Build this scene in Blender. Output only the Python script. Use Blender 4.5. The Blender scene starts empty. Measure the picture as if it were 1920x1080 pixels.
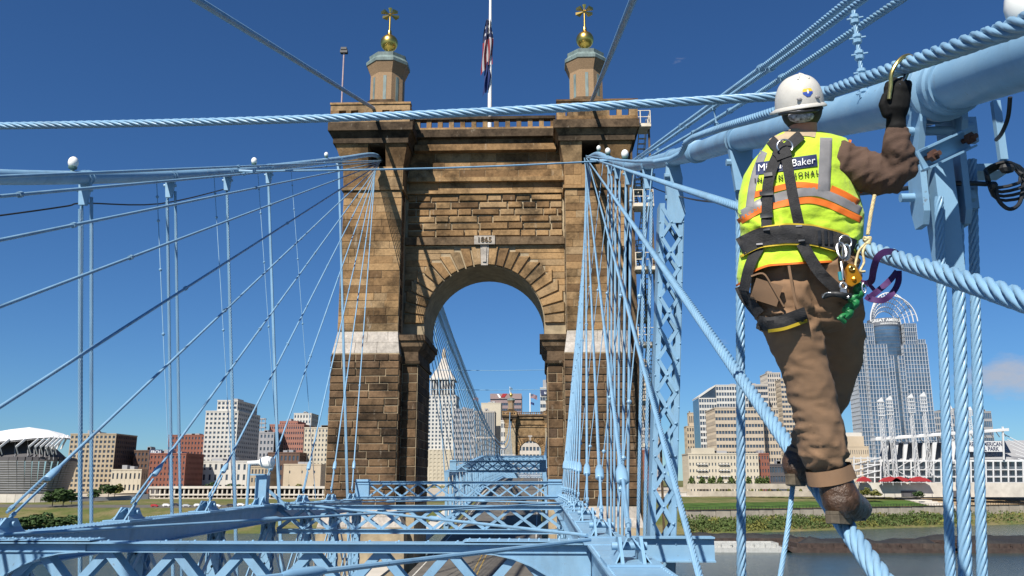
import bpy, bmesh, math, random
from mathutils import Vector, Matrix, noise
random.seed(7)
SC = bpy.context.scene
COL = SC.collection
R = math.radians
# ------------------------------------------------------------------ camera, sky, sun
ZUP = 24.0                       # camera height above the river; the scene is laid out relative to the camera, then lifted
F = 1600.0; YAW = R(1.87); PIT = R(12.7)
cam = bpy.data.cameras.new('camera'); cam_o = bpy.data.objects.new('camera', cam); COL.objects.link(cam_o)
cam.sensor_width = 36.0; cam.lens = 36.0 * F / 1920.0; cam.clip_start = 0.05; cam.clip_end = 20000
cam_o.location = (0, 0, ZUP); cam_o.rotation_euler = (R(90) + PIT, 0, YAW)
SC.camera = cam_o
SUN_AZ, SUN_EL = R(180 + 26), R(47)          # clockwise from +Y
sd = Vector((math.sin(SUN_AZ) * math.cos(SUN_EL), math.cos(SUN_AZ) * math.cos(SUN_EL), math.sin(SUN_EL)))
W = bpy.data.worlds.new('World'); SC.world = W; W.use_nodes = True
wn, wl = W.node_tree.nodes, W.node_tree.links
wn.clear()
wo = wn.new('ShaderNodeOutputWorld'); wb = wn.new('ShaderNodeBackground'); sky = wn.new('ShaderNodeTexSky')
sky.sky_type = 'NISHITA'; sky.sun_disc = False; sky.sun_elevation = SUN_EL; sky.sun_rotation = SUN_AZ
sky.altitude = 600; sky.air_density = 1.0; sky.dust_density = 0.0; sky.ozone_density = 4.0
wb.inputs['Strength'].default_value = 0.05
# thin procedural clouds, laid out on the sky sphere
tc = wn.new('ShaderNodeTexCoord'); nrm = wn.new('ShaderNodeMapping'); nz = wn.new('ShaderNodeTexNoise')
nrm.inputs['Scale'].default_value = (3.0, 3.0, 11.0); nrm.inputs['Location'].default_value = (0.35, 0.2, 0.1)
nz.inputs['Scale'].default_value = 2.4; nz.inputs['Detail'].default_value = 9; nz.inputs['Roughness'].default_value = 0.62
cr = wn.new('ShaderNodeValToRGB'); cr.color_ramp.elements[0].position = 0.70; cr.color_ramp.elements[0].color = (0, 0, 0, 1)
cr.color_ramp.elements[1].position = 0.9; cr.color_ramp.elements[1].color = (0.75, 0.75, 0.75, 1)
mx = wn.new('ShaderNodeMix'); mx.data_type = 'RGBA'; mx.inputs['B'].default_value = (7.2, 6.9, 7.4, 1)
wl.new(tc.outputs['Generated'], nrm.inputs['Vector']); wl.new(nrm.outputs[0], nz.inputs['Vector'])
wl.new(nz.outputs['Fac'], cr.inputs['Fac']); wl.new(cr.outputs['Color'], mx.inputs['Factor'])
hs = wn.new('ShaderNodeHueSaturation'); hs.inputs['Saturation'].default_value = 1.05
wl.new(sky.outputs[0], hs.inputs['Color']); wt = wn.new('ShaderNodeMix'); wt.data_type = 'RGBA'; wt.blend_type = 'MULTIPLY'; wt.inputs['Factor'].default_value = 1.0; wt.inputs['B'].default_value = (0.60, 0.93, 1.26, 1); wl.new(hs.outputs[0], wt.inputs['A']); wl.new(wt.outputs['Result'], mx.inputs['A']); wl.new(mx.outputs['Result'], wb.inputs['Color'])
cd_ = Vector((math.sin(R(28.6)) * math.cos(R(6.0)), math.cos(R(28.6)) * math.cos(R(6.0)), math.sin(R(6.0))))
mp2 = wn.new('ShaderNodeMapping'); mp2.inputs['Scale'].default_value = (1, 1, 2.6); nrm2 = wn.new('ShaderNodeVectorMath'); nrm2.operation = 'DISTANCE'; nrm2.inputs[1].default_value = (cd_.x, cd_.y, cd_.z * 2.6)
wl.new(tc.outputs['Generated'], mp2.inputs['Vector']); wl.new(mp2.outputs[0], nrm2.inputs[0])
fall = wn.new('ShaderNodeMapRange'); fall.inputs['From Min'].default_value = 0.02; fall.inputs['From Max'].default_value = 0.10; fall.inputs['To Min'].default_value = 0.32; fall.inputs['To Max'].default_value = -0.35; wl.new(nrm2.outputs['Value'], fall.inputs['Value'])
nz2 = wn.new('ShaderNodeTexNoise'); nz2.inputs['Scale'].default_value = 14; nz2.inputs['Detail'].default_value = 8; nz2.inputs['Roughness'].default_value = 0.6; wl.new(mp2.outputs[0], nz2.inputs['Vector'])
adc = wn.new('ShaderNodeMath'); adc.operation = 'ADD'; wl.new(fall.outputs[0], adc.inputs[0]); wl.new(nz2.outputs['Fac'], adc.inputs[1])
cr2 = wn.new('ShaderNodeValToRGB'); cr2.color_ramp.elements[0].position = 0.52; cr2.color_ramp.elements[0].color = (0, 0, 0, 1); cr2.color_ramp.elements[1].position = 0.85; cr2.color_ramp.elements[1].color = (0.8, 0.8, 0.8, 1); wl.new(adc.outputs[0], cr2.inputs['Fac'])
mxc = wn.new('ShaderNodeMix'); mxc.data_type = 'RGBA'; mxc.inputs['B'].default_value = (6.6, 6.8, 7.6, 1); wl.new(cr2.outputs['Color'], mxc.inputs['Factor']); wl.new(mx.outputs['Result'], mxc.inputs['A']); wl.new(mxc.outputs['Result'], wb.inputs['Color'])
wl.new(wb.outputs[0], wo.inputs['Surface'])
sl = bpy.data.lights.new('sun', 'SUN'); sl.energy = 5.0; sl.angle = R(0.53); sl.color = (1.0, 0.95, 0.86)
so = bpy.data.objects.new('sun', sl); COL.objects.link(so)
so.rotation_euler = sd.to_track_quat('Z', 'Y').to_euler(); so.location = (-60, -80, 140)
SC.view_settings.view_transform = 'Standard'; SC.view_settings.look = 'None'
SC.view_settings.exposure = 0.55; SC.view_settings.gamma = 1.0
# ------------------------------------------------------------------ measuring helpers (photo pixel -> point at a given distance)
def ray(px, py):
    a = (px - 960) / F; b = (540 - py) / F
    cy, sy, cp, sp = math.cos(YAW), math.sin(YAW), math.cos(PIT), math.sin(PIT)
    return Vector((-sy * cp + a * cy + b * sy * sp, cy * cp + a * sy - b * cy * sp, sp + b * cp))
def at(px, py, d):
    v = ray(px, py); return v * (d / v.y)
def onplan(px, py, a, b):        # point on the vertical plane x = a + b*y
    v = ray(px, py); k = a / (v.x - b * v.y); return v * k
def L(a, b, t): return a + (b - a) * t
# ------------------------------------------------------------------ mesh builder
class MB:
    def __init__(s): s.v = []; s.f = []; s.mi = []
    def add(s, vs, fs, m=0):
        o = len(s.v); s.v += [tuple(p) for p in vs]
        for f in fs: s.f.append(tuple(i + o for i in f)); s.mi.append(m)
    def box(s, x0, x1, y0, y1, z0, z1, m=0):
        s.add([(x0, y0, z0), (x1, y0, z0), (x1, y1, z0), (x0, y1, z0), (x0, y0, z1), (x1, y0, z1), (x1, y1, z1), (x0, y1, z1)],
              [(0, 3, 2, 1), (4, 5, 6, 7), (0, 1, 5, 4), (1, 2, 6, 5), (2, 3, 7, 6), (3, 0, 4, 7)], m); return s
    def bar(s, p, q, w, h, up=(0, 0, 1), m=0):
        p = Vector(p); q = Vector(q); t = (q - p).normalized(); u = Vector(up)
        if abs(t.dot(u)) > 0.99: u = Vector((0, 1, 0))
        sx = t.cross(u).normalized(); sz = sx.cross(t).normalized()
        vs = [c + sx * (a * w / 2) + sz * (b * h / 2) for c in (p, q) for a, b in ((-1, -1), (1, -1), (1, 1), (-1, 1))]
        s.add(vs, [(0, 1, 2, 3), (7, 6, 5, 4), (0, 4, 5, 1), (1, 5, 6, 2), (2, 6, 7, 3), (3, 7, 4, 0)], m); return s
    def angle(s, p, q, w, t=0.012, up=(0, 0, 1)):          # L-section bar
        p = Vector(p); q = Vector(q); d = (q - p).normalized(); u = Vector(up)
        if abs(d.dot(u)) > 0.99: u = Vector((0, 1, 0))
        sx = d.cross(u).normalized(); sz = sx.cross(d).normalized()
        s.bar(p, q, w, t, up); s.bar(p + sx * (w / 2 - t / 2) - sz * (w / 2 + t / 2 + .001), q + sx * (w / 2 - t / 2) - sz * (w / 2 + t / 2 + .001), t, w, up); return s
    def frames(s, path):
        P = [Vector(p) for p in path]; n = len(P); T = []
        for i in range(n): T.append((P[min(i + 1, n - 1)] - P[max(i - 1, 0)]).normalized())
        u = Vector((0, 0, 1)) if abs(T[0].z) < 0.95 else Vector((1, 0, 0))
        nn = (u - T[0] * u.dot(T[0])).normalized(); out = []
        for i in range(n):
            nn = (nn - T[i] * nn.dot(T[i])).normalized(); out.append((P[i], nn, T[i].cross(nn)))
        return out
    def tube(s, path, r, n=8, caps=True, m=0, sq=1.0):
        fr = s.frames(path); k = len(fr); vs = []
        for i, (p, a, b) in enumerate(fr):
            rr = r[i] if isinstance(r, (list, tuple)) else r
            for j in range(n):
                t = 2 * math.pi * j / n; vs.append(p + a * (rr * math.cos(t)) + b * (rr * sq * math.sin(t)))
        fs = [(i * n + j, i * n + (j + 1) % n, (i + 1) * n + (j + 1) % n, (i + 1) * n + j) for i in range(k - 1) for j in range(n)]
        if caps: fs += [tuple(range(n))[::-1], tuple((k - 1) * n + j for j in range(n))]
        s.add(vs, fs, m); return s
    def rope(s, path, r, pitch=None, strands=6, step=None, depth=0.30, m=0):
        """laid rope: lobed section that turns along the path (path is a polyline)"""
        pitch = pitch or 13 * r; step = step or pitch / 14.0
        P = [Vector(p) for p in path]; pts = [P[0]]; acc = [0.0]; tot = 0
        for a, b in zip(P, P[1:]):
            ln = (b - a).length; k = max(1, int(ln / step))
            for i in range(1, k + 1): pts.append(a.lerp(b, i / k)); acc.append(tot + ln * i / k)
            tot += ln
        fr = s.frames(pts); n = strands * 5; vs = []
        for (p, a, b), q in zip(fr, acc):
            tw = 2 * math.pi * q / pitch
            for j in range(n):
                t = 2 * math.pi * j / n; w = abs(math.sin(strands * t / 2.0))
                rr = r * (1 - depth + depth * math.sqrt(w)); vs.append(p + a * (rr * math.cos(t + tw)) + b * (rr * math.sin(t + tw)))
        k = len(fr)
        fs = [(i * n + j, i * n + (j + 1) % n, (i + 1) * n + (j + 1) % n, (i + 1) * n + j) for i in range(k - 1) for j in range(n)]
        fs += [tuple(range(n))[::-1], tuple((k - 1) * n + j for j in range(n))]
        s.add(vs, fs, m); return s
    def lathe(s, prof, c, n=16, m=0, ax=None):
        c = Vector(c); az = Vector(ax).normalized() if ax else Vector((0, 0, 1))
        u = Vector((1, 0, 0)) if abs(az.x) < .9 else Vector((0, 1, 0))
        a = (u - az * u.dot(az)).normalized(); b = az.cross(a); vs = []
        for r, z in prof:
            for j in range(n):
                t = 2 * math.pi * (j + .5) / n; vs.append(c + az * z + a * (r * math.cos(t)) + b * (r * math.sin(t)))
        k = len(prof)
        fs = [(i * n + j, i * n + (j + 1) % n, (i + 1) * n + (j + 1) % n, (i + 1) * n + j) for i in range(k - 1) for j in range(n)]
        fs += [tuple(range(n))[::-1], tuple((k - 1) * n + j for j in range(n))]
        s.add(vs, fs, m); return s
    def prism(s, poly, vec, m=0):
        n = len(poly); a = [Vector(p) for p in poly]; b = [p + Vector(vec) for p in a]
        s.add(a + b, [tuple(range(n))[::-1], tuple(range(n, 2 * n))] + [(i, (i + 1) % n, n + (i + 1) % n, n + i) for i in range(n)], m); return s
    def ball(s, c, r, n=10, m=0, sx=1, sy=1, sz=1):
        k = max(4, n // 2); c = Vector(c); vs = [c + Vector((0, 0, -r * sz))]
        for i in range(1, k):
            ph = -math.pi / 2 + math.pi * i / k
            for j in range(n):
                t = 2 * math.pi * j / n; vs.append(c + Vector((r * sx * math.cos(ph) * math.cos(t), r * sy * math.cos(ph) * math.sin(t), r * sz * math.sin(ph))))
        vs.append(c + Vector((0, 0, r * sz))); e = len(vs) - 1
        fs = [(0, 1 + (j + 1) % n, 1 + j) for j in range(n)] + [(e, e - n + j, e - n + (j + 1) % n) for j in range(n)]
        fs += [(1 + i * n + j, 1 + i * n + (j + 1) % n, 1 + (i + 1) * n + (j + 1) % n, 1 + (i + 1) * n + j) for i in range(k - 2) for j in range(n)]
        s.add(vs, fs, m); return s
    def rivet(s, p, nrm_, r=0.018):
        nv = Vector(nrm_).normalized(); s.lathe([(r, 0), (r * .85, r * .5), (r * .4, r * .8)], p, 6, ax=nv); return s
    def build(s, name, mat, parent=None, smooth=False, recalc=True, loc=None):
        """parent is an Empty or a part; vertices are world-relative and are moved to the root's frame"""
        if parent is not None:
            root = parent
            while root.parent is not None: root = root.parent
            off = Vector(root.location)
        else:
            if loc is None:
                xs = [v[0] for v in s.v]; ys = [v[1] for v in s.v]; zs = [v[2] for v in s.v]
                off = Vector(((min(xs) + max(xs)) / 2, (min(ys) + max(ys)) / 2, min(zs)))
            else: off = Vector(loc)
        me = bpy.data.meshes.new(name)
        me.from_pydata([(v[0] - off.x, v[1] - off.y, v[2] - off.z) for v in s.v], [], s.f)
        for mm in (mat if isinstance(mat, (list, tuple)) else [mat]): me.materials.append(mm)
        if isinstance(mat, (list, tuple)): me.polygons.foreach_set('material_index', s.mi)
        if recalc:
            b = bmesh.new(); b.from_mesh(me); bmesh.ops.recalc_face_normals(b, faces=b.faces); b.to_mesh(me); b.free()
        if smooth:
            me.polygons.foreach_set('use_smooth', [True] * len(me.polygons)); me.set_sharp_from_angle(angle=R(smooth if smooth > 1 else 45))
        me.update()
        o = bpy.data.objects.new(name, me); COL.objects.link(o)
        if parent is not None: o.parent = parent
        else: o.location = off
        return o
def tag(o, label=None, cat=None, group=None, kind=None):
    if label: o['label'] = label
    if cat: o['category'] = cat
    if group: o['group'] = group
    if kind: o['kind'] = kind
    return o
def thing(name, loc, label, cat, group=None):
    o = bpy.data.objects.new(name, None); COL.objects.link(o); o.location = loc; o.empty_display_size = .2
    return tag(o, label, cat, group)
def copy_tree(o, loc, label=None, parent=None):
    c = o.copy(); COL.objects.link(c)
    if parent is None: c.location = loc
    else: c.parent = parent
    if label: c['label'] = label
    for ch in list(o.children): copy_tree(ch, None, None, c)
    return c
ORD = ['first', 'second', 'third', 'fourth', 'fifth', 'sixth', 'seventh', 'eighth', 'ninth', 'tenth', 'eleventh', 'twelfth', 'thirteenth', 'fourteenth', 'fifteenth', 'sixteenth', 'seventeenth', 'eighteenth', 'nineteenth', 'twentieth', 'twenty-first', 'twenty-second', 'twenty-third', 'twenty-fourth']
# ------------------------------------------------------------------ materials
def newmat(name):
    m = bpy.data.materials.new(name); m.use_nodes = True; nt = m.node_tree; nt.nodes.clear()
    o = nt.nodes.new('ShaderNodeOutputMaterial'); b = nt.nodes.new('ShaderNodeBsdfPrincipled'); nt.links.new(b.outputs[0], o.inputs[0])
    return m, nt, b
def nd(nt, t, **k):
    n = nt.nodes.new(t)
    for a, v in k.items():
        if a in n.inputs: n.inputs[a].default_value = v
        else: setattr(n, a, v)
    return n
def mixc(nt, fac, a, b, blend='MIX'):
    m = nt.nodes.new('ShaderNodeMix'); m.data_type = 'RGBA'; m.blend_type = blend
    for k, v in (('Factor', fac), ('A', a), ('B', b)):
        if hasattr(v, 'is_output'): nt.links.new(v, m.inputs[k])
        else: m.inputs[k].default_value = v if k == 'Factor' else (*v[:3], 1)
    return m.outputs['Result']
def ramp(nt, fac, stops):
    r = nt.nodes.new('ShaderNodeValToRGB'); e = r.color_ramp.elements
    while len(e) < len(stops): e.new(0.5)
    for el, (p, c) in zip(e, stops): el.position = p; el.color = (*(c if isinstance(c, (tuple, list)) else (c, c, c)), 1)
    nt.links.new(fac, r.inputs[0]); return r.outputs[0]
def simple(name, col, rough=0.6, metal=0.0, var=0.18, scale=3.0, bump=0.0, bscale=None, spec=None, stretch=None, dirt=0.0, coat=0.0, sheen=0.0):
    m, nt, b = newmat(name)
    g = nd(nt, 'ShaderNodeNewGeometry'); v = g.outputs['Position']
    if stretch:
        mp = nd(nt, 'ShaderNodeMapping'); mp.inputs['Scale'].default_value = stretch; nt.links.new(v, mp.inputs[0]); v = mp.outputs[0]
    n = nd(nt, 'ShaderNodeTexNoise', Scale=scale, Detail=6, Roughness=0.6); nt.links.new(v, n.inputs['Vector'])
    c = [max(0, x * (1 - var)) for x in col]; d = [min(1, x * (1 + var)) for x in col]
    out = ramp(nt, n.outputs['Fac'], [(0.3, c), (0.7, d)])
    if dirt:
        n2 = nd(nt, 'ShaderNodeTexNoise', Scale=scale * .35, Detail=8, Roughness=0.7); nt.links.new(v, n2.inputs['Vector'])
        f = ramp(nt, n2.outputs['Fac'], [(0.48, 0.0), (0.72, dirt)])
        out = mixc(nt, f, out, [x * .35 for x in (0.35, 0.30, 0.24)])
    nt.links.new(out, b.inputs['Base Color'])
    b.inputs['Roughness'].default_value = rough; b.inputs['Metallic'].default_value = metal
    if spec is not None: b.inputs['Specular IOR Level'].default_value = spec
    if coat: b.inputs['Coat Weight'].default_value = coat
    if sheen: b.inputs['Sheen Weight'].default_value = sheen
    if bump:
        n3 = nd(nt, 'ShaderNodeTexNoise', Scale=bscale or scale * 8, Detail=5, Roughness=0.6); nt.links.new(v, n3.inputs['Vector'])
        bp = nd(nt, 'ShaderNodeBump', Strength=bump, Distance=0.02); nt.links.new(n3.outputs['Fac'], bp.inputs['Height']); nt.links.new(bp.outputs[0], b.inputs['Normal'])
    return m
def stone_mat(name, stops, stain=(0.30, 1.0), sscale=0.45, bump=0.5):
    m, nt, b = newmat(name)
    g = nd(nt, 'ShaderNodeNewGeometry'); oi = nd(nt, 'ShaderNodeObjectInfo')
    ad = nd(nt, 'ShaderNodeMath', operation='ADD'); nt.links.new(g.outputs['Random Per Island'], ad.inputs[0]); nt.links.new(oi.outputs['Random'], ad.inputs[1])
    fr = nd(nt, 'ShaderNodeMath', operation='FRACT'); nt.links.new(ad.outputs[0], fr.inputs[0])
    c = ramp(nt, fr.outputs[0], stops)
    n1 = nd(nt, 'ShaderNodeTexNoise', Scale=sscale, Detail=9, Roughness=0.68); nt.links.new(g.outputs['Position'], n1.inputs['Vector'])
    st = ramp(nt, n1.outputs['Fac'], [(0.36, stain[0]), (0.56, stain[1])])
    c = mixc(nt, 1.0, c, st, 'MULTIPLY')
    n2 = nd(nt, 'ShaderNodeTexNoise', Scale=5, Detail=7, Roughness=0.7); nt.links.new(g.outputs['Position'], n2.inputs['Vector'])
    c = mixc(nt, 1.0, c, ramp(nt, n2.outputs['Fac'], [(0.3, 0.72), (0.7, 1.2)]), 'MULTIPLY')
    mp = nd(nt, 'ShaderNodeMapping'); mp.inputs['Scale'].default_value = (1, 1, .3); nt.links.new(g.outputs['Position'], mp.inputs[0])
    n3 = nd(nt, 'ShaderNodeTexNoise', Scale=1.6, Detail=9, Roughness=0.75); nt.links.new(mp.outputs[0], n3.inputs['Vector'])
    c = mixc(nt, ramp(nt, n3.outputs['Fac'], [(0.60, 0.0), (0.74, 0.6)]), c, (0.50, 0.43, 0.33))      # pale salt bloom
    nt.links.new(c, b.inputs['Base Color']); b.inputs['Roughness'].default_value = 0.9; b.inputs['Specular IOR Level'].default_value = 0.2
    bp = nd(nt, 'ShaderNodeBump', Strength=bump, Distance=0.06); nt.links.new(n2.outputs['Fac'], bp.inputs['Height']); nt.links.new(bp.outputs[0], b.inputs['Normal'])
    return m
M = {}
def paint_mat():
    m, nt, b = newmat('blue_paint'); g = nd(nt, 'ShaderNodeNewGeometry'); P = g.outputs['Position']
    def nz_(sc, det=6, ro=.6, st=None):
        v = P
        if st: mp = nd(nt, 'ShaderNodeMapping'); mp.inputs['Scale'].default_value = st; nt.links.new(P, mp.inputs[0]); v = mp.outputs[0]
        n = nd(nt, 'ShaderNodeTexNoise', Scale=sc, Detail=det, Roughness=ro); nt.links.new(v, n.inputs['Vector']); return n.outputs['Fac']
    c = ramp(nt, nz_(2.0), [(.3, (0.175, 0.325, 0.475)), (.55, (0.205, 0.36, 0.505)), (.75, (0.24, 0.39, 0.52))])
    c = mixc(nt, ramp(nt, nz_(1.1, 9, .72, (1, 1, .35)), [(.50, 0.0), (.72, .5)]), c, (0.11, 0.15, 0.19))        # grime
    c = mixc(nt, ramp(nt, nz_(16, 5, .65), [(.66, 0.0), (.70, .55)]), c, (0.10, 0.07, 0.055))                       # chips
    c = mixc(nt, ramp(nt, nz_(5.0, 7, .7, (1, 1, .18)), [(.66, 0.0), (.76, .45)]), c, (0.13, 0.075, 0.05))          # rust runs
    nt.links.new(c, b.inputs['Base Color']); nt.links.new(ramp(nt, nz_(6), [(.3, .30), (.7, .52)]), b.inputs['Roughness'])
    bp = nd(nt, 'ShaderNodeBump', Strength=.08, Distance=.01); nt.links.new(nz_(22), bp.inputs['Height']); nt.links.new(bp.outputs[0], b.inputs['Normal']); return m
M['blue'] = paint_mat()
M['blue_d'] = M['blue']
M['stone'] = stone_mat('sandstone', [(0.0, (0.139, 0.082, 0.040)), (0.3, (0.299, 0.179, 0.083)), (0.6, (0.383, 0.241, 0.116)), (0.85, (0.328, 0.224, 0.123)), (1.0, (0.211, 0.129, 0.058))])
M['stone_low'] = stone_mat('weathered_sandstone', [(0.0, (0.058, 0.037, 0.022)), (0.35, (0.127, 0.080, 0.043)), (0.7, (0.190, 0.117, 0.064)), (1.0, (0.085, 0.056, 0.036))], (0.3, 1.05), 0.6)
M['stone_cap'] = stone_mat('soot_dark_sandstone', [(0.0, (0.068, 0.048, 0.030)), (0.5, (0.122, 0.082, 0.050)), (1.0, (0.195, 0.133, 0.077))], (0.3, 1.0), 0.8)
M['mortar'] = simple('mortar', (0.33, 0.26, 0.165), 0.95, var=0.3, scale=1.4, dirt=0.5)
M['lime'] = stone_mat('pale_limestone', [(0.0, (0.391, 0.352, 0.306)), (1.0, (0.469, 0.422, 0.373))], (0.75, 1.0), 1.2, 0.2)
M['brick'] = simple('turret_brick', (0.30, 0.195, 0.108), 0.9, var=0.22, scale=7, bump=0.5, bscale=30, stretch=(1, 1, 4))
M['copper'] = simple('green_copper', (0.15, 0.20, 0.19), 0.6, var=0.35, scale=2.5, stretch=(1, 1, .4))
M['gold'] = simple('gold_leaf', (0.80, 0.52, 0.13), 0.3, 1.0, var=0.12, scale=5)
M['black'] = simple('black_shade_and_print', (0.012, 0.011, 0.012), 0.9)
M['rubber'] = simple('black_rubber', (0.016, 0.017, 0.019), 0.5, var=0.3)
M['steel'] = simple('galvanised_steel', (0.55, 0.56, 0.58), 0.32, 0.9, var=0.15, scale=20)
M['white'] = simple('white_paint', (0.78, 0.78, 0.77), 0.5, var=0.06, scale=2)
M['cream'] = simple('cream_paint', (0.62, 0.55, 0.43), 0.6, var=0.12, scale=3, dirt=0.3)
M['globe'] = simple('white_globe_glass', (0.82, 0.81, 0.76), 0.25, var=0.03)
M['globe_base'] = simple('green_lamp_base', (0.10, 0.18, 0.16), 0.5)
M['asphalt'] = simple('asphalt', (0.105, 0.095, 0.082), 0.85, var=0.25, scale=.8, bump=.3, bscale=20, dirt=.4)
M['rust'] = simple('rusty_steel', (0.095, 0.042, 0.027), 0.85, var=0.4, scale=2)
M['glass'] = simple('window_glass', (0.045, 0.06, 0.085), 0.12, 0.0, var=0.5, scale=0.12, spec=0.9)
# ------------------------------------------------------------------ setting: river, banks
def shore(x): return 404 + max(0.0, x - 70) * 0.50 if x > 0 else 404 + max(0, -x - 250) * 0.1
def sheet(name, xs, ys, fz, mat, label, kind='structure', cat='ground'):
    mb = MB(); n = len(xs)
    for y in ys:
        for x in xs: mb.v.append(fz(x, y))
    for j in range(len(ys) - 1):
        for i in range(n - 1): mb.f.append((j * n + i, j * n + i + 1, (j + 1) * n + i + 1, (j + 1) * n + i)); mb.mi.append(0)
    return tag(mb.build(name, mat, smooth=60, loc=(0, 0, -24)), label, cat, kind=kind)
def water_mat():
    m, nt, b = newmat('river_water'); g = nd(nt, 'ShaderNodeNewGeometry')
    mp = nd(nt, 'ShaderNodeMapping'); mp.inputs['Scale'].default_value = (.22, .6, 1); nt.links.new(g.outputs['Position'], mp.inputs[0])
    n = nd(nt, 'ShaderNodeTexNoise', Scale=1.3, Detail=6, Roughness=.6); nt.links.new(mp.outputs[0], n.inputs['Vector'])
    n2 = nd(nt, 'ShaderNodeTexNoise', Scale=.02, Detail=3); nt.links.new(g.outputs['Position'], n2.inputs['Vector'])
    nt.links.new(ramp(nt, n2.outputs['Fac'], [(.35, (.026, .050, .054)), (.65, (.036, .062, .062))]), b.inputs['Base Color'])
    b.inputs['Roughness'].default_value = .16; b.inputs['IOR'].default_value = 1.33
    bp = nd(nt, 'ShaderNodeBump', Strength=.55, Distance=.5); nt.links.new(n.outputs['Fac'], bp.inputs['Height']); nt.links.new(bp.outputs[0], b.inputs['Normal'])
    return m
def ground_mat():
    m, nt, b = newmat('bank_ground'); g = nd(nt, 'ShaderNodeNewGeometry')
    n = nd(nt, 'ShaderNodeTexNoise', Scale=.05, Detail=9, Roughness=.7); nt.links.new(g.outputs['Position'], n.inputs['Vector'])
    n2 = nd(nt, 'ShaderNodeTexNoise', Scale=.9, Detail=6, Roughness=.8); nt.links.new(g.outputs['Position'], n2.inputs['Vector'])
    c = ramp(nt, n.outputs['Fac'], [(.36, (.085, .115, .032)), (.48, (.125, .13, .045)), (.6, (.20, .165, .08)), (.75, (.08, .115, .035))])
    c = mixc(nt, 1, c, ramp(nt, n2.outputs['Fac'], [(.3, .6), (.7, 1.2)]), 'MULTIPLY')
    nt.links.new(c, b.inputs['Base Color']); b.inputs['Roughness'].default_value = .95; b.inputs['Specular IOR Level'].default_value = .1
    return m
M['water'] = water_mat(); M['ground'] = ground_mat()
M['lawn'] = simple('lawn', (.055, .10, .022), .95, var=.4, scale=.12, spec=.1)
M['sand'] = simple('sandy_dirt', (.36, .27, .17), .95, var=.15, scale=.1, spec=.1)
M['concrete'] = simple('concrete', (.40, .35, .28), .9, var=.2, scale=.25, dirt=.35, spec=.2)
M['pale_conc'] = simple('pale_concrete', (.52, .48, .42), .9, var=.15, scale=.2, dirt=.2, spec=.2)
M['leaf'] = simple('leaf_green', (.075, .105, .032), .8, var=.5, scale=.7, spec=.15)
M['leaf2'] = simple('leaf_yellow_green', (.15, .15, .04), .8, var=.45, scale=.6, spec=.15)
M['leaf3'] = simple('leaf_dark', (.05, .085, .03), .8, var=.45, scale=.8, spec=.15)
M['bark'] = simple('bark', (.10, .075, .05), .95)
mb = MB(); mb.add([(-6000, -900, -24), (6000, -900, -24), (6000, 620, -24), (-6000, 620, -24)], [(0, 1, 2, 3)])
tag(mb.build('river', M['water'], loc=(0, 0, -24)), 'grey green river under the bridge', 'river', kind='structure')
PROF_L = [(-14, -27), (0, -24.2), (12, -22), (34, -18.5), (58, -14.6), (80, -13.4), (150, -12), (230, -9.5), (420, -7), (700, -6), (3000, -6), (12000, -6)]
PROF_R = [(-14, -27), (0, -24.2), (6, -22.6), (20, -19.6), (26, -18.9), (27, -14.6), (60, -12.0), (130, -8.6), (165, -7.6), (260, -7), (700, -6), (3000, -6), (12000, -6)]
def hgt(x, t):
    def pr(P):
        for (a, za), (b, zb) in zip(P, P[1:]):
            if a <= t <= b: return L(za, zb, (t - a) / (b - a))
        return P[-1][1]
    k = min(1, max(0, (x - 20) / 40.0)); return L(pr(PROF_L), pr(PROF_R), k)
TS = sorted(set([p[0] for p in PROF_L] + [p[0] for p in PROF_R] + [3, 9, 16, 22, 42, 50, 70, 95, 110, 190]))
XS = [-6000, -3000, -1500, -900] + list(range(-700, 701, 20)) + [900, 1500, 3000, 6000]
sheet('bank_ground', XS, TS, lambda x, t: (x, shore(x) + t + (noise.noise((x * .05, t * .08, 1)) * 1.5 if 2 < t < 20 else 0), hgt(x, t) + (noise.noise((x * .03, t * .05, 3)) * .8 if 2 < t < 60 and x < 20 else 0)),
      M['ground'], 'grassy far river bank rising from the water to the city')
def strip(name, x0, x1, t0, t1, mat, label, lift=.05, nx=24):
    xs = [L(x0, x1, i / nx) for i in range(nx + 1)]; ts = sorted(set([t0, t1] + [t for t in TS if t0 < t < t1]))
    return sheet(name, xs, ts, lambda x, t: (x, shore(x) + t, hgt(x, t) + lift), mat, label)
strip('lawn', 70, 222, 28, 62, M['lawn'], 'mown green lawn behind the river wall')
strip('sandy_lot', 238, 620, 28, 100, M['sand'], 'bare sandy lot below the white steel ballpark')
strip('promenade', 70, 620, 112, 150, M['pale_conc'], 'pale paved promenade in front of the apartment block')
strip('river_road', -700, 10, 62, 80, M['asphalt'], 'grey road along the top of the grassy bank')
strip('city_plaza', -700, 700, 156, 420, M['concrete'], 'paved city ground between the buildings', .05, 40)
def bankpt(x, t, lift=0): return Vector((x, shore(x) + t, hgt(x, t) + lift))
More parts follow.
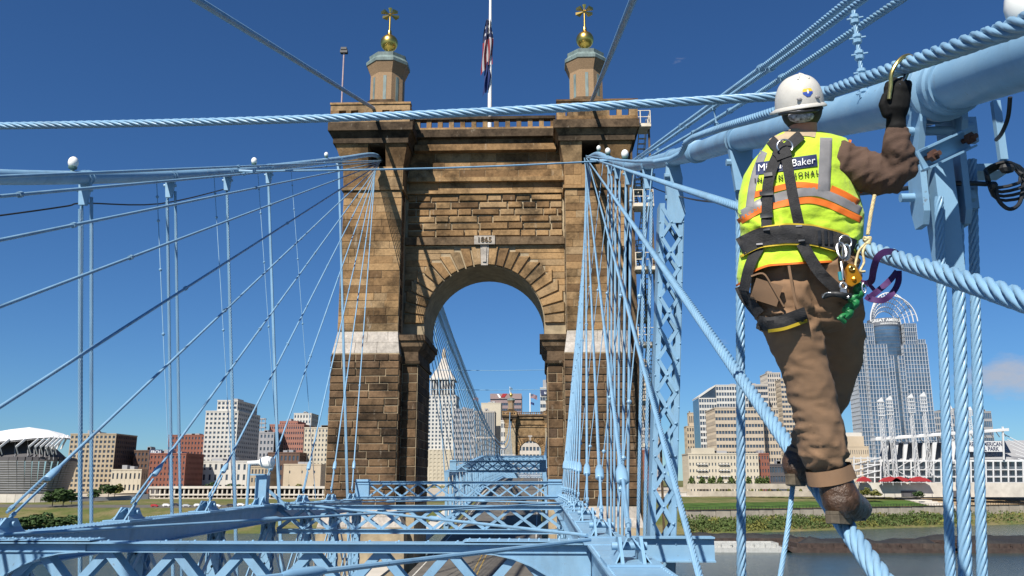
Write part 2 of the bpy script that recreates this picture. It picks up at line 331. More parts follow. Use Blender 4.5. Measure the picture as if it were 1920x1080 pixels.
# river wall with posts
w = thing('river_wall', bankpt(75, 25), 'long beige concrete river wall with dark coping below the lawn', 'wall')
xs = [70 + i * 8 for i in range(60)]
for i, (a, b) in enumerate(zip(xs, xs[1:])):
    pa, pb = bankpt(a, 24.4), bankpt(b, 24.4); z0, z1 = -20.5, -14.3
    MB().prism([(pa.x + .12, pa.y, z0), (pb.x - .12, pb.y, z0), (pb.x - .12, pb.y, z1), (pa.x + .12, pa.y, z1)], (0, 1.2, 0)).build('wall_panel', M['concrete'], w)
mb = MB()
for a, b in zip(xs, xs[1:]): mb.bar(bankpt(a, 25) + Vector((0, 0, hgt(a, 25) * 0 - bankpt(a, 25).z - 14.1)), bankpt(b, 25) + Vector((0, 0, -bankpt(b, 25).z - 14.1)), 1.7, .35)
mb.build('coping', M['stone_cap'], w)
mb = MB()
for a in [70 + i * 2.0 for i in range(236)]:
    p = bankpt(a, 24.6); mb.box(p.x - .08, p.x + .08, p.y - .08, p.y + .08, -13.92, -12.9)
tag(mb.build('railing_posts', M['rubber'], w), kind='stuff')
mb = MB()
for a, b in zip(xs, xs[1:]):
    p, q = bankpt(a, 24.6), bankpt(b, 24.6); mb.bar((p.x, p.y, -12.85), (q.x, q.y, -12.85), .14, .12)
mb.build('top_rail', M['rubber'], w)
# ------------------------------------------------------------------ the stone towers
AX = -4.5
def block(P, nv, u0, u1, z0, z1, g=.03, h=.10, c=.04):
    nv = Vector(nv); b = [P(u0 + g, z0 + g), P(u1 - g, z0 + g), P(u1 - g, z1 - g), P(u0 + g, z1 - g)]
    f = [P(u0 + g + c, z0 + g + c), P(u1 - g - c, z0 + g + c), P(u1 - g - c, z1 - g - c), P(u0 + g + c, z1 - g - c)]
    b0 = [Vector(p) - nv * .06 for p in b]; b1 = [Vector(p) + nv * (h - c) for p in b]; f = [Vector(p) + nv * h for p in f]
    vs = b0 + b1 + f; fs = [(i, (i + 1) % 4, 4 + (i + 1) % 4, 4 + i) for i in range(4)] + [(4 + i, 4 + (i + 1) % 4, 8 + (i + 1) % 4, 8 + i) for i in range(4)] + [(8, 9, 10, 11), (3, 2, 1, 0)]
    return vs, fs
def stack(mb, secs, s):
    """frusta between sections (z, u_in, u_out, y_front, y_back) on side s"""
    for (z0, a0, b0, f0, k0), (z1, a1, b1, f1, k1) in zip(secs, secs[1:]):
        if abs(z1 - z0) < 1e-6: continue
        q = lambda a, b, f, k, z: [(AX + s * a, f, z), (AX + s * b, f, z), (AX + s * b, k, z), (AX + s * a, k, z)]
        mb.add(q(a0, b0, f0, k0, z0) + q(a1, b1, f1, k1, z1), [(0, 1, 2, 3), (7, 6, 5, 4), (0, 4, 5, 1), (1, 5, 6, 2), (2, 6, 7, 3), (3, 7, 4, 0)])
def text_mesh(txt, size, depth=.01, bold=False):
    cu = bpy.data.curves.new('t', 'FONT'); cu.body = txt; cu.size = size; cu.align_x = 'CENTER'; cu.align_y = 'CENTER'; cu.extrude = depth; cu.resolution_u = 3
    if bold: cu.offset = size * .012
    o = bpy.data.objects.new('t', cu); COL.objects.link(o); dg = bpy.context.evaluated_depsgraph_get()
    me = bpy.data.meshes.new_from_object(o.evaluated_get(dg)); vs = [tuple(v.co) for v in me.vertices]; fs = [tuple(p.vertices) for p in me.polygons]
    bpy.data.objects.remove(o); bpy.data.curves.remove(cu); bpy.data.meshes.remove(me); return vs, fs
def put_text(name, txt, size, c, mat, parent, ux=(1, 0, 0), uy=(0, 0, 1), depth=.02, sx=1.0, bold=False):
    vs, fs = text_mesh(txt, size, depth, bold); c = Vector(c); ux = Vector(ux); uy = Vector(uy); nn = ux.cross(uy); mb = MB()
    mb.add([c + ux * v[0] * sx + uy * v[1] + nn * v[2] for v in vs], fs); return mb.build(name, mat, parent)
def tower(y0, near, label):
    T = thing('stone_tower', (AX, y0 + 4, -24), label, 'tower', 'stone bridge towers')
    yw = y0 + 2.4; stones = []; rs = random.Random(3)
    core = MB(); up = MB()
    for s in (-1, 1):
        stack(core, [(-24, 4.9, 12.6, y0 - 1.6, y0 + 10.6), (-3.4, 5.6, 12.1, y0 - 1.1, y0 + 10.2)], s)
        stack(core, [(-1.9, 6.35, 11.75, y0 - .55, y0 + 9.6), (9.66, 6.4, 11.7, y0 - .5, y0 + 9.5)], s)
        stack(core, [(11.44, 6.65, 11.45, y0 + .05, y0 + 9.0), (25.0, 6.65, 11.45, y0 + .05, y0 + 9.0)], s)
        stack(core, [(-24, 5.1, 6.66, y0 + .7, y0 + 7.9), (9.0, 5.1, 6.66, y0 + .7, y0 + 7.9)], s)          # jamb pier
    o = core.build('pier_core', M['mortar'], T)
    # limestone bands
    for s in (-1, 1):
        for zb, zt, a0, b0, f0, a1, b1, f1 in ((-3.4, -1.9, 5.6, 12.1, -1.1, 6.35, 11.75, -.55), (9.66, 11.44, 6.4, 11.7, -.5, 6.65, 11.45, .05)):
            b = MB(); stack(b, [(zb, a0 + .02, b0 - .02, y0 + f0 + .06, y0 + 9.5), (zt, a1 + .02, b1 - .02, y0 + f1 + .06, y0 + 9)], s); b.build('limestone_band', M['lime'], T)
            if near:
                for k in range(2):
                    n = 3; off = .17 * k
                    for i in range(n):
                        def P(u, v, zb=zb, zt=zt): 
                            t = v; a = L(a0, a1, t); b_ = L(b0, b1, t); return Vector((AX + s * L(a, b_, u), y0 + L(f0, f1, t) + .05, L(zb, zt, t)))
                        u0 = max(0, i / n - off); u1 = min(1, (i + 1) / n - off) if i < n - 1 else 1
                        vs, fs = block(P, (0, -1, .0), u0, u1, k / 2, (k + 1) / 2, .004, .05, .006)
                        m_ = MB(); m_.add(vs, fs); m_.build('limestone_block', M['lime'], T)
    # pilaster heads: ledge, flare, fascia, cornice slab
    for s in (-1, 1):
        b = MB(); stack(b, [(23.15, 6.5, 11.62, y0 - .16, y0 + 9), (23.42, 6.5, 11.62, y0 - .16, y0 + 9)], s)
        stack(b, [(23.421, 6.64, 11.5, y0, y0 + 9), (25.2, 6.62, 11.6, y0, y0 + 9)], s); stack(b, [(25.2, 6.62, 8.05, y0, y0 + 9), (27.0, 6.25, 8.05, y0 - .6, y0 + 9.6)], s); stack(b, [(25.2, 8.05, 9.5, y0 + 3, y0 + 9), (27.0, 8.05, 9.5, y0 + 3, y0 + 9.6)], s); stack(b, [(25.2, 9.5, 11.6, y0, y0 + 9), (27.0, 9.5, 12.2, y0 - .6, y0 + 9.6)], s); b.build('pilaster_head', M['stone'], T)
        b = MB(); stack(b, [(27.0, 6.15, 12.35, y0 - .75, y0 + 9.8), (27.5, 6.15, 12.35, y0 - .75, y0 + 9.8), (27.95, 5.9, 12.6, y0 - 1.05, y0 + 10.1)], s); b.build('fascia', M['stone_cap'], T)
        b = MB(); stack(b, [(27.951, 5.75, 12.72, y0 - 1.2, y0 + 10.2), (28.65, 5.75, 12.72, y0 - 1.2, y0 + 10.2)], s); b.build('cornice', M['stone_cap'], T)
        # parapet with square openings
        b = MB(); f = y0 - .85
        zb, zt, lo, hi = 28.651, 30.35, 29.1, 29.85
        def wall(u0, u1, z0, z1, y1=f, y2=f + .55): b.box(*sorted((AX + s * u0, AX + s * u1)), y1, y2, z0, z1)
        cuts = [(6.05, 6.75), (7.35, 7.75), (8.35, 10.35), (10.95, 11.35), (11.95, 12.65)]
        wall(6.05, 12.65, zb, lo); wall(6.05, 12.65, hi, zt)
        for c in cuts: wall(c[0], c[1], lo, hi)
        wall(6.0, 12.7, zt + .001, zt + .18, f - .08, f + .65)
        for uu in ((6.05, 6.55), (12.15, 12.65)): b.box(*sorted((AX + s * uu[0], AX + s * uu[1])), f + .551, y0 + 9.8, zb, zt)
        b.box(*sorted((AX + s * 6.05, AX + s * 12.65)), y0 + 9.3, y0 + 9.801, zb, zt - .01)
        b.build('parapet', M['stone'], T)
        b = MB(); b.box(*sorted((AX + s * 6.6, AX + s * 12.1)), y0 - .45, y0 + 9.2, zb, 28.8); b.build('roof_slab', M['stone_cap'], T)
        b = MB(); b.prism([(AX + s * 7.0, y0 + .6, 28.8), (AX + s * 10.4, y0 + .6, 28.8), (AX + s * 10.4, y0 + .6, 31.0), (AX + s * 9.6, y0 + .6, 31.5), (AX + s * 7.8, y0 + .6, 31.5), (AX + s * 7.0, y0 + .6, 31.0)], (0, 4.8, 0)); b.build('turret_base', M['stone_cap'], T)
        if near:   # black block at the back of the cable opening stands for its inner shade
            b = MB(); b.box(*sorted((AX + s * 8.06, AX + s * 9.49)), y0 + 2.3, y0 + 2.95, 25.25, 26.95); b.build('opening_shade_block', M['black'], T)
    # centre wall and arch
    cw = MB(); RI, ZA = 4.9, 12.45; D = 5.9
    cw.box(AX - 6.66, AX + 6.66, yw + .05, yw + D, 19.06, 28.4)
    n = 28; pts = [(RI * math.cos(math.pi * i / n), ZA + RI * math.sin(math.pi * i / n)) for i in range(n + 1)]
    for (xa, za), (xb, zb) in zip(pts, pts[1:]):
        cw.prism([(AX + xa, yw + .05, za), (AX + xa, yw + .05, 19.06), (AX + xb, yw + .05, 19.06), (AX + xb, yw + .05, zb)], (0, D - .05, 0))
    for s in (-1, 1): cw.box(*sorted((AX + s * 4.9, AX + s * 6.66)), yw + .05, yw + D, 11.2, 19.06)
    cw.build('arch_wall', M['mortar'] if near else M['stone'], T)
    for s in (-1, 1):
        b = MB(); yf = y0 + .45
        stack(b, [(8.95, 4.95, 6.6, yf, y0 + 8.1), (9.15, 4.9, 6.6, yf - .05, y0 + 8.1), (9.16, 5.05, 6.6, yf + .12, y0 + 8), (9.9, 5.1, 6.6, yf + .15, y0 + 7.9), (10.3, 4.75, 6.6, yf - .12, y0 + 8.2), (10.75, 4.62, 6.6, yf - .2, y0 + 8.3), (10.76, 4.5, 6.6, yf - .32, y0 + 8.4), (11.2, 4.5, 6.6, yf - .32, y0 + 8.4)], s)
        b.build('capital', M['stone_cap'], T)
    belts = [(28.33, 29.0, -1.05, 'stone_cap'), (27.9, 28.329, -.5, 'stone_cap'), (27.25, 27.8, -.7, 'stone'), (24.6, 24.96, -.4, 'lime'), (23.55, 23.83, -.28, 'stone'), (19.08, 19.74, -.3, 'stone_cap')]
    for z0, z1, f, mm in belts:
        MB().box(AX - 6.0 if z0 > 26 else AX - 6.62, AX + 6.0 if z0 > 26 else AX + 6.62, yw + f, yw + .2, z0, z1).build('belt_course', M[mm] if mm != 'lime' else M['stone'], T)
    # balustrade
    f = yw - .85
    MB().box(AX - 6.0, AX + 6.0, f, f + .5, 29.001, 29.25).build('balustrade_rail', M['stone'], T)
    MB().box(AX - 6.0, AX + 6.0, f - .1, f + .6, 29.95, 30.2).build('balustrade_rail', M['stone_cap'], T)
    for i in range(13):
        x = AX - 5.75 + i * 11.5 / 12; MB().box(x - .2, x + .2, f + .05, f + .45, 29.251, 29.949).build('baluster', M['stone'], T)
    # voussoirs
    K = 11; da = math.pi / 2 / (K + .32)
    for s in (-1, 1):
        for k in range(K):
            a1 = math.pi / 2 - da * (.32 + k); a0 = a1 - da; g = .012; a0 += g; a1 -= g
            i0 = (4.95 * math.cos(a0), 4.95 * math.sin(a0)); i1 = (4.95 * math.cos(a1), 4.95 * math.sin(a1)); am = (a0 + a1) / 2
            if am > R(48):
                zt = 6.42 * math.sin(am) + .10; o1 = (zt / math.tan(a1), zt); o0 = (zt / math.tan(a0), zt) if zt / math.sin(a0) < 7.2 else (6.7 * math.cos(a0), 6.7 * math.sin(a0))
            else:
                xo = min(6.55, 6.45 * math.cos(am) + .35); o1 = (xo, xo * math.tan(a1)) if xo / math.cos(a1) < 7.2 else (6.9 * math.cos(a1), 6.9 * math.sin(a1)); o0 = (xo, xo * math.tan(a0))
            poly = [i0, i1, o1, o0]; P3 = [(AX + s * x, yw, ZA + z) for x, z in poly]
            cx = sum(p[0] for p in P3) / 4; cz = sum(p[2] for p in P3) / 4; m_ = MB()
            fr = [(L(cx, p[0], .93), yw - .16, L(cz, p[2], .93)) for p in P3]; md = [(p[0], yw - .10, p[2]) for p in P3]; bk = [(p[0], yw + .1, p[2]) for p in P3]
            m_.add(bk + md + fr, [(i, (i + 1) % 4, 4 + (i + 1) % 4, 4 + i) for i in range(4)] + [(4 + i, 4 + (i + 1) % 4, 8 + (i + 1) % 4, 8 + i) for i in range(4)] + [(8, 9, 10, 11)])
            m_.build('voussoir', M['stone'], T)
    b = MB(); b.prism([(AX - .28, yw - .22, 17.33), (AX + .28, yw - .22, 17.33), (AX + .36, yw - .22, 19.04), (AX - .36, yw - .22, 19.04)], (0, .3, 0))
    b.prism([(AX - .14, yw - .32, 17.6), (AX + .14, yw - .32, 17.6), (AX + .18, yw - .32, 18.85), (AX - .18, yw - .32, 18.85)], (0, .12, 0)); b.build('keystone', M['lime'], T)
    pq = MB().box(AX - .86, AX + .86, yw - .42, yw - .2, 19.07, 19.8).build('date_plaque', M['lime'], T)
    if near: put_text('date_numerals', '1865', .62, (AX, yw - .44, 19.43), M['stone_cap'], pq, depth=.04, sx=1.0, bold=True)
    # courses of stones
    if near:
        def course(P, nv, U0, U1, z0, z1, ch, lens, mat, g=.03, h=.10, grp=0, c=.045):
            n = max(1, round((z1 - z0) / ch)); row = 0
            for i in range(n):
                za, zb = L(z0, z1, i / n), L(z0, z1, (i + 1) / n); u = U0; first = True
                while u < U1 - .05:
                    ln = rs.choice(lens) * (0.55 if first and i % 2 else 1); first = False
                    v = u + ln
                    if v > U1 - .45: v = U1
                    stones.append(((v - u) * (zb - za) * (1 if grp == 0 else .4), block(P, nv, u, v, za, zb, g * rs.uniform(.6, 1.3), h * rs.uniform(.5, 1.35), c), mat)); u = v
        for s in (-1, 1):
            lo = lambda u, z, s=s: Vector((AX + s * u, y0 + L(-.55, -.5, (z + 1.9) / 11.6), z)); hi_ = lambda u, z, s=s: Vector((AX + s * u, y0 + .05, z)); hd = lambda u, z, s=s: Vector((AX + s * u, y0 - .0, z))
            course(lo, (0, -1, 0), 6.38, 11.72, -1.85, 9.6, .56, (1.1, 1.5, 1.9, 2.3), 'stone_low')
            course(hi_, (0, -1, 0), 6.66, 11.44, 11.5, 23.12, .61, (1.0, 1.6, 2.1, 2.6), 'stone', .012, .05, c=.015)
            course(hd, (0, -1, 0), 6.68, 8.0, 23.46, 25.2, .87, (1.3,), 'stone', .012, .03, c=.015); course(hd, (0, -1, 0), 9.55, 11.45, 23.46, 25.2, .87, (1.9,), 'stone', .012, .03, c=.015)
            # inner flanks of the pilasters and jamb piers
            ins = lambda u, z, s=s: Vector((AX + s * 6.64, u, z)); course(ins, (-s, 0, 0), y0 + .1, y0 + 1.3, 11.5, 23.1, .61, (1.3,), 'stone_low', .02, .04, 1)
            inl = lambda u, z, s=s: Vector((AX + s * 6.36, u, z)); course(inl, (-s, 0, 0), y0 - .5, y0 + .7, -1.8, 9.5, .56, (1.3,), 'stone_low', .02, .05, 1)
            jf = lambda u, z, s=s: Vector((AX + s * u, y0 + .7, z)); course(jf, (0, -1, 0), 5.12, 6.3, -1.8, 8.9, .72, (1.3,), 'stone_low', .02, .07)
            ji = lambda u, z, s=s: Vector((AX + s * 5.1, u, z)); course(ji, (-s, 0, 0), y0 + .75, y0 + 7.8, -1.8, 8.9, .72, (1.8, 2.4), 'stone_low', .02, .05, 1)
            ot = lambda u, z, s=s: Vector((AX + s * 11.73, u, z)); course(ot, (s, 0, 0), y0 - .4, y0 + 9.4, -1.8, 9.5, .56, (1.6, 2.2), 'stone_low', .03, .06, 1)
        wl_ = lambda u, z: Vector((AX + u, yw + .05, z))
        course(wl_, (0, -1, 0), -6.5, 6.5, 19.8, 23.5, .62, (1.15, 2.35, 1.25, 2.4), 'stone', .065, .20)
        course(wl_, (0, -1, 0), -6.5, 6.5, 24.98, 27.22, .74, (1.5, 2.2, 2.8), 'stone', .012, .035, c=.015)
        course(wl_, (0, -1, 0), -6.5, 6.5, 23.85, 24.58, .7, (1.8, 2.6), 'stone', .012, .035, c=.015)
        for s in (-1, 1):
            for i in range(14):      # spandrel courses beside the arch
                za, zb = 11.25 + i * .55, 11.8 + i * .55; zz = za + .275 - ZA
                ui = 6.45 if abs(zz) < 1.2 else max(.4, math.sqrt(max(.1, 6.68 ** 2 - zz ** 2)) + .12)
                if ui < 6.2:
                    P = lambda u, z, s=s: Vector((AX + s * u, yw + .05, z)); stones.append((.2, block(P, (0, -1, 0), ui, 6.62, za, zb, .015, .05, .02), 'stone'))
        stones.sort(key=lambda q: -q[0])
        for a, (vs, fs), mm in stones[:296]:
            b = MB(); b.add(vs, fs); b.build('stone', M[mm], T)
        for mm in ('stone', 'stone_low'):
            b = MB()
            for a, (vs, fs), m2 in stones[296:]:
                if m2 == mm: b.add(vs, fs)
            if b.v: tag(b.build('small_stones', M[mm], T), kind='stuff')
    # octagonal turrets with copper caps and gilded finials
    for s in (-1, 1):
        c = (AX + s * 8.7, y0 + 3, 0)
        MB().lathe([(1.66, 31.2), (1.66, 31.6), (1.52, 31.601), (1.52, 34.5), (1.9, 35.45)], c, 8).build('turret_shaft', M['brick'], T)
        cp = MB().lathe([(1.95, 35.451), (1.98, 35.72), (1.68, 36.05), (1.72, 36.35), (1.2, 36.6), (.2, 36.75)], c, 8).build('copper_cap', M['copper'], T)
        for k in range(8):
            t = 2 * math.pi * k / 8; nx, ny = math.cos(t), math.sin(t); ap = 1.52 * math.cos(math.pi / 8)
            b = MB(); p = Vector((c[0] + nx * (ap + .0), c[1] + ny * (ap + .0), 0)); b.bar(p + Vector((0, 0, 31.9)), p + Vector((0, 0, 34.2)), .26, .06, (nx, ny, 0)); b.build('slit_window', M['copper'], T)
        MB().lathe([(.18, 36.7), (.12, 36.9), (.3, 37.25), (.34, 37.3)], c, 12).build('finial_base', M['gold'], T, smooth=True)
        MB().ball((c[0], c[1], 38.0), .78, 24).build('gilded_ball', M['gold'], T, smooth=True)
        MB().lathe([(.28, 38.7), (.2, 38.8), (.17, 39.2), (.09, 39.25), (.08, 40.6)], c, 10).build('finial_stem', M['gold'], T, smooth=True)
        b = MB(); cz = 40.8
        for k in range(4):
            t = math.pi / 4 + math.pi / 2 * k; dx, dy = math.cos(t), math.sin(t); px_, py_ = -dy, dx
            def q(r_, w_, z_): return [Vector((c[0] + dx * r_ + px_ * w_ * i, c[1] + dy * r_ + py_ * w_ * i, cz + z_ * j)) for i, j in ((-1, -1), (1, -1), (1, 1), (-1, 1))]
            b.add(q(.10, .03, .03) + q(.80, .27, .13), [(0, 1, 2, 3), (7, 6, 5, 4), (0, 4, 5, 1), (1, 5, 6, 2), (2, 6, 7, 3), (3, 7, 4, 0)])
        b.lathe([(.05, -.2), (.05, .2), (.2, .62)], (c[0], c[1], cz), 6); b.ball((c[0], c[1], cz), .15, 8)
        b.build('finial_cross', M['gold'], T)
    return T
tower(66, True, 'sandstone bridge tower with open arch and date plaque, nearer of the two')
tower(388, False, 'small far sandstone bridge tower seen through the arch of the near one')
# ------------------------------------------------------------------ flagpoles, flags, pole light on the towers
def flagpole(y, s, label):
    p = (AX + .25, y, 28.4)
    t = thing('flagpole', p, label, 'flagpole')
    MB().tube([(p[0], y, 28.4), (p[0], y, 35), (p[0], y, 43.6)], [.2 * s, .17 * s, .11 * s], 10).build('pole', M['white'], t, smooth=True)
    MB().ball((p[0], y, 43.7), .2, 10).build('ball_finial', M['gold'], t, smooth=True)
    return p
def flag_mat(name, kind):
    m, nt, b = newmat(name); tcn = nd(nt, 'ShaderNodeUVMap'); sep = nd(nt, 'ShaderNodeSeparateXYZ'); nt.links.new(tcn.outputs[0], sep.inputs[0])
    if kind == 'us':
        mu = nd(nt, 'ShaderNodeMath', operation='MULTIPLY'); mu.inputs[1].default_value = 6.5; nt.links.new(sep.outputs['Y'], mu.inputs[0])
        fr = nd(nt, 'ShaderNodeMath', operation='FRACT'); nt.links.new(mu.outputs[0], fr.inputs[0])
        gt = nd(nt, 'ShaderNodeMath', operation='GREATER_THAN'); gt.inputs[1].default_value = .5; nt.links.new(fr.outputs[0], gt.inputs[0])
        c = mixc(nt, gt.outputs[0], (.20, .012, .02), (.34, .33, .34))
        a = nd(nt, 'ShaderNodeMath', operation='LESS_THAN'); a.inputs[1].default_value = .42; nt.links.new(sep.outputs['X'], a.inputs[0])
        d = nd(nt, 'ShaderNodeMath', operation='GREATER_THAN'); d.inputs[1].default_value = .46; nt.links.new(sep.outputs['Y'], d.inputs[0])
        e = nd(nt, 'ShaderNodeMath', operation='MULTIPLY'); nt.links.new(a.outputs[0], e.inputs[0]); nt.links.new(d.outputs[0], e.inputs[1])
        vo = nd(nt, 'ShaderNodeTexVoronoi', Scale=7.0); vo.inputs['Randomness'].default_value = 0.0; nt.links.new(tcn.outputs[0], vo.inputs['Vector'])
        stx = ramp(nt, vo.outputs['Distance'], [(.16, (.6, .6, .6)), (.22, (.010, .016, .06))])
        c = mixc(nt, e.outputs[0], c, stx); nt.links.new(c, b.inputs['Base Color'])
    else:
        b.inputs['Base Color'].default_value = (.012, .03, .13, 1)
    b.inputs['Roughness'].default_value = .8; return m
M['flag_us'] = flag_mat('striped_flag_cloth', 'us'); M['flag_blue'] = flag_mat('blue_flag_cloth', 'blue')
def flag(top, w, h, fold, mat, label, limp=True, ang=0.0):
    mb = MB(); nu, nv = 26, 16; uv = []; x0, y0, z0 = top
    for j in range(nv + 1):
        for i in range(nu + 1):
            u, v = i / nu, j / nv
            if limp:
                t, q = v, 2 * u - 1; spread = .16 + .55 * t - .35 * t * t
                x = x0 - .16 - .12 * t + q * spread * w * .22 + .05 * math.sin(9 * t + 4 * q); y = y0 - .22 + .16 * math.sin(6.5 * q + 2.5 * t) + .05 * math.sin(8 * t); z = z0 - t * h * (1 - .12 * q) - .25 * abs(q) * t
            else:
                x = x0 + u * w; y = y0 + math.sin(u * 7 + v * 2) * .18 * w * u * .5; z = z0 - v * h - u * u * h * .35 + math.sin(u * 6) * .06 * h
            mb.v.append((x, y, z)); uv.append((v, .47 + .53 * u) if limp else (u, 1 - v))
    for j in range(nv):
        for i in range(nu): mb.f.append((j * (nu + 1) + i, (j + 1) * (nu + 1) + i, (j + 1) * (nu + 1) + i + 1, j * (nu + 1) + i + 1)); mb.mi.append(0)
    o = mb.build('flag', mat, None, smooth=80, recalc=False)
    ul = o.data.uv_layers.new(name='UVMap')
    for lp in o.data.loops: ul.data[lp.index].uv = uv[lp.vertex_index]
    return tag(o, label, 'flag')
p = flagpole(70.0, 1, 'white flagpole on top of the near stone tower')
flag((p[0], 70, 40.6), 6.2, 4.6, 1, M['flag_us'], 'limp striped flag hanging high on the tower flagpole')
flag((p[0], 70, 36.4), 4.0, 2.7, 1, M['flag_blue'], 'dark blue limp flag hanging below the striped flag')
fp = at(1053 / 4.91 + 780, 680 + 500 / 4.91, 400)
t = thing('flagpole', (fp.x, 392, 28.4), 'tiny white flagpole on the far stone tower', 'flagpole')
MB().tube([(fp.x, 392, 28.4), (fp.x, 392, at(994, 737, 392).z)], .28, 8).build('pole', M['white'], t)
q = at(995, 739, 391.8); flag((q.x, 391.8, q.z), 3.0, 1.9, 1, M['flag_us'], 'small striped flag blowing on the far tower', False)
q = at(995, 754, 391.8); flag((q.x, 391.8, q.z), 1.6, 1.1, 1, M['flag_blue'], 'small dark blue flag under the striped one on the far tower', False)
q = at(888, 744, 600); flag((q.x, 600, q.z), 3.4, 2.4, 1, M['flag_us'], 'small striped flag above the glass office block', False)
MB().tube([(q.x, 600.2, q.z + .6), (q.x, 600.2, -6)], .12, 6).build('flagpole', M['white'])
tag(bpy.data.objects['flagpole.002'] if 'flagpole.002' in bpy.data.objects else bpy.data.objects[-1], 'thin white flagpole beside the glass office block', 'flagpole')
a = at(645, 100, 70); t = thing('floodlight_pole', (a.x, 70, 28.8), 'thin pole with black floodlight on the left tower roof', 'light')
MB().tube([(a.x, 70, 28.8), (a.x, 70, a.z)], .07, 8).build('pole', simple('pole_grey', (.4, .3, .3), .6), t)
MB().box(a.x - .32, a.x + .32, 69.8, 70.2, a.z, a.z + .28).box(a.x - .26, a.x + .26, 69.75, 70.2, a.z + .281, a.z + .5).build('lamp_head', M['rubber'], t)
# ------------------------------------------------------------------ access stair on the right flank of the near tower
st = thing('access_stair', (8.4, 70, -24), 'cream steel zigzag access stair on the right flank of the tower', 'stairs')
SX0, SX1, SY0, SY1 = 7.55, 9.15, 65.2, 72.5
MB().box(7.3, 7.55, 66.2, 74.5, -24, 28).build('shaded_recess_plate', M['stone_cap'], st)  # dark plate stands for the shadowed tower flank behind the stair
for x in (SX0 + .05, SX1 - .05):
    for y in (SY0 + .7, SY1 - .7): MB().box(x - .08, x + .08, y - .08, y + .08, -24, 28.3).build('column', M['stone_cap'], st)
PZ = [-6.5, -1.2, 2.7, 6.4, 10.4, 13.4, 16.4, 19, 21.6, 25, 28.4]
for i, z in enumerate(PZ):
    front = i % 2 == 0; ya, yb = (SY0, SY0 + 1.6) if front else (SY1 - 1.6, SY1)
    MB().box(SX0, SX1 + .05, ya, yb, z - .28, z).build('platform', M['cream'], st)
    for (x, y) in ((SX0 + .05, ya), (SX1, ya), (SX1, (ya + yb) / 2), (SX1, yb), ((SX0 + SX1) / 2, ya)): MB().box(x - .035, x + .035, y - .035, y + .035, z, z + 1.1).build('rail_post', M['cream'], st)
    for h in (.55, 1.1):
        MB().bar((SX0, ya, z + h), (SX1, ya, z + h), .05, .05).build('rail', M['cream'], st); MB().bar((SX1, ya + .03, z + h), (SX1, yb, z + h), .05, .05).build('rail', M['cream'], st)
    if i < len(PZ) - 1:
        z1 = PZ[i + 1]; a = SY0 + 1.6 if front else SY1 - 1.6; b = SY1 - 1.6 if front else SY0 + 1.6; xo = .1 if front else .85
        for dx in (0, .62): MB().bar((SX0 + xo + dx, a, z), (SX0 + xo + dx, b, z1), .05, .22).build('stringer', M['cream'], st)
        MB().bar((SX0 + xo + .62, a, z + 1), (SX0 + xo + .62, b, z1 + 1), .05, .05).build('rail', M['cream'], st)
        n = int((z1 - z) / .3)
        for k in range(n):
            tt = (k + .5) / n; y = L(a, b, tt); MB().box(SX0 + xo + .03, SX0 + xo + .59, y - .13, y + .13, L(z, z1, tt) - .02, L(z, z1, tt) + .02).build('tread', M['cream'], st)
# ------------------------------------------------------------------ bridge steelwork
BL = M['blue']
ZT = [(-40, -1.0), (15, -1.0), (32, -.87), (48, -1.0), (66, -.4), (92, .9), (150, 4.2), (227, 6.2), (300, 5.0), (388, 1.6), (420, .5)]
def zt(d):
    for (a, za), (b, zb) in zip(ZT, ZT[1:]):
        if a <= d <= b: return L(za, zb, (d - a) / (b - a))
    return ZT[-1][1]
TU = 5.5
XL, XR = AX - TU, AX + TU + .1
# ---- road deck
def deck(name, d0, d1, u0, u1, dz, th, mat, label, kind='structure', parent=None, n=40):
    mb = MB(); ds = [L(d0, d1, i / n) for i in range(n + 1)]
    for a, b in zip(ds, ds[1:]):
        mb.add([(AX + u, d, zt(d) + dz + z) for d in (a, b) for u, z in ((u0, -th), (u1, -th), (u1, 0), (u0, 0))], [(0, 1, 5, 4), (1, 2, 6, 5), (2, 3, 7, 6), (3, 0, 4, 7)] + ([(3, 2, 1, 0)] if a == d0 else []) + ([(4, 5, 6, 7)] if b == d1 else []))
    o = mb.build(name, mat, parent)
    return o if parent is not None else tag(o, label, 'road', kind=kind)
deck('roadway', -30, 420, -4.55, 4.55, -5.6, .3, M['asphalt'], 'asphalt roadway running over the bridge')
deck('walkway', -30, 64, -8.3, -6.1, -5.5, .2, M['pale_conc'], 'narrow walkway outside the left truss')
deck('walkway', -30, 64, 6.1, 8.3, -5.5, .2, M['pale_conc'], 'narrow walkway outside the right truss')
deck('walkway', 76, 386, -7.6, -5.8, -5.5, .2, M['pale_conc'], 'walkway outside the left truss beyond the tower')
deck('walkway', 76, 386, 5.8, 7.6, -5.5, .2, M['pale_conc'], 'walkway outside the right truss beyond the tower')
M['yellow_line'] = simple('yellow_road_paint', (.30, .20, .05), .8, dirt=.5); M['white_line'] = simple('white_road_paint', (.55, .53, .48), .8, dirt=.4)
for nm, u, mm, lb in (('road_marking', -.22, 'yellow_line', 'left yellow centre line painted on the bridge roadway'), ('road_marking', .12, 'yellow_line', 'right yellow centre line painted on the bridge roadway'), ('road_marking', -4.1, 'white_line', 'white edge line along the left side of the roadway'), ('road_marking', 4.0, 'white_line', 'white edge line along the right side of the roadway')):
    deck(nm, -30, 420, u, u + .09, -5.59, .006, M[mm], lb)
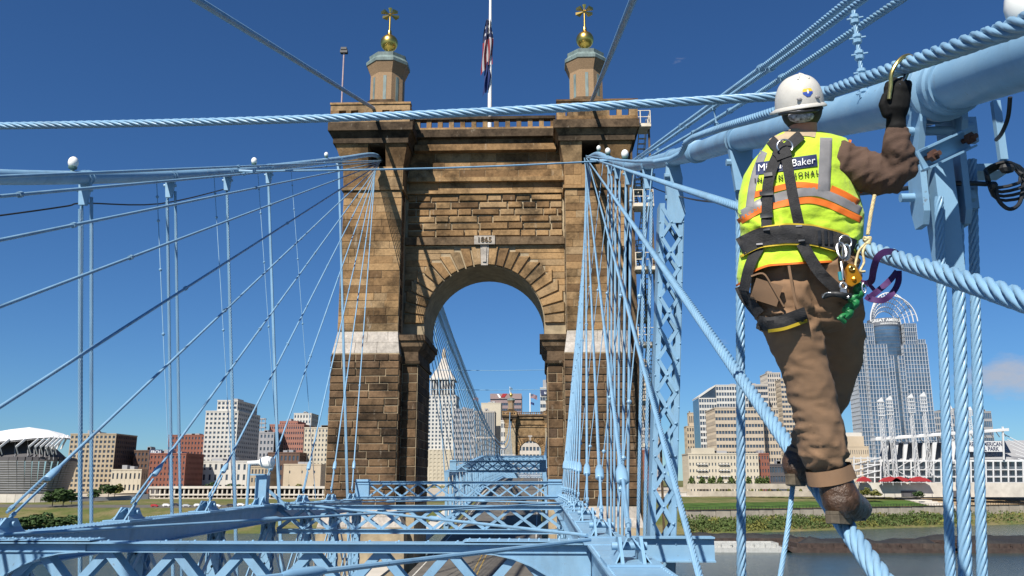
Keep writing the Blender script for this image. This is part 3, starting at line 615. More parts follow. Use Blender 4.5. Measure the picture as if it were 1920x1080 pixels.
# ---- stiffening trusses
def truss(x, d0, d1, step, near, label):
    T = thing('stiffening_truss', (x, (d0 + d1) / 2, -7), label, 'truss', 'blue stiffening trusses of the bridge')
    H = 5.4; n = round((d1 - d0) / step); ds = [L(d0, d1, i / n) for i in range(n + 1)]; w = .27 if near else .25
    for nm, dz, h in (('top_chord', 0, .58), ('bottom_chord', -H, .5)):
        mb = MB()
        for a, b in zip(ds, ds[1:]):
            za, zb = zt(a) + dz, zt(b) + dz
            mb.add([(x + sx * w, d, z + hh) for d, z in ((a, za), (b, zb)) for sx, hh in ((-1, -h), (1, -h), (1, -.03), (-1, -.03))], [(0, 1, 5, 4), (1, 2, 6, 5), (2, 3, 7, 6), (3, 0, 4, 7), (3, 2, 1, 0), (4, 5, 6, 7)])
            mb.add([(x + sx * (w + .1), d, z + hh) for d, z in ((a, za), (b, zb)) for sx, hh in ((-1, -.03), (1, -.03), (1, 0), (-1, 0))], [(0, 1, 5, 4), (1, 2, 6, 5), (2, 3, 7, 6), (3, 0, 4, 7)])
            if near and dz == 0:
                for sx in (-1, 1):
                    mb.bar((x + sx * (w + .05), a, za - h + .0), (x + sx * (w + .05), b, zb - h), .16, .025)
                    mb.bar((x + sx * (w + .012), a, za - .09), (x + sx * (w + .012), b, zb - .09), .02, .12)
        mb.build(nm, BL, T)
    for i, d in enumerate(ds):
        z = zt(d); mb = MB()
        if near:
            for s in (-1, 1): mb.box(x - .2, x + .2, d + s * .17 - .012, d + s * .17 + .012, z - H, z - .5); mb.box(x - .2, x - .17, d + s * .17 - .06, d + s * .17 + .06, z - H, z - .5)
            k = 11
            for j in range(k):
                za, zb = L(z - H + .2, z - .6, j / k), L(z - H + .2, z - .6, (j + 1) / k)
                for s in (-1, 1):
                    mb.bar((x + .205, d - .15 * s, za), (x + .205, d + .15 * s, zb), .02, .07, (1, 0, 0)); mb.bar((x - .205, d - .15 * s, za), (x - .205, d + .15 * s, zb), .02, .07, (1, 0, 0))
                    mb.bar((x - .15 * s, d - .185, za), (x + .15 * s, d - .185, zb), .07, .02, (0, 1, 0))
        else:
            for s in (-1, 1): mb.box(x - .14, x + .14, d + s * .13 - .02, d + s * .13 + .02, z - H, z - .5)
            for j in range(6):
                za, zb = L(z - H + .2, z - .6, j / 6), L(z - H + .2, z - .6, (j + 1) / 6); s = 1 if j % 2 else -1
                mb.bar((x - .12 * s, d, za), (x + .12 * s, d, zb), .08, .03, (0, 1, 0))
        mb.build('post', BL, T)
    for i, (a, b) in enumerate(zip(ds, ds[1:])):
        za, zb = zt(a), zt(b)
        for s in ((-.1, .1) if near else (0,)):
            MB().bar((x + s, a, za - .5), (x + s, b, zb - H), .035, .13, (0, 0, 1)).build('diagonal', BL, T)
            MB().bar((x + s + .05, a, za - H), (x + s + .05, b, zb - .5), .035, .13, (0, 0, 1)).build('diagonal', BL, T)
        mb = MB(); mb.bar((x + .3, a, za - H + .9), (x + .3, b, zb - H + .9), .05, .05); mb.bar((x + .3, a, za - H + 1.5), (x + .3, b, zb - H + 1.5), .05, .05); mb.build('guard_rail', BL, T)
    if near:
        rv = MB(); d = max(d0, 2)
        while d < 44:
            z = zt(d) + .001
            for sx in (-1, 1): rv.rivet((x + sx * (w + .04), d, z), (0, 0, 1), .02)
            if d < 40:
                s = 1 if x < -4 else -1
                rv.rivet((x + s * (w + .022), d, z - .10), (s, 0, 0), .016)
            d += .16
        tag(rv.build('rivets', BL, T), kind='stuff')
    return T
truss(XL, -9, 47.6, 5, True, 'left blue riveted truss with long box girder chord, before the tower')
truss(XR, -9, 47.6, 5, True, 'right blue riveted truss under the stay sockets, before the tower')
truss(AX - 5.4, 92, 385, 4.1, False, 'left blue truss receding beyond the stone tower')
truss(AX + 5.4, 92, 385, 4.1, False, 'right blue truss receding beyond the stone tower')
# ---- transverse lattice struts between the trusses
def strut(d, h, period, bw, label, style, endplate=0.0, x0=XL, x1=XR, cw=.34, chh=.15, lift=0.0):
    z = zt(d) - .02 + lift; T = thing('lattice_strut', ((x0 + x1) / 2, d, z - h), label, 'strut', 'lattice struts across the bridge')
    for nm, zz in (('top_chord', z - chh / 2), ('bottom_chord', z - h + chh / 2)):
        mb = MB(); mb.box(x0 + .3, x1 - .3, d - cw / 2 - (.13 if style == 'W' else .09), d + cw / 2, zz + chh / 2 - .02, zz + chh / 2); mb.box(x0 + .3, x1 - .3, d - cw / 2 + .001, d - cw / 2 + .02, zz - chh / 2, zz + chh / 2 - .021); mb.box(x0 + .3, x1 - .3, d + cw / 2 - .02, d + cw / 2 - .001, zz - chh / 2, zz + chh / 2 - .021)
        mb.box(x0 + .3, x1 - .3, d - cw / 2 - .06, d - cw / 2, zz - chh / 2 - .015, zz - chh / 2)
        if nm == 'top_chord' and style == 'W':
            k = int((x1 - x0) / .55)
            for j in range(k):
                xx = L(x0 + .5, x1 - .5, j / k)
                for s in (-1, 1): mb.rivet((xx, d + s * cw * .4, zz + chh / 2 + .001), (0, 0, 1), .024)
        mb.build(nm, BL, T)
    za, zb = z - h + chh, z - chh; n = max(2, round((x1 - x0 - .6 - 2 * endplate) / period)); a0, a1 = x0 + .3 + endplate, x1 - .3 - endplate
    for j in range(n):
        xa, xb = L(a0, a1, j / n), L(a0, a1, (j + 1) / n)
        if style == 'W':
            xm = (xa + xb) / 2
            for kk, (p, q) in enumerate((((xa, zb), (xm, za)), ((xm, za), (xb, zb)))):
                yo = .018 * kk; mb = MB(); mb.bar((p[0], d - cw / 2 + .03 + yo, p[1]), (q[0], d - cw / 2 + .03 + yo, q[1]), bw, .014, (0, 1, 0)); dv = Vector((q[0] - p[0], 0, q[1] - p[1])).normalized(); o_ = Vector((-dv.z, 0, dv.x)) * (bw / 2 if dv.z * dv.x > 0 else -bw / 2)
                mb.bar(Vector((p[0], d - cw / 2 + .10 + yo, p[1])) + o_, Vector((q[0], d - cw / 2 + .10 + yo, q[1])) + o_, .014, .12, (0, 1, 0)); mb.build('lattice_bar', BL, T)
                MB().bar((p[0], d + cw / 2 - .03 - yo, p[1]), (q[0], d + cw / 2 - .03 - yo, q[1]), bw, .014, (0, 1, 0)).build('lattice_bar', BL, T)
        else:
            MB().bar((xa, d - cw / 2 + .03, zb), (xb, d - cw / 2 + .03, za), bw, .02, (0, 1, 0)).build('lattice_bar', BL, T)
            MB().bar((xa, d - cw / 2 + .055, za), (xb, d - cw / 2 + .055, zb), bw, .02, (0, 1, 0)).build('lattice_bar', BL, T)
            if d < 60:
                MB().bar((xa, d + cw / 2 - .05, za), (xb, d + cw / 2 - .05, zb), bw, .02, (0, 1, 0)).build('lattice_bar', BL, T); MB().bar((xa, d + cw / 2 - .025, zb), (xb, d + cw / 2 - .025, za), bw, .02, (0, 1, 0)).build('lattice_bar', BL, T)
    if endplate:
        for xa in (x0 + .3, x1 - .3 - endplate): MB().box(xa, xa + endplate, d - cw / 2 - .03, d + cw / 2 + .03, z - h - .02, z + .1).build('end_plate', BL, T)
    return T
s1 = strut(15, .95, 1.16, .13, 'nearest lattice strut with large V bars along the bottom edge', 'W')
# knee gussets of the nearest strut
for s, x in ((1, XL), (-1, XR)):
    pts = [(.28, -.02), (2.3, -.02), (2.3, -.17)] + [(2.2 - 1.85 * math.sin(R(a)), -.17 - 1.5 * (1 - math.cos(R(a)))) for a in range(10, 91, 10)] + [(.28, -1.7)]
    MB().prism([(x + s * px_, 15 - .2, zt(15) + pz) for px_, pz in pts], (0, .02, 0)).build('knee_plate', BL, s1)
    MB().prism([(x + s * px_, 15 + .2, zt(15) + pz) for px_, pz in pts], (0, .02, 0)).build('knee_plate', BL, s1)
    mb = MB(); arc = [(2.2 - 1.85 * math.sin(R(a)), -.17 - 1.5 * (1 - math.cos(R(a)))) for a in range(0, 91, 10)]
    for (a, b), (c, e) in zip(arc, arc[1:]): mb.bar((x + s * a, 15, zt(15) + b - .01), (x + s * c, 15, zt(15) + e - .01), .44, .02, (0, 1, 0)) if False else mb.prism([(x + s * a, 14.76, zt(15) + b), (x + s * c, 14.76, zt(15) + e), (x + s * c, 14.76, zt(15) + e - .02), (x + s * a, 14.76, zt(15) + b - .02)], (0, .48, 0))
    mb.build('knee_flange', BL, s1)
    mb = MB(); mb.box(*sorted((x + s * .1, x + s * 2.4)), 14.72, 15.28, zt(15) + .002, zt(15) + .02); mb.prism([(x - .42, 14.0, zt(15) + .004), (x + .42, 14.0, zt(15) + .004), (x + .42, 16.0, zt(15) + .004), (x - .42, 16.0, zt(15) + .004)], (0, 0, .02)); mb.build('gusset_plate', BL, s1)
    rv = MB()
    for i in range(12):
        for j in (-.2, 0, .2): rv.rivet((x + s * (.45 + i * .17), 15 + j, zt(15) + .02), (0, 0, 1), .022)
    tag(rv.build('rivets', BL, s1), kind='stuff')
strut(32.4, 1.0, .95, .10, 'second lattice strut of crossed bars, in front of the portal', 'X')
strut(47.4, .95, .85, .08, 'portal strut with light blue end plates just before the tower', 'X', .75, XL - .35, XR + .35, lift=.97)
k = 0; d = 92.0
while d < 384:
    strut(d, .85 if k else 1.1, 1.1, .12, '%s lattice strut beyond the tower, counted from the tower' % ORD[k], 'X', .7 if k == 0 else 0, AX - 5.4, AX + 5.4, lift=1.12 if k == 0 else 0); d += 18.3 if k else 16; k += 1
# ---- lateral rods in the plane of the top chords
def rod(p, q, r, label, name='bracing_rod'):
    p, q = Vector(p), Vector(q); T = thing(name, (p + q) / 2, label, 'rod', 'thin bracing rods between the trusses')
    MB().tube([p, q], r, 8).build('rod', BL, T, smooth=True); m1, m2 = p.lerp(q, .3), p.lerp(q, .33); MB().tube([m1, m1.lerp(m2, .2), m1.lerp(m2, .8), m2], [r * 1.2, r * 2, r * 2, r * 1.2], 8).build('turnbuckle', BL, T, smooth=True); return T
rod((XR - .3, 15.4, -.93), (XL + .3, 32.2, -.78), .032, 'bracing rod from nearest strut right end to second strut left end')
rod((XL + .3, 15.4, -.95), (XR - .3, 32.2, -.80), .032, 'bracing rod from nearest strut left end to second strut right end')
rod((XR - .3, 32.7, -.82), (XL + .3, 47.2, -.95), .03, 'bracing rod from second strut right end to portal left end')
rod((XL + .3, 32.7, -.84), (XR - .3, 47.2, -.97), .03, 'bracing rod from second strut left end to portal right end')
rod((XR - .3, 14.6, -.95), (XL + .3, -2, -.98), .032, 'bracing rod from nearest strut right end toward the viewer')
rod((XL + .3, 14.6, -.97), (XR - .5, -2, -1.0), .032, 'bracing rod from nearest strut left end toward the viewer')
# ---- main cables
def path_d(path):
    def f(d):
        for a, b in zip(path, path[1:]):
            if (a.y - d) * (b.y - d) <= 0 and a.y != b.y: return a.lerp(b, (d - a.y) / (b.y - a.y))
        return path[-1]
    return f
RP = [Vector((AX + 8.75, 68, 26.55))] + [onplan(x, y, 2.45, .028) for x, y in ((1101, 277), (1120, 289), (1144, 300), (1169, 308), (1189, 311), (1233, 303), (1278, 292), (1320, 281), (1376, 263), (1480, 241), (1587, 216), (1700, 186), (1791, 155), (1920, 108), (2150, 30))]
RP = [p for i, p in enumerate(RP) if i == 0 or p.y < RP[i - 1].y + .001]
LP = [Vector((AX - 8.75, 68, 26.4))] + [onplan(x, y, -11.0, -.035) for x, y in ((700, 290), (640, 298), (560, 308), (450, 321), (330, 329), (200, 332.5), (100, 333), (0, 332), (-150, 326), (-500, 300))]
def smoothpath(P, n=4):
    out = []
    for i in range(len(P) - 1):
        p0, p1, p2, p3 = P[max(i - 1, 0)], P[i], P[i + 1], P[min(i + 2, len(P) - 1)]
        for k in range(n):
            t = k / n; out.append(.5 * (2 * p1 + (p2 - p0) * t + (2 * p0 - 5 * p1 + 4 * p2 - p3) * t * t + (3 * p1 - p0 - 3 * p2 + p3) * t ** 3))
    return out + [P[-1]]
RPs, LPs = smoothpath(RP), smoothpath(LP); cabR, cabL = path_d(RPs), path_d(LPs)
RC = .17
cableR = thing('main_cable', RPs[-1], 'thick blue main cable rising to the upper right behind the worker', 'cable', 'main suspension cables')
MB().tube(RPs, RC, 28).build('cable', BL, cableR, smooth=60)
cableL = thing('main_cable', LPs[-1], 'blue main cable across the upper left into the tower', 'cable', 'main suspension cables')
MB().tube(LPs, RC, 16).build('cable', BL, cableL, smooth=60)
for i, (x, p1, p2, lb) in enumerate(((-1, (-13.7, 68, 31.0), (-12.09, 27, 16.68), 'dark upper cable from the left tower parapet to the top edge'), (1, (4.45, 68, 31.3), (3.35, 27, 16.37), 'dark upper cable from the right tower parapet to the top edge'))):
    p1, p2 = Vector(p1), Vector(p2); MBc = MB().tube([p1, p2, p2 + (p2 - p1) * .95], .145, 14); tag(MBc.build('upper_cable', BL, smooth=60), lb, 'cable', 'upper cables over the tower top')
def band(f, d, parent, r=RC, wid=.14, k=3, gap=.1, name='cable_band'):
    for j in range(k):
        a = f(d + (j - (k - 1) / 2) * gap * 1.6); b = f(d + (j - (k - 1) / 2) * gap * 1.6 + wid * .4); MB().tube([a, a.lerp(b, .3), a.lerp(b, .7), b], [r + .012, r + .032, r + .032, r + .012], 24).build(name, BL, parent, smooth=50)
for d in (7.6, 14.5): band(cabR, d, cableR, k=3)
# ---- globe lamps on the cables
def globe(p, label, s=1.0):
    T = thing('globe_lamp', p, label, 'lamp', 'white globe lamps on the cables')
    MB().lathe([(.05 * s, -.02), (.05 * s, .06 * s), (.1 * s, .08 * s), (.11 * s, .12 * s)], p, 12).build('lamp_base', M['globe_base'], T); MB().ball(Vector(p) + Vector((0, 0, .24 * s)), .125 * s, 16, sz=1.25).build('glass_globe', M['globe'], T, smooth=True)
for px_, f, lb in ((135, cabL, 'globe lamp on the left cable, leftmost'), (475, cabL, 'globe lamp on the left cable near its middle'), (610, cabL, 'globe lamp on the left cable close to the tower')):
    d = onplan(px_, 325, -11.0, -.035).y; globe(f(d) + Vector((0, 0, RC - .01)), lb)
for px_, lb in ((1123, 'smallest globe lamp on the right cable beside the tower opening'), (1140, 'second globe lamp from the tower on the right cable'), (1172, 'third globe lamp from the tower on the right cable')):
    d = onplan(px_, 300, 2.45, .028).y; globe(cabR(d) + Vector((0, 0, RC - .01)), lb, 1.15)
globe(cabR(4.18) + Vector((.05, 0, RC - .12)), 'large globe lamp on the cable at the top right corner', 1.0)
# ---- inclined stays
AL, AR_ = Vector((AX - 8.6, 65.6, 25.6)), Vector((AX + 8.5, 65.6, 25.6))
def stay(A, B, label, r=.036, near=False, hard=True, sag=0.0):
    A, B = Vector(A), Vector(B); T = thing('stay_cable', B, label, 'cable', 'inclined stay cables'); dv = (A - B).normalized(); ln = (A - B).length
    def pt(t): return B.lerp(A, t) - Vector((0, 0, 4 * sag * t * (1 - t)))
    t0 = 2.0 / ln if hard else 0.0
    mb = MB()
    if near:
        tn = min(1, 24.0 / ln); mb.rope([pt(L(t0, tn, i / 30)) for i in range(31)], r); mb.tube([pt(L(tn, 1, i / 14)) for i in range(15)], r * .96, 8)
    else: mb.tube([pt(L(t0, 1, i / 12)) for i in range(13)], r, 8)
    mb.build('rope', BL, T, smooth=70)
    if hard:
        c = pt(t0); side = dv.cross(Vector((1, 0, 0))).normalized()
        MB().tube([c - dv * .22, c - dv * .2, c + dv * .1, c + dv * .3], [.05, .065, .065, .04], 10, sq=1.4).build('socket', BL, T, smooth=50)
        for s in (-1, 1):
            o = side * (.075 * s); MB().tube([c - dv * .3 + o, B + dv * .3 + o], .026, 8).build('anchor_rod', BL, T, smooth=True); MB().tube([B + dv * .52 + o, B + dv * .4 + o], .045, 6).build('nut', BL, T)
        # pin plates straddling the chord
        z = zt(B.y); x = B.x
        for s in (-.13, .13): MB().prism([(x + s - .02, B.y - .42, z), (x + s - .02, B.y + .62, z), (x + s - .02, B.y + .32, z + .3), (x + s - .02, B.y - .02, z + .32)], (.04, 0, 0)).build('pin_plate', BL, T)
        MB().box(x - .33, x + .33, B.y - .5, B.y + .7, z + .003, z + .035).build('base_plate', BL, T)
        MB().tube([(x - .22, B.y + .14, z + .2), (x + .22, B.y + .14, z + .2)], .05, 10).build('pin', BL, T, smooth=True)
        for s in (-1, 1): MB().prism([(x + s * .2, B.y - .34, z + .035), (x + s * .2, B.y + .54, z + .035), (x + s * .03, B.y + .3, z + .3), (x + s * .03, B.y + .0, z + .3)], (s * .02, 0, 0)).build('skirt_plate', BL, T)
    for k in range(3 if not near else 0):
        t = .25 + .22 * k; c = pt(t); MB().tube([c - dv * .06, c + dv * .06], r * 1.7, 8).build('clamp', BL, T)
    return T
for i, d in enumerate((46.2, 41.5, 36.5, 31, 26, 21, 16, 11.5, 6.7, 2.9, .1, -1.2)):
    stay(AL + Vector((-.25 + .04 * i, 0, -1.0 + .09 * i)), (XL, d, zt(d) + .2), '%s stay cable on the left, counted from the tower' % ORD[i], .036 if i < 7 else .04, near=False)
for i, d in enumerate((46.2, 43.8, 41.2, 38.7, 36.2, 33.6, 31, 28.5, 26, 21, 16, 11)):
    stay(AR_ + Vector((.3 - .05 * i, 0, -1.0 + .09 * i)), (XR, d, zt(d) + .2), '%s stay cable on the right, counted from the tower' % ORD[i], .036, near=(d < 17))
def lowpt(px, py, a, b, A, ext): p = onplan(px, py, a, b); return p + (p - Vector(A)).normalized() * ext
stay(AR_, lowpt(1312, 1082, 1.12, .0405, AR_, .9), 'twisted stay rope passing in front of the lattice hanger', .036, near=True, hard=False)
sB = stay(AR_ + Vector((-.1, 0, 0)), lowpt(1652, 1080, 1.1, .041, AR_, 1.6), 'twisted stay rope that the worker stands on', .041, near=True, hard=False)
sC = stay(AR_ + Vector((-.1, 0, .1)), lowpt(1900, 558, 1.2, .0395, AR_, 1.6), 'twisted stay rope behind the worker leaving at the right edge', .034, near=True, hard=False)
P2 = [onplan(x, y, 1.40, .0365) for x, y in ((2050, -6), (1900, 52), (1790, 91), (1690, 126), (1545, 176), (1450, 211), (1300, 258), (1192, 303))] + [AR_ + Vector((-.1, 0, .2))]
P2s = smoothpath(P2, 6); T = thing('stay_cable', P2s[0], 'thick twisted rope held by the worker above the main cable', 'cable', 'inclined stay cables')
nr = [p for p in P2s if p.y < 16]; fa = [p for p in P2s if p.y >= 15]; mb = MB(); mb.rope(nr, .037); mb.tube([nr[-1]] + fa, .035, 8); mb.build('rope', BL, T, smooth=70); s2 = path_d(P2s)
# ---- ropes across the bridge
E1 = s2(onplan(1545, 176, 1.40, .0365).y); P0 = at(0, 236, 5.6); P1 = P0 + (P0 - E1) * .5
T = thing('cross_rope', E1, 'long twisted rope crossing the whole picture to the helmet', 'rope')
MB().rope([P1, P0] + [P0.lerp(E1, i / 12) - Vector((0, 0, .035 * math.sin(math.pi * i / 12))) for i in range(1, 13)], .027, pitch=.42).build('rope', BL, T, smooth=70)
MB().tube([E1 + Vector((-.16, 0, .01)), E1 + Vector((.05, 0, 0))], [.034, .042], 10).build('end_sleeve', BL, T, smooth=True)
a = onplan(440, 326, -11.0, -.035); b = onplan(1148, 307, 2.45, .028)
a, b = cabL(a.y) + Vector((.17, 0, .02)), cabR(b.y) + Vector((-.17, 0, 0))
T = thing('cross_rope', b, 'thin rope linking both main cables in front of the tower', 'rope')
MB().tube([a.lerp(b, i / 10) - Vector((0, 0, .12 * math.sin(math.pi * i / 10))) for i in range(11)], .042, 8).build('rope', BL, T, smooth=True); MB().tube([b + Vector((-.9, -.1, 0)), b], .075, 8).build('socket', BL, T, smooth=True); MB().tube([a, a + Vector((.6, .1, 0))], .07, 8).build('socket', BL, T, smooth=True)
# ---- hand ropes above the right main cable
hr = [((1100, 290), (1140, 309), (1165, 312), (1192, 297), (1260, 248), (1360, 176), (1470, 96), (1592, 0), (1740, -118)),
      ((1102, 292), (1142, 311), (1167, 315), (1194, 301), (1262, 255), (1362, 185), (1474, 107), (1614, 2), (1770, -112)),
      ((1104, 294), (1144, 313), (1170, 317), (1200, 304), (1268, 267), (1372, 206), (1490, 131), (1688, 0), (1850, -108))]
hpaths = []
for i, P in enumerate(hr):
    pp = smoothpath([onplan(x, y, 2.40 + .12 * i, .028) for x, y in P], 4); hpaths.append(pp)
    far = [p for p in pp if p.y > 22]; nr = [p for p in pp if p.y <= 23]
    T = thing('hand_rope', pp[-1], ('topmost', 'middle', 'lowest')[i] + ' of three twisted hand ropes rising to the upper right', 'rope', 'hand ropes above the right cable')
    mb = MB(); mb.tube(far + nr[:1], .033, 8); mb.rope(nr, .035); mb.build('rope', BL, T, smooth=70)
    f = path_d(pp)
    for d in (9.5, 12.5, 16): c = f(d); e = f(d - .1); MB().tube([c, e], .05, 8).build('clamp', BL, T)
# tie rods hanging from the hand ropes past the main cable
def tierod(x0, y0, x1, y1, a, b, knots, label, r=.018):
    p, q = onplan(x0, y0, a, b), onplan(x1, y1, a, b); q.y = p.y; q = Vector((q.x, p.y, q.z)); T = thing('tie_rod', q, label, 'rod', 'clamped vertical tie rods')
    MB().rope([p, q], r, strands=5).build('rod', BL, T, smooth=60)
    for t in knots:
        c = p.lerp(q, t); MB().lathe([(.014, -.04), (.034, -.035), (.036, -.008), (.022, 0), (.036, .01), (.034, .035), (.014, .04)], c, 8).build('clamp', BL, T, smooth=40); MB().tube([c + Vector((-.06, 0, 0)), c + Vector((.06, -.02, .01))], .008, 6).build('clamp_bolt', BL, T)
tierod(1600, 20, 1560, 262, 2.3, .028, (.1, .32, .5, .7, .92), 'knotted tie rod beside the helmet running up to the hand ropes')
tierod(1336, 185, 1300, 365, 2.5, .028, (.2, .55, .8), 'knotted tie rod crossing the main cable left of the worker', .014)
tierod(1232, 270, 1222, 345, 2.7, .028, (.3, .8), 'short tie rod under the right cable near the tower', .014)
# ---- hangers
def hanger(f, d, zb, n, r, label, sp=.16, rope=False, foot=True, lean=0.0):
    c = f(d); T = thing('hanger', (c.x, d, zb), label, 'hanger', 'vertical rope hangers under the cables')
    for j in range(2): q1 = f(d - .12 + .2 * j); q2 = f(d - .05 + .2 * j); MB().tube([q1, q2], RC + .025, 18).build('cable_band', BL, T, smooth=50)
    MB().prism([(c.x - .16, d - .05, c.z - RC + .02), (c.x + .16, d - .05, c.z - RC + .02), (c.x + .10, d - .05, c.z - .75), (c.x - .10, d - .05, c.z - .75)], (0, .1, 0)).build('bracket', BL, T)
    MB().tube([(c.x - .2, d, c.z - .34), (c.x + .2, d, c.z - .34)], .05, 8).build('pin', BL, T)
    for j in range(n):
        x = c.x + (j - (n - 1) / 2) * sp; mb = MB(); tp = (x, d - (.12 if j % 2 else -.12), c.z - (.5 if j != 1 else .9)); bt = (x + lean * (c.z - zb), tp[1], zb)
        if rope: mb.rope([tp, bt], r, strands=6, step=r * 1.6)
        else: mb.tube([tp, bt], r, 8)
        mb.build('rope', BL, T, smooth=60)
    return T
def lean_for(x0, y0, x1, y1, d): p, q = at(x0, y0, d), at(x1, y1, d); return (q.x - p.x) / (p.z - q.z)
for i, (x0, x1, yb) in enumerate(((160, 156, 985), (319, 326, 965), (426, 439, 950), (503, 521, 945), (634, 648, 930))):
    d = onplan(x0, 348, -11.0, -.035).y; hanger(cabL, d, zt(d) - 5.6, 3 if i < 2 else 2, .045 if i < 2 else .05, '%s rope hanger from the left edge under the left cable' % ORD[i], .13, rope=i < 3, lean=lean_for(x0, 350, x1, yb, d))
for i, (x0, x1) in enumerate(((1391, 1396), (1215, 1203), (1178, 1172), (1158, 1156), (1144, 1143))):
    d = onplan(x0, 330, 2.45, .028).y; hanger(cabR, d, zt(d) - 5.6, 1 if i == 0 else 2, .062 if i == 0 else .05, 'thick twisted rope hanger just left of the worker' if i == 0 else '%s rope hanger beyond the lattice hanger under the right cable' % ORD[i - 1], .14, rope=i < 2, lean=lean_for(x0, 330, x1, 1000, d))
# floor beams carrying the deck out to the hangers
for i, d in enumerate((6, 11, 17.7, 22, 27, 32, 37, 42, 47, 52, 57)):
    zz = zt(d) - 5.9; tag(MB().box(AX - 8.4, AX + 8.4, d - .15, d + .15, zz - .7, zz).box(AX - 8.4, AX + 8.4, d - .25, d + .25, zz - .74, zz - .701).build('floor_beam', BL), '%s blue cross beam under the road deck, counted from the viewer' % ORD[i], 'beam', 'floor beams under the deck')
# ---- lattice hanger
c = cabR(17.7); zb = -7.0; W2 = .26
T = thing('lattice_hanger', (c.x, 17.7, zb), 'tall riveted lattice hanger with crossed bars left of the worker', 'hanger')
LX = c.x - .02; KX = lean_for(1277, 400, 1262, 1000, 17.7)
def lx(z): return LX + KX * (c.z - z)
def skew(mb):
    mb.v = [(v[0] + KX * (c.z - v[2]), v[1], v[2]) for v in mb.v]; return mb
for s in (-1, 1):
    mb = MB(); x = LX + s * (W2 - .055); mb.box(x - .055, x + .055, 17.5, 17.515, zb, c.z - 1.1); mb.box(x + s * .055 - .006, x + s * .055 + .006, 17.5, 17.9, zb, c.z - 1.1); mb.box(x - .055, x + .055, 17.885, 17.9, zb, c.z - 1.1); skew(mb).build('side_plate', BL, T)
n = 19; rv = MB()
for yy in (17.49, 17.88):
    for j in range(n):
        za, zc = L(zb + .3, c.z - 1.2, j / n), L(zb + .3, c.z - 1.2, (j + 1) / n)
        for s in (-1, 1):
            skew(MB().bar((LX - s * .2, yy + .006 * s, za), (LX + s * .2, yy + .006 * s, zc), .075, .01, (0, 1, 0))).build('lacing_bar', BL, T)
            if yy < 17.6: rv.rivet((LX - s * .2, yy - .012, za), (0, -1, 0), .026); rv.rivet((LX - s * .25, yy + .005, (za + zc) / 2), (0, -1, 0), .02)
        if yy < 17.6: rv.rivet((LX, yy - .014, (za + zc) / 2), (0, -1, 0), .026)
tag(skew(rv).build('rivets', BL, T), kind='stuff')
MB().prism([(LX - .16, 17.47, c.z - .75), (LX + .16, 17.47, c.z - .75), (LX + .2, 17.47, c.z - 1.35), (LX + .1, 17.47, c.z - 1.55), (LX - .1, 17.47, c.z - 1.55), (LX - .2, 17.47, c.z - 1.35)], (0, .02, 0)).build('head_plate', BL, T)
MB().prism([(LX - .12, 17.62, c.z - .1), (LX + .14, 17.62, c.z - .1), (LX + .2, 17.62, c.z - .5), (LX + .12, 17.62, c.z - 1.4), (LX - .12, 17.62, c.z - 1.4), (LX - .18, 17.62, c.z - .5)], (0, .16, 0)).build('head_bracket', BL, T)
for q in (-.08, .1): a_, b_ = cabR(17.6 + q), cabR(17.7 + q); MB().tube([a_, b_], RC + .03, 20).build('cable_band', BL, T, smooth=50)
for zz in (.45, .95): MB().tube([(LX - .2, 17.6, c.z - zz), (LX - .1, 17.6, c.z - zz)], .06, 6).build('bolt', BL, T)
for s, x, lb in ((1, XR, 'blue outrigger beam from the right truss to the lattice hanger'), (-1, XL, 'blue outrigger beam outside the left truss')):
    mb = MB(); xa, xb = sorted((x + s * .38, x + s * 2.2)); zz = zt(17.2); mb.box(xa, xb, 17.05, 17.08, zz - .5, zz - .1); mb.box(xa, xb, 16.95, 17.35, zz - .1, zz - .07); mb.box(xa, xb, 16.95, 17.35, zz - .53, zz - .5)
    T = thing('outrigger_beam', (x, 17.2, zz - .53), lb, 'beam'); mb.build('beam', BL, T); rv = MB()
    for i in range(4): rv.rivet((L(xa, xb, .2 + .2 * i), 17.05, zz - .2), (0, -1, 0), .024)
    tag(rv.build('rivets', BL, T), kind='stuff')
# ---- near clamp on the right cable with its three ropes
d = 5.35; c = cabR(d); tg = (cabR(d - .3) - cabR(d + .3)).normalized()
T = thing('cable_clamp', c - Vector((0, 0, 1.4)), 'large bolted cable clamp right of the worker with three ropes', 'clamp')
for k, (o, r_) in enumerate(((-.30, .03), (-.17, .05), (-.02, .05), (.12, .05), (.27, .03))):
    a_ = cabR(d + o); b_ = cabR(d + o - .085); MB().tube([a_, a_.lerp(b_, .25), a_.lerp(b_, .75), b_], [RC + .01, RC + r_, RC + r_, RC + .01], 28).build('clamp_band', BL, T, smooth=40)
MB().tube([cabR(d + .42), cabR(d - .42)], RC + .016, 28).build('sleeve', BL, T, smooth=50)
fx = Vector((tg.x, tg.y, 0)).normalized(); sx_ = Vector((fx.y, -fx.x, 0))     # along cable / across
def cl(a, s, z): return c + fx * a + sx_ * s + Vector((0, 0, z))
for s in (-.11, .11):
    MB().prism([cl(-.2, s, -.1), cl(.2, s, .0), cl(.18, s, -.28), cl(.10, s, -.45), cl(.09, s, -.85), cl(.05, s, -.93), cl(-.07, s, -.93), cl(-.11, s, -.8), cl(-.10, s, -.42), cl(-.19, s, -.28)], sx_ * (.04 if s > 0 else -.04)).build('cheek_plate', BL, T)
MB().prism([cl(-.10, -.06, -.5), cl(.10, -.06, -.5), cl(.105, -.06, -.9), cl(.09, -.06, -1.28), cl(-.07, -.06, -1.28), cl(-.1, -.06, -.9)], sx_ * .12).build('socket_plate', BL, T)
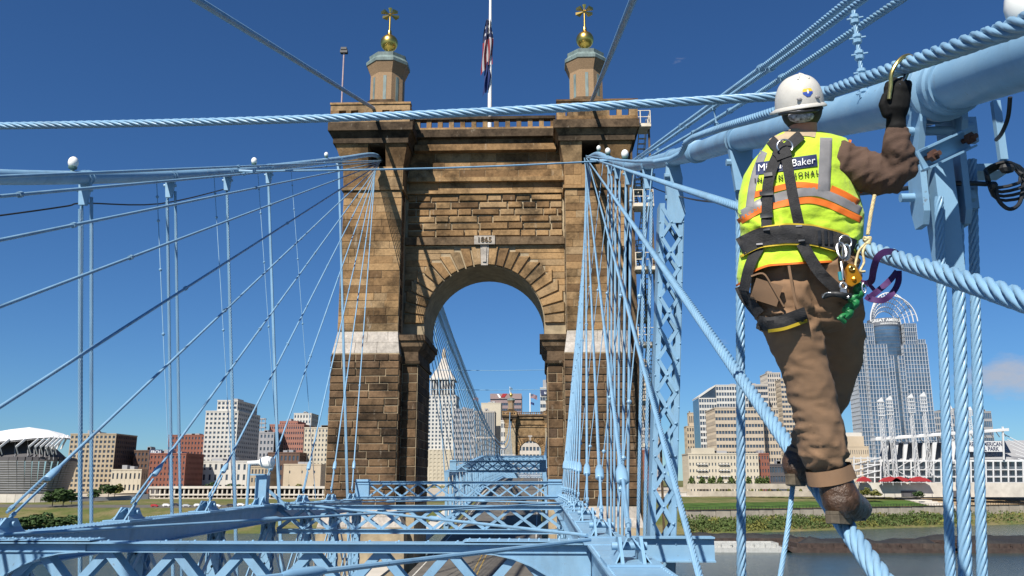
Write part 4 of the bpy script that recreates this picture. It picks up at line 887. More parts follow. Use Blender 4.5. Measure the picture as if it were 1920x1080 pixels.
for (a_, z_) in ((.06, -.30), (-.04, -.72)):
    MB().tube([cl(a_, -.235, z_), cl(a_, .235, z_)], .03, 10).build('bolt', BL, T, smooth=40); MB().tube([cl(a_, -.222, z_), cl(a_, -.186, z_)], .055, 6).build('nut', BL, T); MB().tube([cl(a_, -.185, z_), cl(a_, -.155, z_)], .075, 16).build('washer', BL, T)
    MB().box(*(lambda q: (q.x - .08, q.x + .08, q.y - .02, q.y + .03, q.z - .085, q.z + .085))(cl(a_, -.17, z_))).build('bolt_pad', BL, T)
# channel bar bolted across
q0, q1 = at(1724, 303, 4.85), at(1812, 262, 5.0); mb = MB(); mb.bar(q0, q1, .012, .13); n_ = (q1 - q0).normalized().cross(Vector((0, 0, 1)))
mb.bar(q0 + Vector((0, 0, .062)) + n_ * -.04 * -1, q1 + Vector((0, 0, .062)) + n_ * .04, .07, .012); mb.bar(q0 - Vector((0, 0, .062)) + n_ * .04, q1 - Vector((0, 0, .062)) + n_ * .04, .07, .012); mb.build('channel_bar', BL, T)
for q in (q0.lerp(q1, .12), q0.lerp(q1, .9)): MB().tube([q + n_ * .12, q - n_ * .3], .016, 8).build('threaded_rod', M['rust'], T); MB().tube([q + n_ * .05, q + n_ * .085], .036, 6).build('rusty_nut', M['rust'], T)
MB().box(*(lambda q: (q.x - .16, q.x + .16, q.y, q.y + .2, q.z - .03, q.z + .02))(at(1850, 312, 5.5))).build('shelf_bracket', BL, T)
q = at(1866, 190, 5.5); w_ = at(1866, 300, 5.5); MB().box(q.x - .025, q.x + .025, q.y - .02, q.y + .02, w_.z, q.z).build('vertical_strap', BL, T)
for lb, x0, y0, x1, y1, dd, r_ in (('rope', 1760, 370, 1784, 1130, 5.2, .029), ('rope', 1795, 420, 1811, 1130, 5.35, .040), ('rope', 1822, 300, 1843, 1130, 5.45, .032)):
    p, q = at(x0, y0, dd), at(x1, y1, dd); q = p + (q - p) * 1.02; MB().rope([p, q, q + (q - p) * 1.5], r_).build(lb, BL, T, smooth=70)
# ---- thin tie wires on the left
for i, (x, d) in enumerate(((186, 24.5), (337, 29.3), (440, 34.4), (519, 39.6))):
    c = cabL(d) + Vector((.12, 0, -.1)); b = Vector((XL + .1, d - 1.2, zt(d) + .1)); T = thing('tie_wire', b, '%s thin tie wire from the left edge crossing the stays' % ORD[i], 'wire', 'thin tie wires between the stays')
    MB().tube([c, b], .013, 6).build('wire', BL, T)
    for t in (.06, .14, .3, .5): MB().ball(c.lerp(b, t), .05, 8).build('clamp', BL, T)
for i, (d, o) in enumerate(((20, .3), (25, .2), (30.5, .1), (36, 0), (43, -.1))):
    c = cabR(d) + Vector((-.2, 0, -.2)); b = Vector((XR + .25 + o, d - 1.0, zt(d) + .2)); T = thing('tie_wire', b, '%s thin tie wire from the viewer among the right stays' % ORD[i], 'wire', 'thin tie wires between the stays')
    MB().tube([c, b], .016, 6).build('wire', BL, T)
    for t in (.1, .4, .7, .85, .93): MB().ball(c.lerp(b, t), .06, 8).build('clamp', BL, T)
# ---- black service cables
def wire(name, pts, r, label, mat=M['rubber'], cat='cable'):
    return tag(MB().tube(smoothpath([Vector(p) for p in pts], 5), r, 8).build(name, mat, smooth=True), label, cat)
wire('service_cable', [at(-60, 412, 19), at(60, 396, 20.3), at(128, 386, 21.3), at(160, 381, 22), at(300, 382, 25.5), at(420, 355, 31.5)], .022, 'black service cable sagging under the left main cable')
wire('service_cable', [at(1195, 330, 29), at(1225, 352, 24), at(1290, 372, 16), at(1370, 380, 11.5), at(1460, 376, 8), at(1600, 364, 6.2), at(1700, 353, 5.6), at(1790, 344, 5.3), at(1850, 345, 5.3)], .016, 'black twisted service cable passing behind the worker')
T = thing('cable_coil', at(1880, 345, 5.3), 'coil of black cable hanging right of the clamp', 'cable')
for k in range(4):
    ca, w_, h_ = at(1882 + 4 * k, 328 + 5 * k, 5.3 + .02 * k), .12 + .012 * k, .08 + .012 * k
    MB().tube([ca + Vector((w_ * math.cos(a_ * .3), .03 * math.sin(a_), h_ * math.sin(a_ * .3))) for a_ in range(22)], .011, 6, caps=True).build('loop', M['rubber'], T, smooth=True)
MB().tube(smoothpath([at(1868, 350, 5.3), at(1872, 375, 5.3), at(1892, 392, 5.3), at(1912, 380, 5.32), at(1918, 340, 5.35), at(1905, 318, 5.4)], 5), .013, 8).build('tail', M['rubber'], T, smooth=True)
MB().ball(at(1862, 348, 5.28), .03, 8).ball(at(1888, 316, 5.28), .035, 8, sx=1.5).build('cable_tie', M['rubber'], T)
wire('service_wire', [at(1894, 182, 4.9), at(1890, 220, 5.0), at(1878, 250, 5.2), at(1868, 262, 5.4)], .013, 'short black wire hanging from the right edge of the cable')
# ---- street lamp and box on the left chord
b = Vector((XL - .1, 30.6, zt(30.6))); T = thing('street_lamp', b, 'cobra head street lamp standing on the left truss', 'lamp'); e = at(468, 868, 30.6); e2 = at(488, 867, 30.6)
MB().tube([(e.x, 30.6, b.z), (e.x, 30.6, e.z - .05)], .05, 8).build('pole', BL, T); MB().tube([(e.x - .05, 30.6, e.z), (e2.x, 30.6, e2.z)], .07, 8).build('arm', M['white'], T)
h0, h1 = at(486, 866, 30.6), at(516, 868, 30.6); MB().tube([h0, h0.lerp(h1, .15), h0.lerp(h1, .5), h0.lerp(h1, .85), h1], [.09, .17, .22, .19, .05], 12, sq=.8).build('lamp_head', M['globe'], T, smooth=True)
T = thing('post_box', (XL, 31.2, zt(31)), 'short blue post on the left truss beside the lamp', 'post'); MB().box(XL - .2, XL + .2, 31.0, 31.4, zt(31) + .002, zt(31) + 1.05).box(XL - .42, XL + .1, 31.05, 31.35, zt(31) + 1.051, zt(31) + 1.1).build('post', BL, T); MB().bar((XL + .2, 31.2, zt(31) + .55), (XL + 1.0, 31.2, zt(31) - .1), .1, .1).build('brace', BL, T)

# ---- main span beyond the tower: cables, hangers and stays
def sag(t, z0, z1): return L(z1, z0, (2 * t - 1) ** 2)
for s, nm in ((-1, 'left'), (1, 'right')):
    P = [Vector((AX + s * L(8.75, 6.3, 1 - (2 * t - 1) ** 2), L(69, 391, t), sag(t, 26.4, 8.6))) for t in [i / 40 for i in range(41)]]
    tag(MB().tube(P, .17, 8).build('main_cable', BL, smooth=60), nm + ' main cable sagging over the river beyond the tower', 'cable', 'main suspension cables')
    P2 = [Vector((AX + s * L(9.2, 6.6, 1 - (2 * t - 1) ** 2), L(69, 391, t), sag(t, 30.9, 10.0))) for t in [i / 40 for i in range(41)]]
    tag(MB().tube(P2, .15, 8).build('upper_cable', BL, smooth=60), nm + ' upper cable sagging over the river beyond the tower', 'cable', 'upper cables over the tower top')
    f = path_d(P)
    for i in range(22):
        d = 98.2 + i * 12.3; c = f(d); tag(MB().tube([c, (AX + s * 5.9, d, zt(d) - 5.5)], .06, 6).build('hanger', BL), '%s hanger on the %s beyond the tower, counted from the tower' % (ORD[i], nm), 'hanger', 'hangers beyond the tower')
    for i in range(20):
        d = 94 + i * 6.15; tag(MB().tube([(AX + s * 8.5, 75.3, 25.8 - .05 * (20 - i)), (AX + s * 5.4, d, zt(d) + .05)], .045, 6).build('stay_cable', BL), '%s stay cable on the %s beyond the tower, counted from the tower' % (ORD[i], nm), 'cable', 'stays beyond the tower')
for z0, i in ((12.2, 0), (10.0, 1)):
    tag(MB().tube([(AX - 8.4, 96, z0), (AX, 96, z0 - .12), (AX + 8.4, 96, z0)], .03, 6).build('cross_wire', BL), ('upper', 'lower')[i] + ' thin wire strung across behind the arch', 'wire', 'thin wires behind the arch')
# ------------------------------------------------------------------ skyline
def wallm(name, c, var=.08): M[name] = simple(name, c, .85, var=var, scale=.08, dirt=.12, spec=.2); return M[name]
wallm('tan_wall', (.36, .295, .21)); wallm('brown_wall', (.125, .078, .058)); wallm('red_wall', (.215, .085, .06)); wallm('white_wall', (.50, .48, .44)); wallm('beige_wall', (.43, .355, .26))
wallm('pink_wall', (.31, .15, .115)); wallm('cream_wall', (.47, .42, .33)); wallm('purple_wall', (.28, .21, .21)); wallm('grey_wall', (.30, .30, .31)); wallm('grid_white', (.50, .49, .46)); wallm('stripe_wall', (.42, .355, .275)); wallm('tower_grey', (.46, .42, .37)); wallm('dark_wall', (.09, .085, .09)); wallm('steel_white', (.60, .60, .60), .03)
M['glass_blue'] = simple('blue_curtain_glass', (.06, .105, .165), .14, 0.1, var=.45, scale=.05, spec=.9); M['glass_grey'] = simple('grey_curtain_glass', (.10, .115, .135), .12, 0.0, var=.3, scale=.05, spec=.9)
M['redcloth'] = simple('red_canvas', (.33, .02, .025), .8); M['sign_navy'] = simple('sign_navy', (.03, .04, .09), .6)
def face(mb, o, ud, nv, Wd, H, nc, nr, pf, sf, th=.5, half=True):
    """grid of piers and spandrels standing in front of the glazing; o = lower left corner on the outer plane"""
    o = Vector(o); ud = Vector(ud); nv = Vector(nv); cw = Wd / nc; ch = H / nr
    def bx(u0, u1, z0, z1, rec):
        p = [o + ud * u + Vector((0, 0, z)) - nv * rec for u, z in ((u0, z0), (u1, z0), (u1, z1), (u0, z1))]; mb.prism(p, -nv * (th - rec))
    for i in range(nc + 1):
        u = i * cw; w = pf * cw; bx(max(0, u - w / 2), min(Wd, u + w / 2), 0, H, 0)
    for j in range(nr + 1):
        z = j * ch; h = sf * ch; z0, z1 = max(0, z - h / 2), min(H, z + h / 2)
        bx(.02, Wd - .02, z0, z1 - (.01 if j == nr else 0), .08)
def bldg(name, label, x0, x1, ztop, d, depth, nc, nr, wall, glass='glass', pf=.45, sf=.5, ns=None, z0=-9.0, roof=None, wall2=None, cat='building', extra=None):
    T = thing(name, ((x0 + x1) / 2, d + depth / 2, z0), label, cat)
    ns = ns or max(2, round(nc * depth / (x1 - x0))); H = ztop - z0
    MB().box(x0 + .5, x1 - .5, d + .5, d + depth - .5, z0, ztop - .3).build('glazing', M[glass], T)
    mb = MB(); face(mb, (x0, d, z0), (1, 0, 0), (0, -1, 0), x1 - x0, H, nc, nr, pf, sf); mb.build('front_wall', M[wall], T)
    mb = MB(); face(mb, (x1, d + .501, z0), (0, 1, 0), (1, 0, 0), depth - .502, H - .002, ns, nr, pf, sf); mb.build('side_wall', M[wall2 or wall], T); mb = MB(); face(mb, (x0, d + depth - .001, z0), (0, -1, 0), (-1, 0, 0), depth - .502, H - .002, ns, nr, pf, sf); mb.build('side_wall', M[wall], T)  # right side may take a darker wall, its shade put into the colour
    mb = MB(); mb.box(x0, x1, d + depth, d + depth + .3, z0, ztop); mb.build('rear_wall', M[wall], T)
    MB().box(x0 - .2, x1 + .2, d - .2, d + depth + .4, ztop + .001, ztop + .9).build('parapet', M[roof or wall], T)
    rr = random.Random(int(x0 * 7 + d)); w = x1 - x0
    for k in range(2): a = x0 + w * rr.uniform(.15, .6); MB().box(a, a + w * rr.uniform(.12, .25), d + depth * .3, d + depth * .6, ztop + .901, ztop + rr.uniform(2.2, 4)).build('plant_room', M['grey_wall'], T)
    return T
def pb(name, label, p0, p1, pt, d, depth, nc, nr, wall, **k):
    pm = pt; a, b = at(p0, pm + 40, d), at(p1, pm + 40, d); return bldg(name, label, a.x, b.x, at((p0 + p1) / 2, pt, d).z, d, depth, nc, nr, wall, **k)
def pbox(mb, p0, p1, q0, q1, d, th):
    a, b = at(p0, (q0 + q1) / 2, d), at(p1, (q0 + q1) / 2, d); z1, z0 = at((p0 + p1) / 2, q0, d).z, at((p0 + p1) / 2, q1, d).z; mb.box(a.x, b.x, d, d + th, z0, z1); return mb
# left group
pb('apartment_tower', 'tan apartment block with dark right flank beside the stadium', 128, 214, 815, 640, 34, 11, 12, 'tan_wall', pf=.42, sf=.45, wall2='dark_wall' if False else 'brown_wall')  # brown right flank is the tan wall with its shade painted in
pb('brick_block', 'small brown block between the tan and red brick buildings', 248, 282, 846, 660, 26, 5, 7, 'brown_wall', pf=.5, sf=.5)
t = pb('office_block', 'dark office block carrying a white lettered roof sign', 276, 310, 853, 650, 24, 6, 6, 'dark_wall', pf=.3, sf=.4)
sg = MB(); pbox(sg, 280, 304, 843, 852.5, 649, .5); s_ = sg.build('roof_sign', M['sign_navy'], t); c = at(292, 847.8, 648.9); put_text('sign_lettering', 'FRCH', 3.1, c, M['white'], s_, depth=.1, bold=True)
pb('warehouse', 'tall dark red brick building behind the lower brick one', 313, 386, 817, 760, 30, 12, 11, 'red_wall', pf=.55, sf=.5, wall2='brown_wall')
pb('warehouse', 'red brick block with flat roof in front of the taller one', 278, 346, 852, 600, 32, 10, 7, 'red_wall', pf=.6, sf=.55)
t = pb('office_tower', 'white office tower with square windows and shaded right side', 383, 444, 772, 700, 56, 8, 17, 'white_wall', pf=.45, sf=.5, ns=12)
pb('office_tower', 'white upper tower slab stepping above the white office tower', 405, 443, 752, 703, 50, 5, 20, 'white_wall', pf=.4, sf=.45, ns=12)
pb('pavilion', 'low white stone pavilion at the foot of the white tower', 365, 462, 866, 640, 30, 9, 3, 'white_wall', pf=.6, sf=.45)
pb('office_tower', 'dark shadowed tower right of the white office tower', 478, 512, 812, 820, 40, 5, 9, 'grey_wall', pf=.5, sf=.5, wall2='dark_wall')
mb = MB(); T = thing('roof_frame', at(488, 810, 840), 'open steel frame on the roof of the dark tower', 'frame')
for q in (784, 792, 800, 808): pbox(mb, 480, 496, q, q + 2.5, 840, 6)
for x in (480, 488, 495): pbox(mb, x, x + 1.2, 784, 845, 840.2, 1)
mb.build('frame', M['grey_wall'], T)
pb('office_tower', 'terracotta pink tower with stepped top', 503, 568, 797, 850, 40, 16, 12, 'pink_wall', pf=.45, sf=.55)
pb('office_tower', 'upper terracotta block behind the stepped pink tower', 522, 556, 791, 858, 30, 8, 12, 'pink_wall', pf=.45, sf=.5)
pb('office_tower', 'white concrete tower top with dark band behind the pink tower', 549, 582, 776, 930, 30, 6, 14, 'white_wall', pf=.5, sf=.5)
pb('office_tower', 'cream stone tower with small square windows beside the bridge tower', 569, 640, 803, 720, 30, 11, 13, 'cream_wall', pf=.6, sf=.5)
pb('low_block', 'low plain tan block in front of the cream tower', 530, 600, 872, 640, 26, 3, 2, 'beige_wall', pf=.9, sf=.8)
pb('low_block', 'low brown block beside the plain tan block', 462, 500, 876, 630, 26, 6, 3, 'tan_wall', pf=.55, sf=.5)
pb('low_block', 'dark low block under the pink tower', 500, 560, 850, 700, 26, 8, 4, 'brown_wall', pf=.5, sf=.5)
pb('low_block', 'small cream shop block with arched ground floor right of the tan apartments', 205, 262, 882, 620, 20, 7, 2, 'cream_wall', pf=.6, sf=.5)
# behind the arch
T = pb('skyscraper', 'white tapering tower with columned crown seen through the arch', 802, 855, 742, 1000, 34, 8, 24, 'grid_white', pf=.5, sf=.45)
def pz(px, py, d): return at(px, py, d).z
a, b = at(800, 760, 995), at(866, 760, 995)
MB().box(a.x, b.x, 990, 1040, -9, pz(830, 843, 990)).build('base_block', M['cream_wall'], T)
mb = MB(); face(mb, (a.x, 989.5, -9), (1, 0, 0), (0, -1, 0), b.x - a.x, pz(830, 843, 990) + 9, 9, 10, .5, .45, .5); mb.build('base_wall', M['cream_wall'], T)
a, b = at(806, 730, 1000), at(851, 730, 1000); zb, zc = pz(828, 741, 1000), pz(828, 712, 1000)
MB().box(a.x + 2, b.x - 2, 1002, 1032, zb, zc).build('crown_core', M['dark_wall'], T)
for i in range(9):
    x = L(a.x + 1, b.x - 1, i / 8); MB().lathe([(.95, zb + .9), (.8, zc - 1)], (x, 1000.6, 0), 8).build('column', M['grid_white'], T)
MB().box(a.x - 1, b.x + 1, 998.5, 1034, zc, zc + 1.6).build('entablature', M['grid_white'], T)
cx = (a.x + b.x) / 2; hw = (b.x - a.x) / 2; mb = MB()
for z0, z1, w0, w1 in ((zc + 1.6, pz(828, 684, 1000), hw, hw * .42), (pz(828, 684, 1000), pz(828, 668, 1000), hw * .4, hw * .16)):
    mb.add([(cx + sx * w0, 1016 + sy * w0, z0) for sx, sy in ((-1, -1), (1, -1), (1, 1), (-1, 1))] + [(cx + sx * w1, 1016 + sy * w1, z1) for sx, sy in ((-1, -1), (1, -1), (1, 1), (-1, 1))], [(3, 2, 1, 0), (4, 5, 6, 7), (0, 1, 5, 4), (1, 2, 6, 5), (2, 3, 7, 6), (3, 0, 4, 7)])
mb.build('pyramid_roof', M['tower_grey'], T)
MB().lathe([(hw * .17, pz(828, 668, 1000)), (hw * .17, pz(828, 656, 1000)), (.4, pz(828, 648, 1000))], (cx, 1016, 0), 8).build('lantern', M['beige_wall'], T)
pb('office_tower', 'grey grid office block behind the fan of stays in the arch', 850, 888, 768, 900, 34, 9, 15, 'grey_wall', pf=.35, sf=.5)
pb('office_tower', 'dark glass office block with white vertical fins in the arch', 887, 927, 772, 800, 30, 12, 3, 'tower_grey', glass='glass_grey', pf=.22, sf=.06)
pb('office_tower', 'plain beige block rising behind the dark glass block', 902, 939, 757, 840, 30, 2, 1, 'cream_wall', pf=1.0, sf=.9)
T = pb('skyscraper', 'brown purple striped tower with small roof mast', 919, 978, 742, 1050, 36, 12, 16, 'purple_wall', pf=.06, sf=.55)
c = at(942, 741, 1049); MB().tube([at(956, 741, 1070), at(956, 725, 1070)], .35, 6).build('mast', M['white'], T)
pt_ = MB(); pbox(pt_, 919, 978, 738, 748, 1049, 1); pl = pt_.build('sign_band', M['purple_wall'], T)
sg = MB(); c = at(943, 742, 1048.8); sg.prism([c + Vector((-3, 0, -2)), c + Vector((2, 0, -2)), c + Vector((5, 0, 2.6)), c + Vector((0, 0, 2.6))], (0, -.2, 0)); sg.build('logo_mark', M['redcloth'], pl)
sg = MB(); sg.prism([c + Vector((-7.5, 0, 2)), c + Vector((-5, 0, 2)), c + Vector((-2, 0, -2.6)), c + Vector((-4.5, 0, -2.6))], (0, -.2, 0)); sg.build('logo_mark', M['white'], pl)
T = pb('skyscraper', 'white tower with short name sign at the right edge of the arch', 1013, 1046, 728, 900, 30, 7, 14, 'white_wall', pf=.1, sf=.5)
mb = MB(); pbox(mb, 1018, 1040, 712, 728, 905, 14); mb.build('penthouse', M['grey_wall'], T); sg = MB(); pbox(sg, 1014, 1038, 731, 741, 899, .6); s_ = sg.build('sign_panel', M['sign_navy'], T); put_text('sign_lettering', 'us', 5, at(1024, 736, 898.8), M['white'], s_, depth=.1, bold=True)
pb('office_tower', 'small pale block beside the beige block in the arch', 939, 952, 790, 700, 20, 3, 8, 'white_wall', pf=.4, sf=.5)
pb('office_tower', 'pale low tower behind the far bridge tower', 952, 1012, 792, 760, 26, 9, 9, 'tower_grey', pf=.3, sf=.5)
# right group
pb('apartment_tower', 'slim beige tower peeking out right of the stair', 1205, 1219, 676, 900, 20, 3, 26, 'beige_wall', pf=.5, sf=.4)
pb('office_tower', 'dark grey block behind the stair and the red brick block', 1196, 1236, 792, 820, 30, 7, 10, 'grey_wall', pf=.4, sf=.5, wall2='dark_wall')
pb('brick_block', 'red brick apartment block behind the stair foot', 1196, 1232, 846, 600, 24, 6, 5, 'red_wall', pf=.6, sf=.5)
pb('office_tower', 'tan stepped old tower behind the lattice hanger', 1289, 1308, 800, 1000, 18, 4, 10, 'beige_wall', pf=.5, sf=.45); pb('office_tower', 'narrow upper tier of the tan stepped old tower', 1293, 1304, 775, 1004, 10, 3, 6, 'beige_wall', pf=.5, sf=.45)
# white grid building with chamfered shoulder
T = pb('office_tower', 'white gridded office building with sloping left shoulder', 1344, 1404, 723, 860, 40, 12, 18, 'grid_white', pf=.22, sf=.42); a, b = at(1311, 760, 861), at(1344, 760, 861); zs, z1 = pz(1311, 746, 861), pz(1344, 724, 861)
MB().prism([(a.x + .4, 862, -9), (b.x, 862, -9), (b.x, 862, z1 - .5), (a.x + .4, 862, zs - .5)], (0, 36, 0)).build('shoulder_glazing', M['glass'], T)
mb = MB(); face(mb, (a.x, 861.4, -9), (1, 0, 0), (0, -1, 0), b.x - a.x, zs + 9, 7, 16, .22, .42, .6)
mb.prism([(a.x, 861.3, zs), (b.x, 861.3, z1), (b.x, 861.3, z1 + 1.5), (a.x, 861.3, zs + 1.5)], (0, 37, 0)); mb.build('shoulder_wall', M['grid_white'], T)
pb('office_tower', 'dark striped upper block right of the white gridded building', 1400, 1442, 722, 880, 40, 9, 18, 'tower_grey', pf=.05, sf=.45)
T = pb('office_building', 'beige office building with horizontal window bands', 1342, 1432, 766, 720, 40, 16, 12, 'stripe_wall', pf=.16, sf=.55)
pb('office_building', 'beige banded wing right of the banded office building', 1432, 1462, 766, 735, 34, 6, 12, 'stripe_wall', pf=.3, sf=.5)
pb('skyscraper', 'tall grey beige tower rising behind the worker leg', 1441, 1466, 700, 900, 30, 6, 24, 'tower_grey', pf=.4, sf=.4); pb('skyscraper', 'beige slab tower just behind the raised leg', 1466, 1494, 712, 880, 30, 5, 22, 'stripe_wall', pf=.12, sf=.5)
# apartments with balconies
T = pb('apartment_block', 'cream apartment block with balconies behind a row of trees', 1292, 1424, 852, 600, 26, 22, 6, 'cream_wall', pf=.62, sf=.55); ax, bx_ = at(1292, 870, 600).x, at(1424, 870, 600).x
pt_ = MB(); pbox(pt_, 1296, 1340, 840, 852, 601, 20); pt_.build('raised_storey', M['cream_wall'], T)
for cx0 in (1316, 1357):
    for j in range(5):
        zz = L(-7, pz(1350, 852, 600), (j + .35) / 6); x = at(cx0, 870, 600).x; MB().box(x - 3.6, x + 3.6, 598.4, 599.99, zz, zz + .25).build('balcony_slab', M['white'], T); mb = MB(); mb.bar((x - 3.6, 598.45, zz + 1.2), (x + 3.6, 598.45, zz + 1.2), .12, .12)
        for k in range(8): mb.bar((x - 3.5 + k, 598.45, zz + .25), (x - 3.5 + k, 598.45, zz + 1.15), .07, .07)
        mb.build('balcony_railing', M['dark_wall'], T)
pb('apartment_block', 'red brick end of the apartment row beside the boots', 1424, 1444, 852, 604, 22, 4, 6, 'red_wall', pf=.55, sf=.5); pb('low_block', 'dark glass pavilion behind the boots', 1444, 1486, 872, 640, 20, 8, 3, 'dark_wall', pf=.2, sf=.4)
T = pb('old_building', 'beige classical building with cornice left of the glass skyscraper', 1583, 1632, 838, 900, 40, 12, 4, 'beige_wall', pf=.7, sf=.6); mb = MB(); pbox(mb, 1585, 1620, 818, 838, 904, 30); mb.build('upper_storey', M['beige_wall'], T); mb = MB(); pbox(mb, 1586, 1616, 811, 818, 906, 24); mb.build('attic', M['white_wall'], T)
pb('curved_tower', 'small blue glass tower beyond the ballpark', 1845, 1863, 772, 1200, 20, 5, 9, 'grey_wall', glass='glass_blue', pf=.1, sf=.3); pb('office_tower', 'hazy grey block right of the glass skyscraper', 1741, 1768, 772, 1100, 30, 6, 12, 'grey_wall', glass='glass_blue', pf=.3, sf=.3); pb('office_tower', 'hazy low block between the ballpark masts', 1778, 1815, 768, 1150, 30, 8, 10, 'grey_wall', glass='glass_blue', pf=.3, sf=.35)
# ---- glass skyscraper with tiara
T = thing('glass_skyscraper', at(1682, 880, 1015), 'tall blue glass skyscraper crowned by an arched white tiara', 'skyscraper'); gm = M['glass_blue']; gw = M['steel_white']; M['sign_grey'] = simple('sign_grey', (.13, .14, .16), .6); M['mullion'] = simple('pale_mullion', (.40, .42, .45), .5, var=.05)
def gblock(p0, p1, q, d, dep, nc, nr, pf=.17, sf=.09):
    nc = max(2, round(nc * .75)); nr = round(nr * .8)
    a, b = at(p0, 740, d), at(p1, 740, d); z1 = pz((p0 + p1) / 2, q, d); MB().box(a.x + .6, b.x - .6, d + .6, d + dep, -9, z1 - .4).build('glazing', gm, T)
    mb = MB(); face(mb, (a.x, d, -9), (1, 0, 0), (0, -1, 0), b.x - a.x, z1 + 9, nc, nr, pf, sf, .6); face(mb, (b.x, d + .601, -9), (0, 1, 0), (1, 0, 0), dep - .7, z1 + 9 - .01, 8, nr, pf, sf, .6); face(mb, (a.x, d + dep - .1, -9), (0, -1, 0), (-1, 0, 0), dep - .7, z1 + 9 - .01, 8, nr, pf, sf, .6); mb.build('mullion_grid', M['mullion'], T)
gblock(1621, 1650, 606, 1012, 30, 9, 46); gblock(1708, 1732, 606, 1012, 30, 8, 46); gblock(1611, 1636, 636, 1006, 30, 7, 44); gblock(1732, 1746, 636, 1010, 28, 4, 44); gblock(1632, 1672, 645, 1000, 24, 9, 42); gblock(1703, 1748, 645, 1000, 24, 10, 42); gblock(1672, 1683, 666, 1001, 22, 3, 40); gblock(1692, 1703, 666, 1001, 22, 3, 40)
a, b = at(1650, 740, 1008), at(1708, 740, 1008); z1 = pz(1680, 600, 1008); cx, hw = (a.x + b.x) / 2, (b.x - a.x) / 2
MB().lathe([(hw, -9), (hw, z1)], (cx, 1022, 0), 32).build('glass_drum', gm, T, smooth=30); mb = MB()
for j in range(44): z = L(-5, z1 - 8, j / 43); mb.lathe([(hw + .12, z), (hw + .12, z + .7)], (cx, 1022, 0), 32)
mb.build('drum_bands', M['glass_grey'], T)
s_ = MB().lathe([(hw + .6, z1 - 6.5), (hw + .6, z1 + 2.2)], (cx, 1022, 0), 32).build('sign_drum', M['sign_grey'], T, smooth=30)
def drum_text(txt, size, zc_):
    vs, fs = text_mesh(txt, size, .1, True); r_ = hw + .75; mb = MB(); mb.add([(cx + (r_ + v[2]) * math.sin(v[0] / r_), 1022 - (r_ + v[2]) * math.cos(v[0] / r_), zc_ + v[1]) for v in vs], fs); mb.build('sign_lettering', M['white'], s_)
drum_text('GREAT AMERICAN', 5.2, z1 - .6); drum_text('INSURANCE GROUP', 2.3, z1 - 4.6)
a, b = at(1627, 606, 1022), at(1714, 606, 1022); zb = pz(1670, 604, 1022); zt_ = pz(1671, 548, 1022); cxx = (a.x + b.x) / 2; hw2 = (b.x - a.x) / 2
arches = []
for k in range(6):
    f_ = 1 - k * .10; y_ = 1012 + k * 5.2; P = [Vector((cxx + hw2 * f_ * math.cos(math.pi * i / 24), y_ + 3 * math.sin(math.pi * i / 24), zb - 1 + (zt_ - zb) * (1 - .13 * abs(k - 1)) * math.sin(math.pi * i / 24))) for i in range(25)]; arches.append(P)
    MB().tube(P, .8 if k in (0, 1) else .6, 6).build('tiara_arch', gw, T, smooth=60)
for i in range(2, 23): MB().tube([P[i] for P in arches], .32, 5).build('tiara_rib', gw, T)
# ---- ballpark
T = thing('ballpark', at(1780, 905, 570), 'white steel ballpark grandstand beside the river', 'stadium'); sw = M['steel_white']; D0 = 560
def pbar(p, q, w, h, nm='frame_member', mat=None, up=(0, 0, 1)): MB().bar(at(*p), at(*q), w, h, up).build(nm, mat or sw, T)
mb = MB(); pbox(mb, 1612, 1990, 905, 932, D0 - 16, 10); mb.build('plinth_wall', M['pale_conc'], T)
for (x0, x1) in ((1785, 1820), (1690, 1720)): mb = MB(); pbox(mb, x0, x1, 920, 931, D0 - 16.3, .35); mb.build('gateway', M['dark_wall'], T)
mb = MB(); pbox(mb, 1652, 1990, 866, 905, D0 + 3, 30); mb.build('concourse_glazing', M['glass_grey'], T)
for q, h_ in ((862, 3.5), (880, 1.5), (893, 2), (904, 2.5)): mb = MB(); pbox(mb, 1648, 1990, q, q + h_, D0 + .5, 3); mb.build('floor_band', sw, T)
for x in range(1652, 1990, 14): pbar((x, 864, D0), (x + 1, 905, D0), .7, .7, 'facade_column')
for x in range(1652, 1760, 27): pbar((x, 880, D0 - .4), (x + 26, 864, D0 - .4), .35, .35, 'facade_brace'); pbar((x, 880, D0 - .4), (x + 26, 896, D0 - .4), .35, .35, 'facade_brace')
MB().prism([at(1652, 862, D0 + 6), at(1800, 862, D0 + 6), at(1800, 830, D0 + 40), at(1655, 830, D0 + 40)], (0, 3, 0)).build('upper_seating', M['grey_wall'], T)
MB().prism([at(1800, 862, D0 + 6), at(1990, 862, D0 + 6), at(1990, 824, D0 + 40), at(1800, 828, D0 + 40)], (0, 3, 0)).build('upper_seating', M['redcloth'] if False else M['grey_wall'], T)
for x in range(1658, 1790, 18): MB().prism([at(x, 862, D0 + 1), at(x + 5, 862, D0 + 1), at(x + 9, 828, D0 + 1), at(x + 1, 828, D0 + 1)], (0, 1.5, 0)).build('raker_fin', sw, T)
MB().prism([at(1642, 826, D0 - 2), at(1892, 808, D0 - 2), at(1892, 804, D0 - 2), at(1642, 821, D0 - 2)], (0, 9, 0)).build('roof_beam', sw, T)
MB().prism([at(1642, 822, D0 + 6), at(1892, 805, D0 + 6), at(1880, 808, D0 + 40), at(1660, 823, D0 + 40)], (0, 0, .8)).build('roof_canopy', sw, T)
for x in range(1650, 1885, 12):
    y0_, y1_ = 823 - (x - 1642) * .07, 835 - (x - 1642) * .07; pbar((x, y0_, D0 + .5), (x + 8, y1_, D0 + 8), .4, .4, 'roof_strut')
for x0, y0_, x1, y1_ in ((1880, 800, 1882, 862), (1800, 815, 1800, 862), (1840, 812, 1840, 862)): pbar((x0, y0_, D0 - 1), (x1, y1_, D0 - 1), .9, .9, 'mast_column')
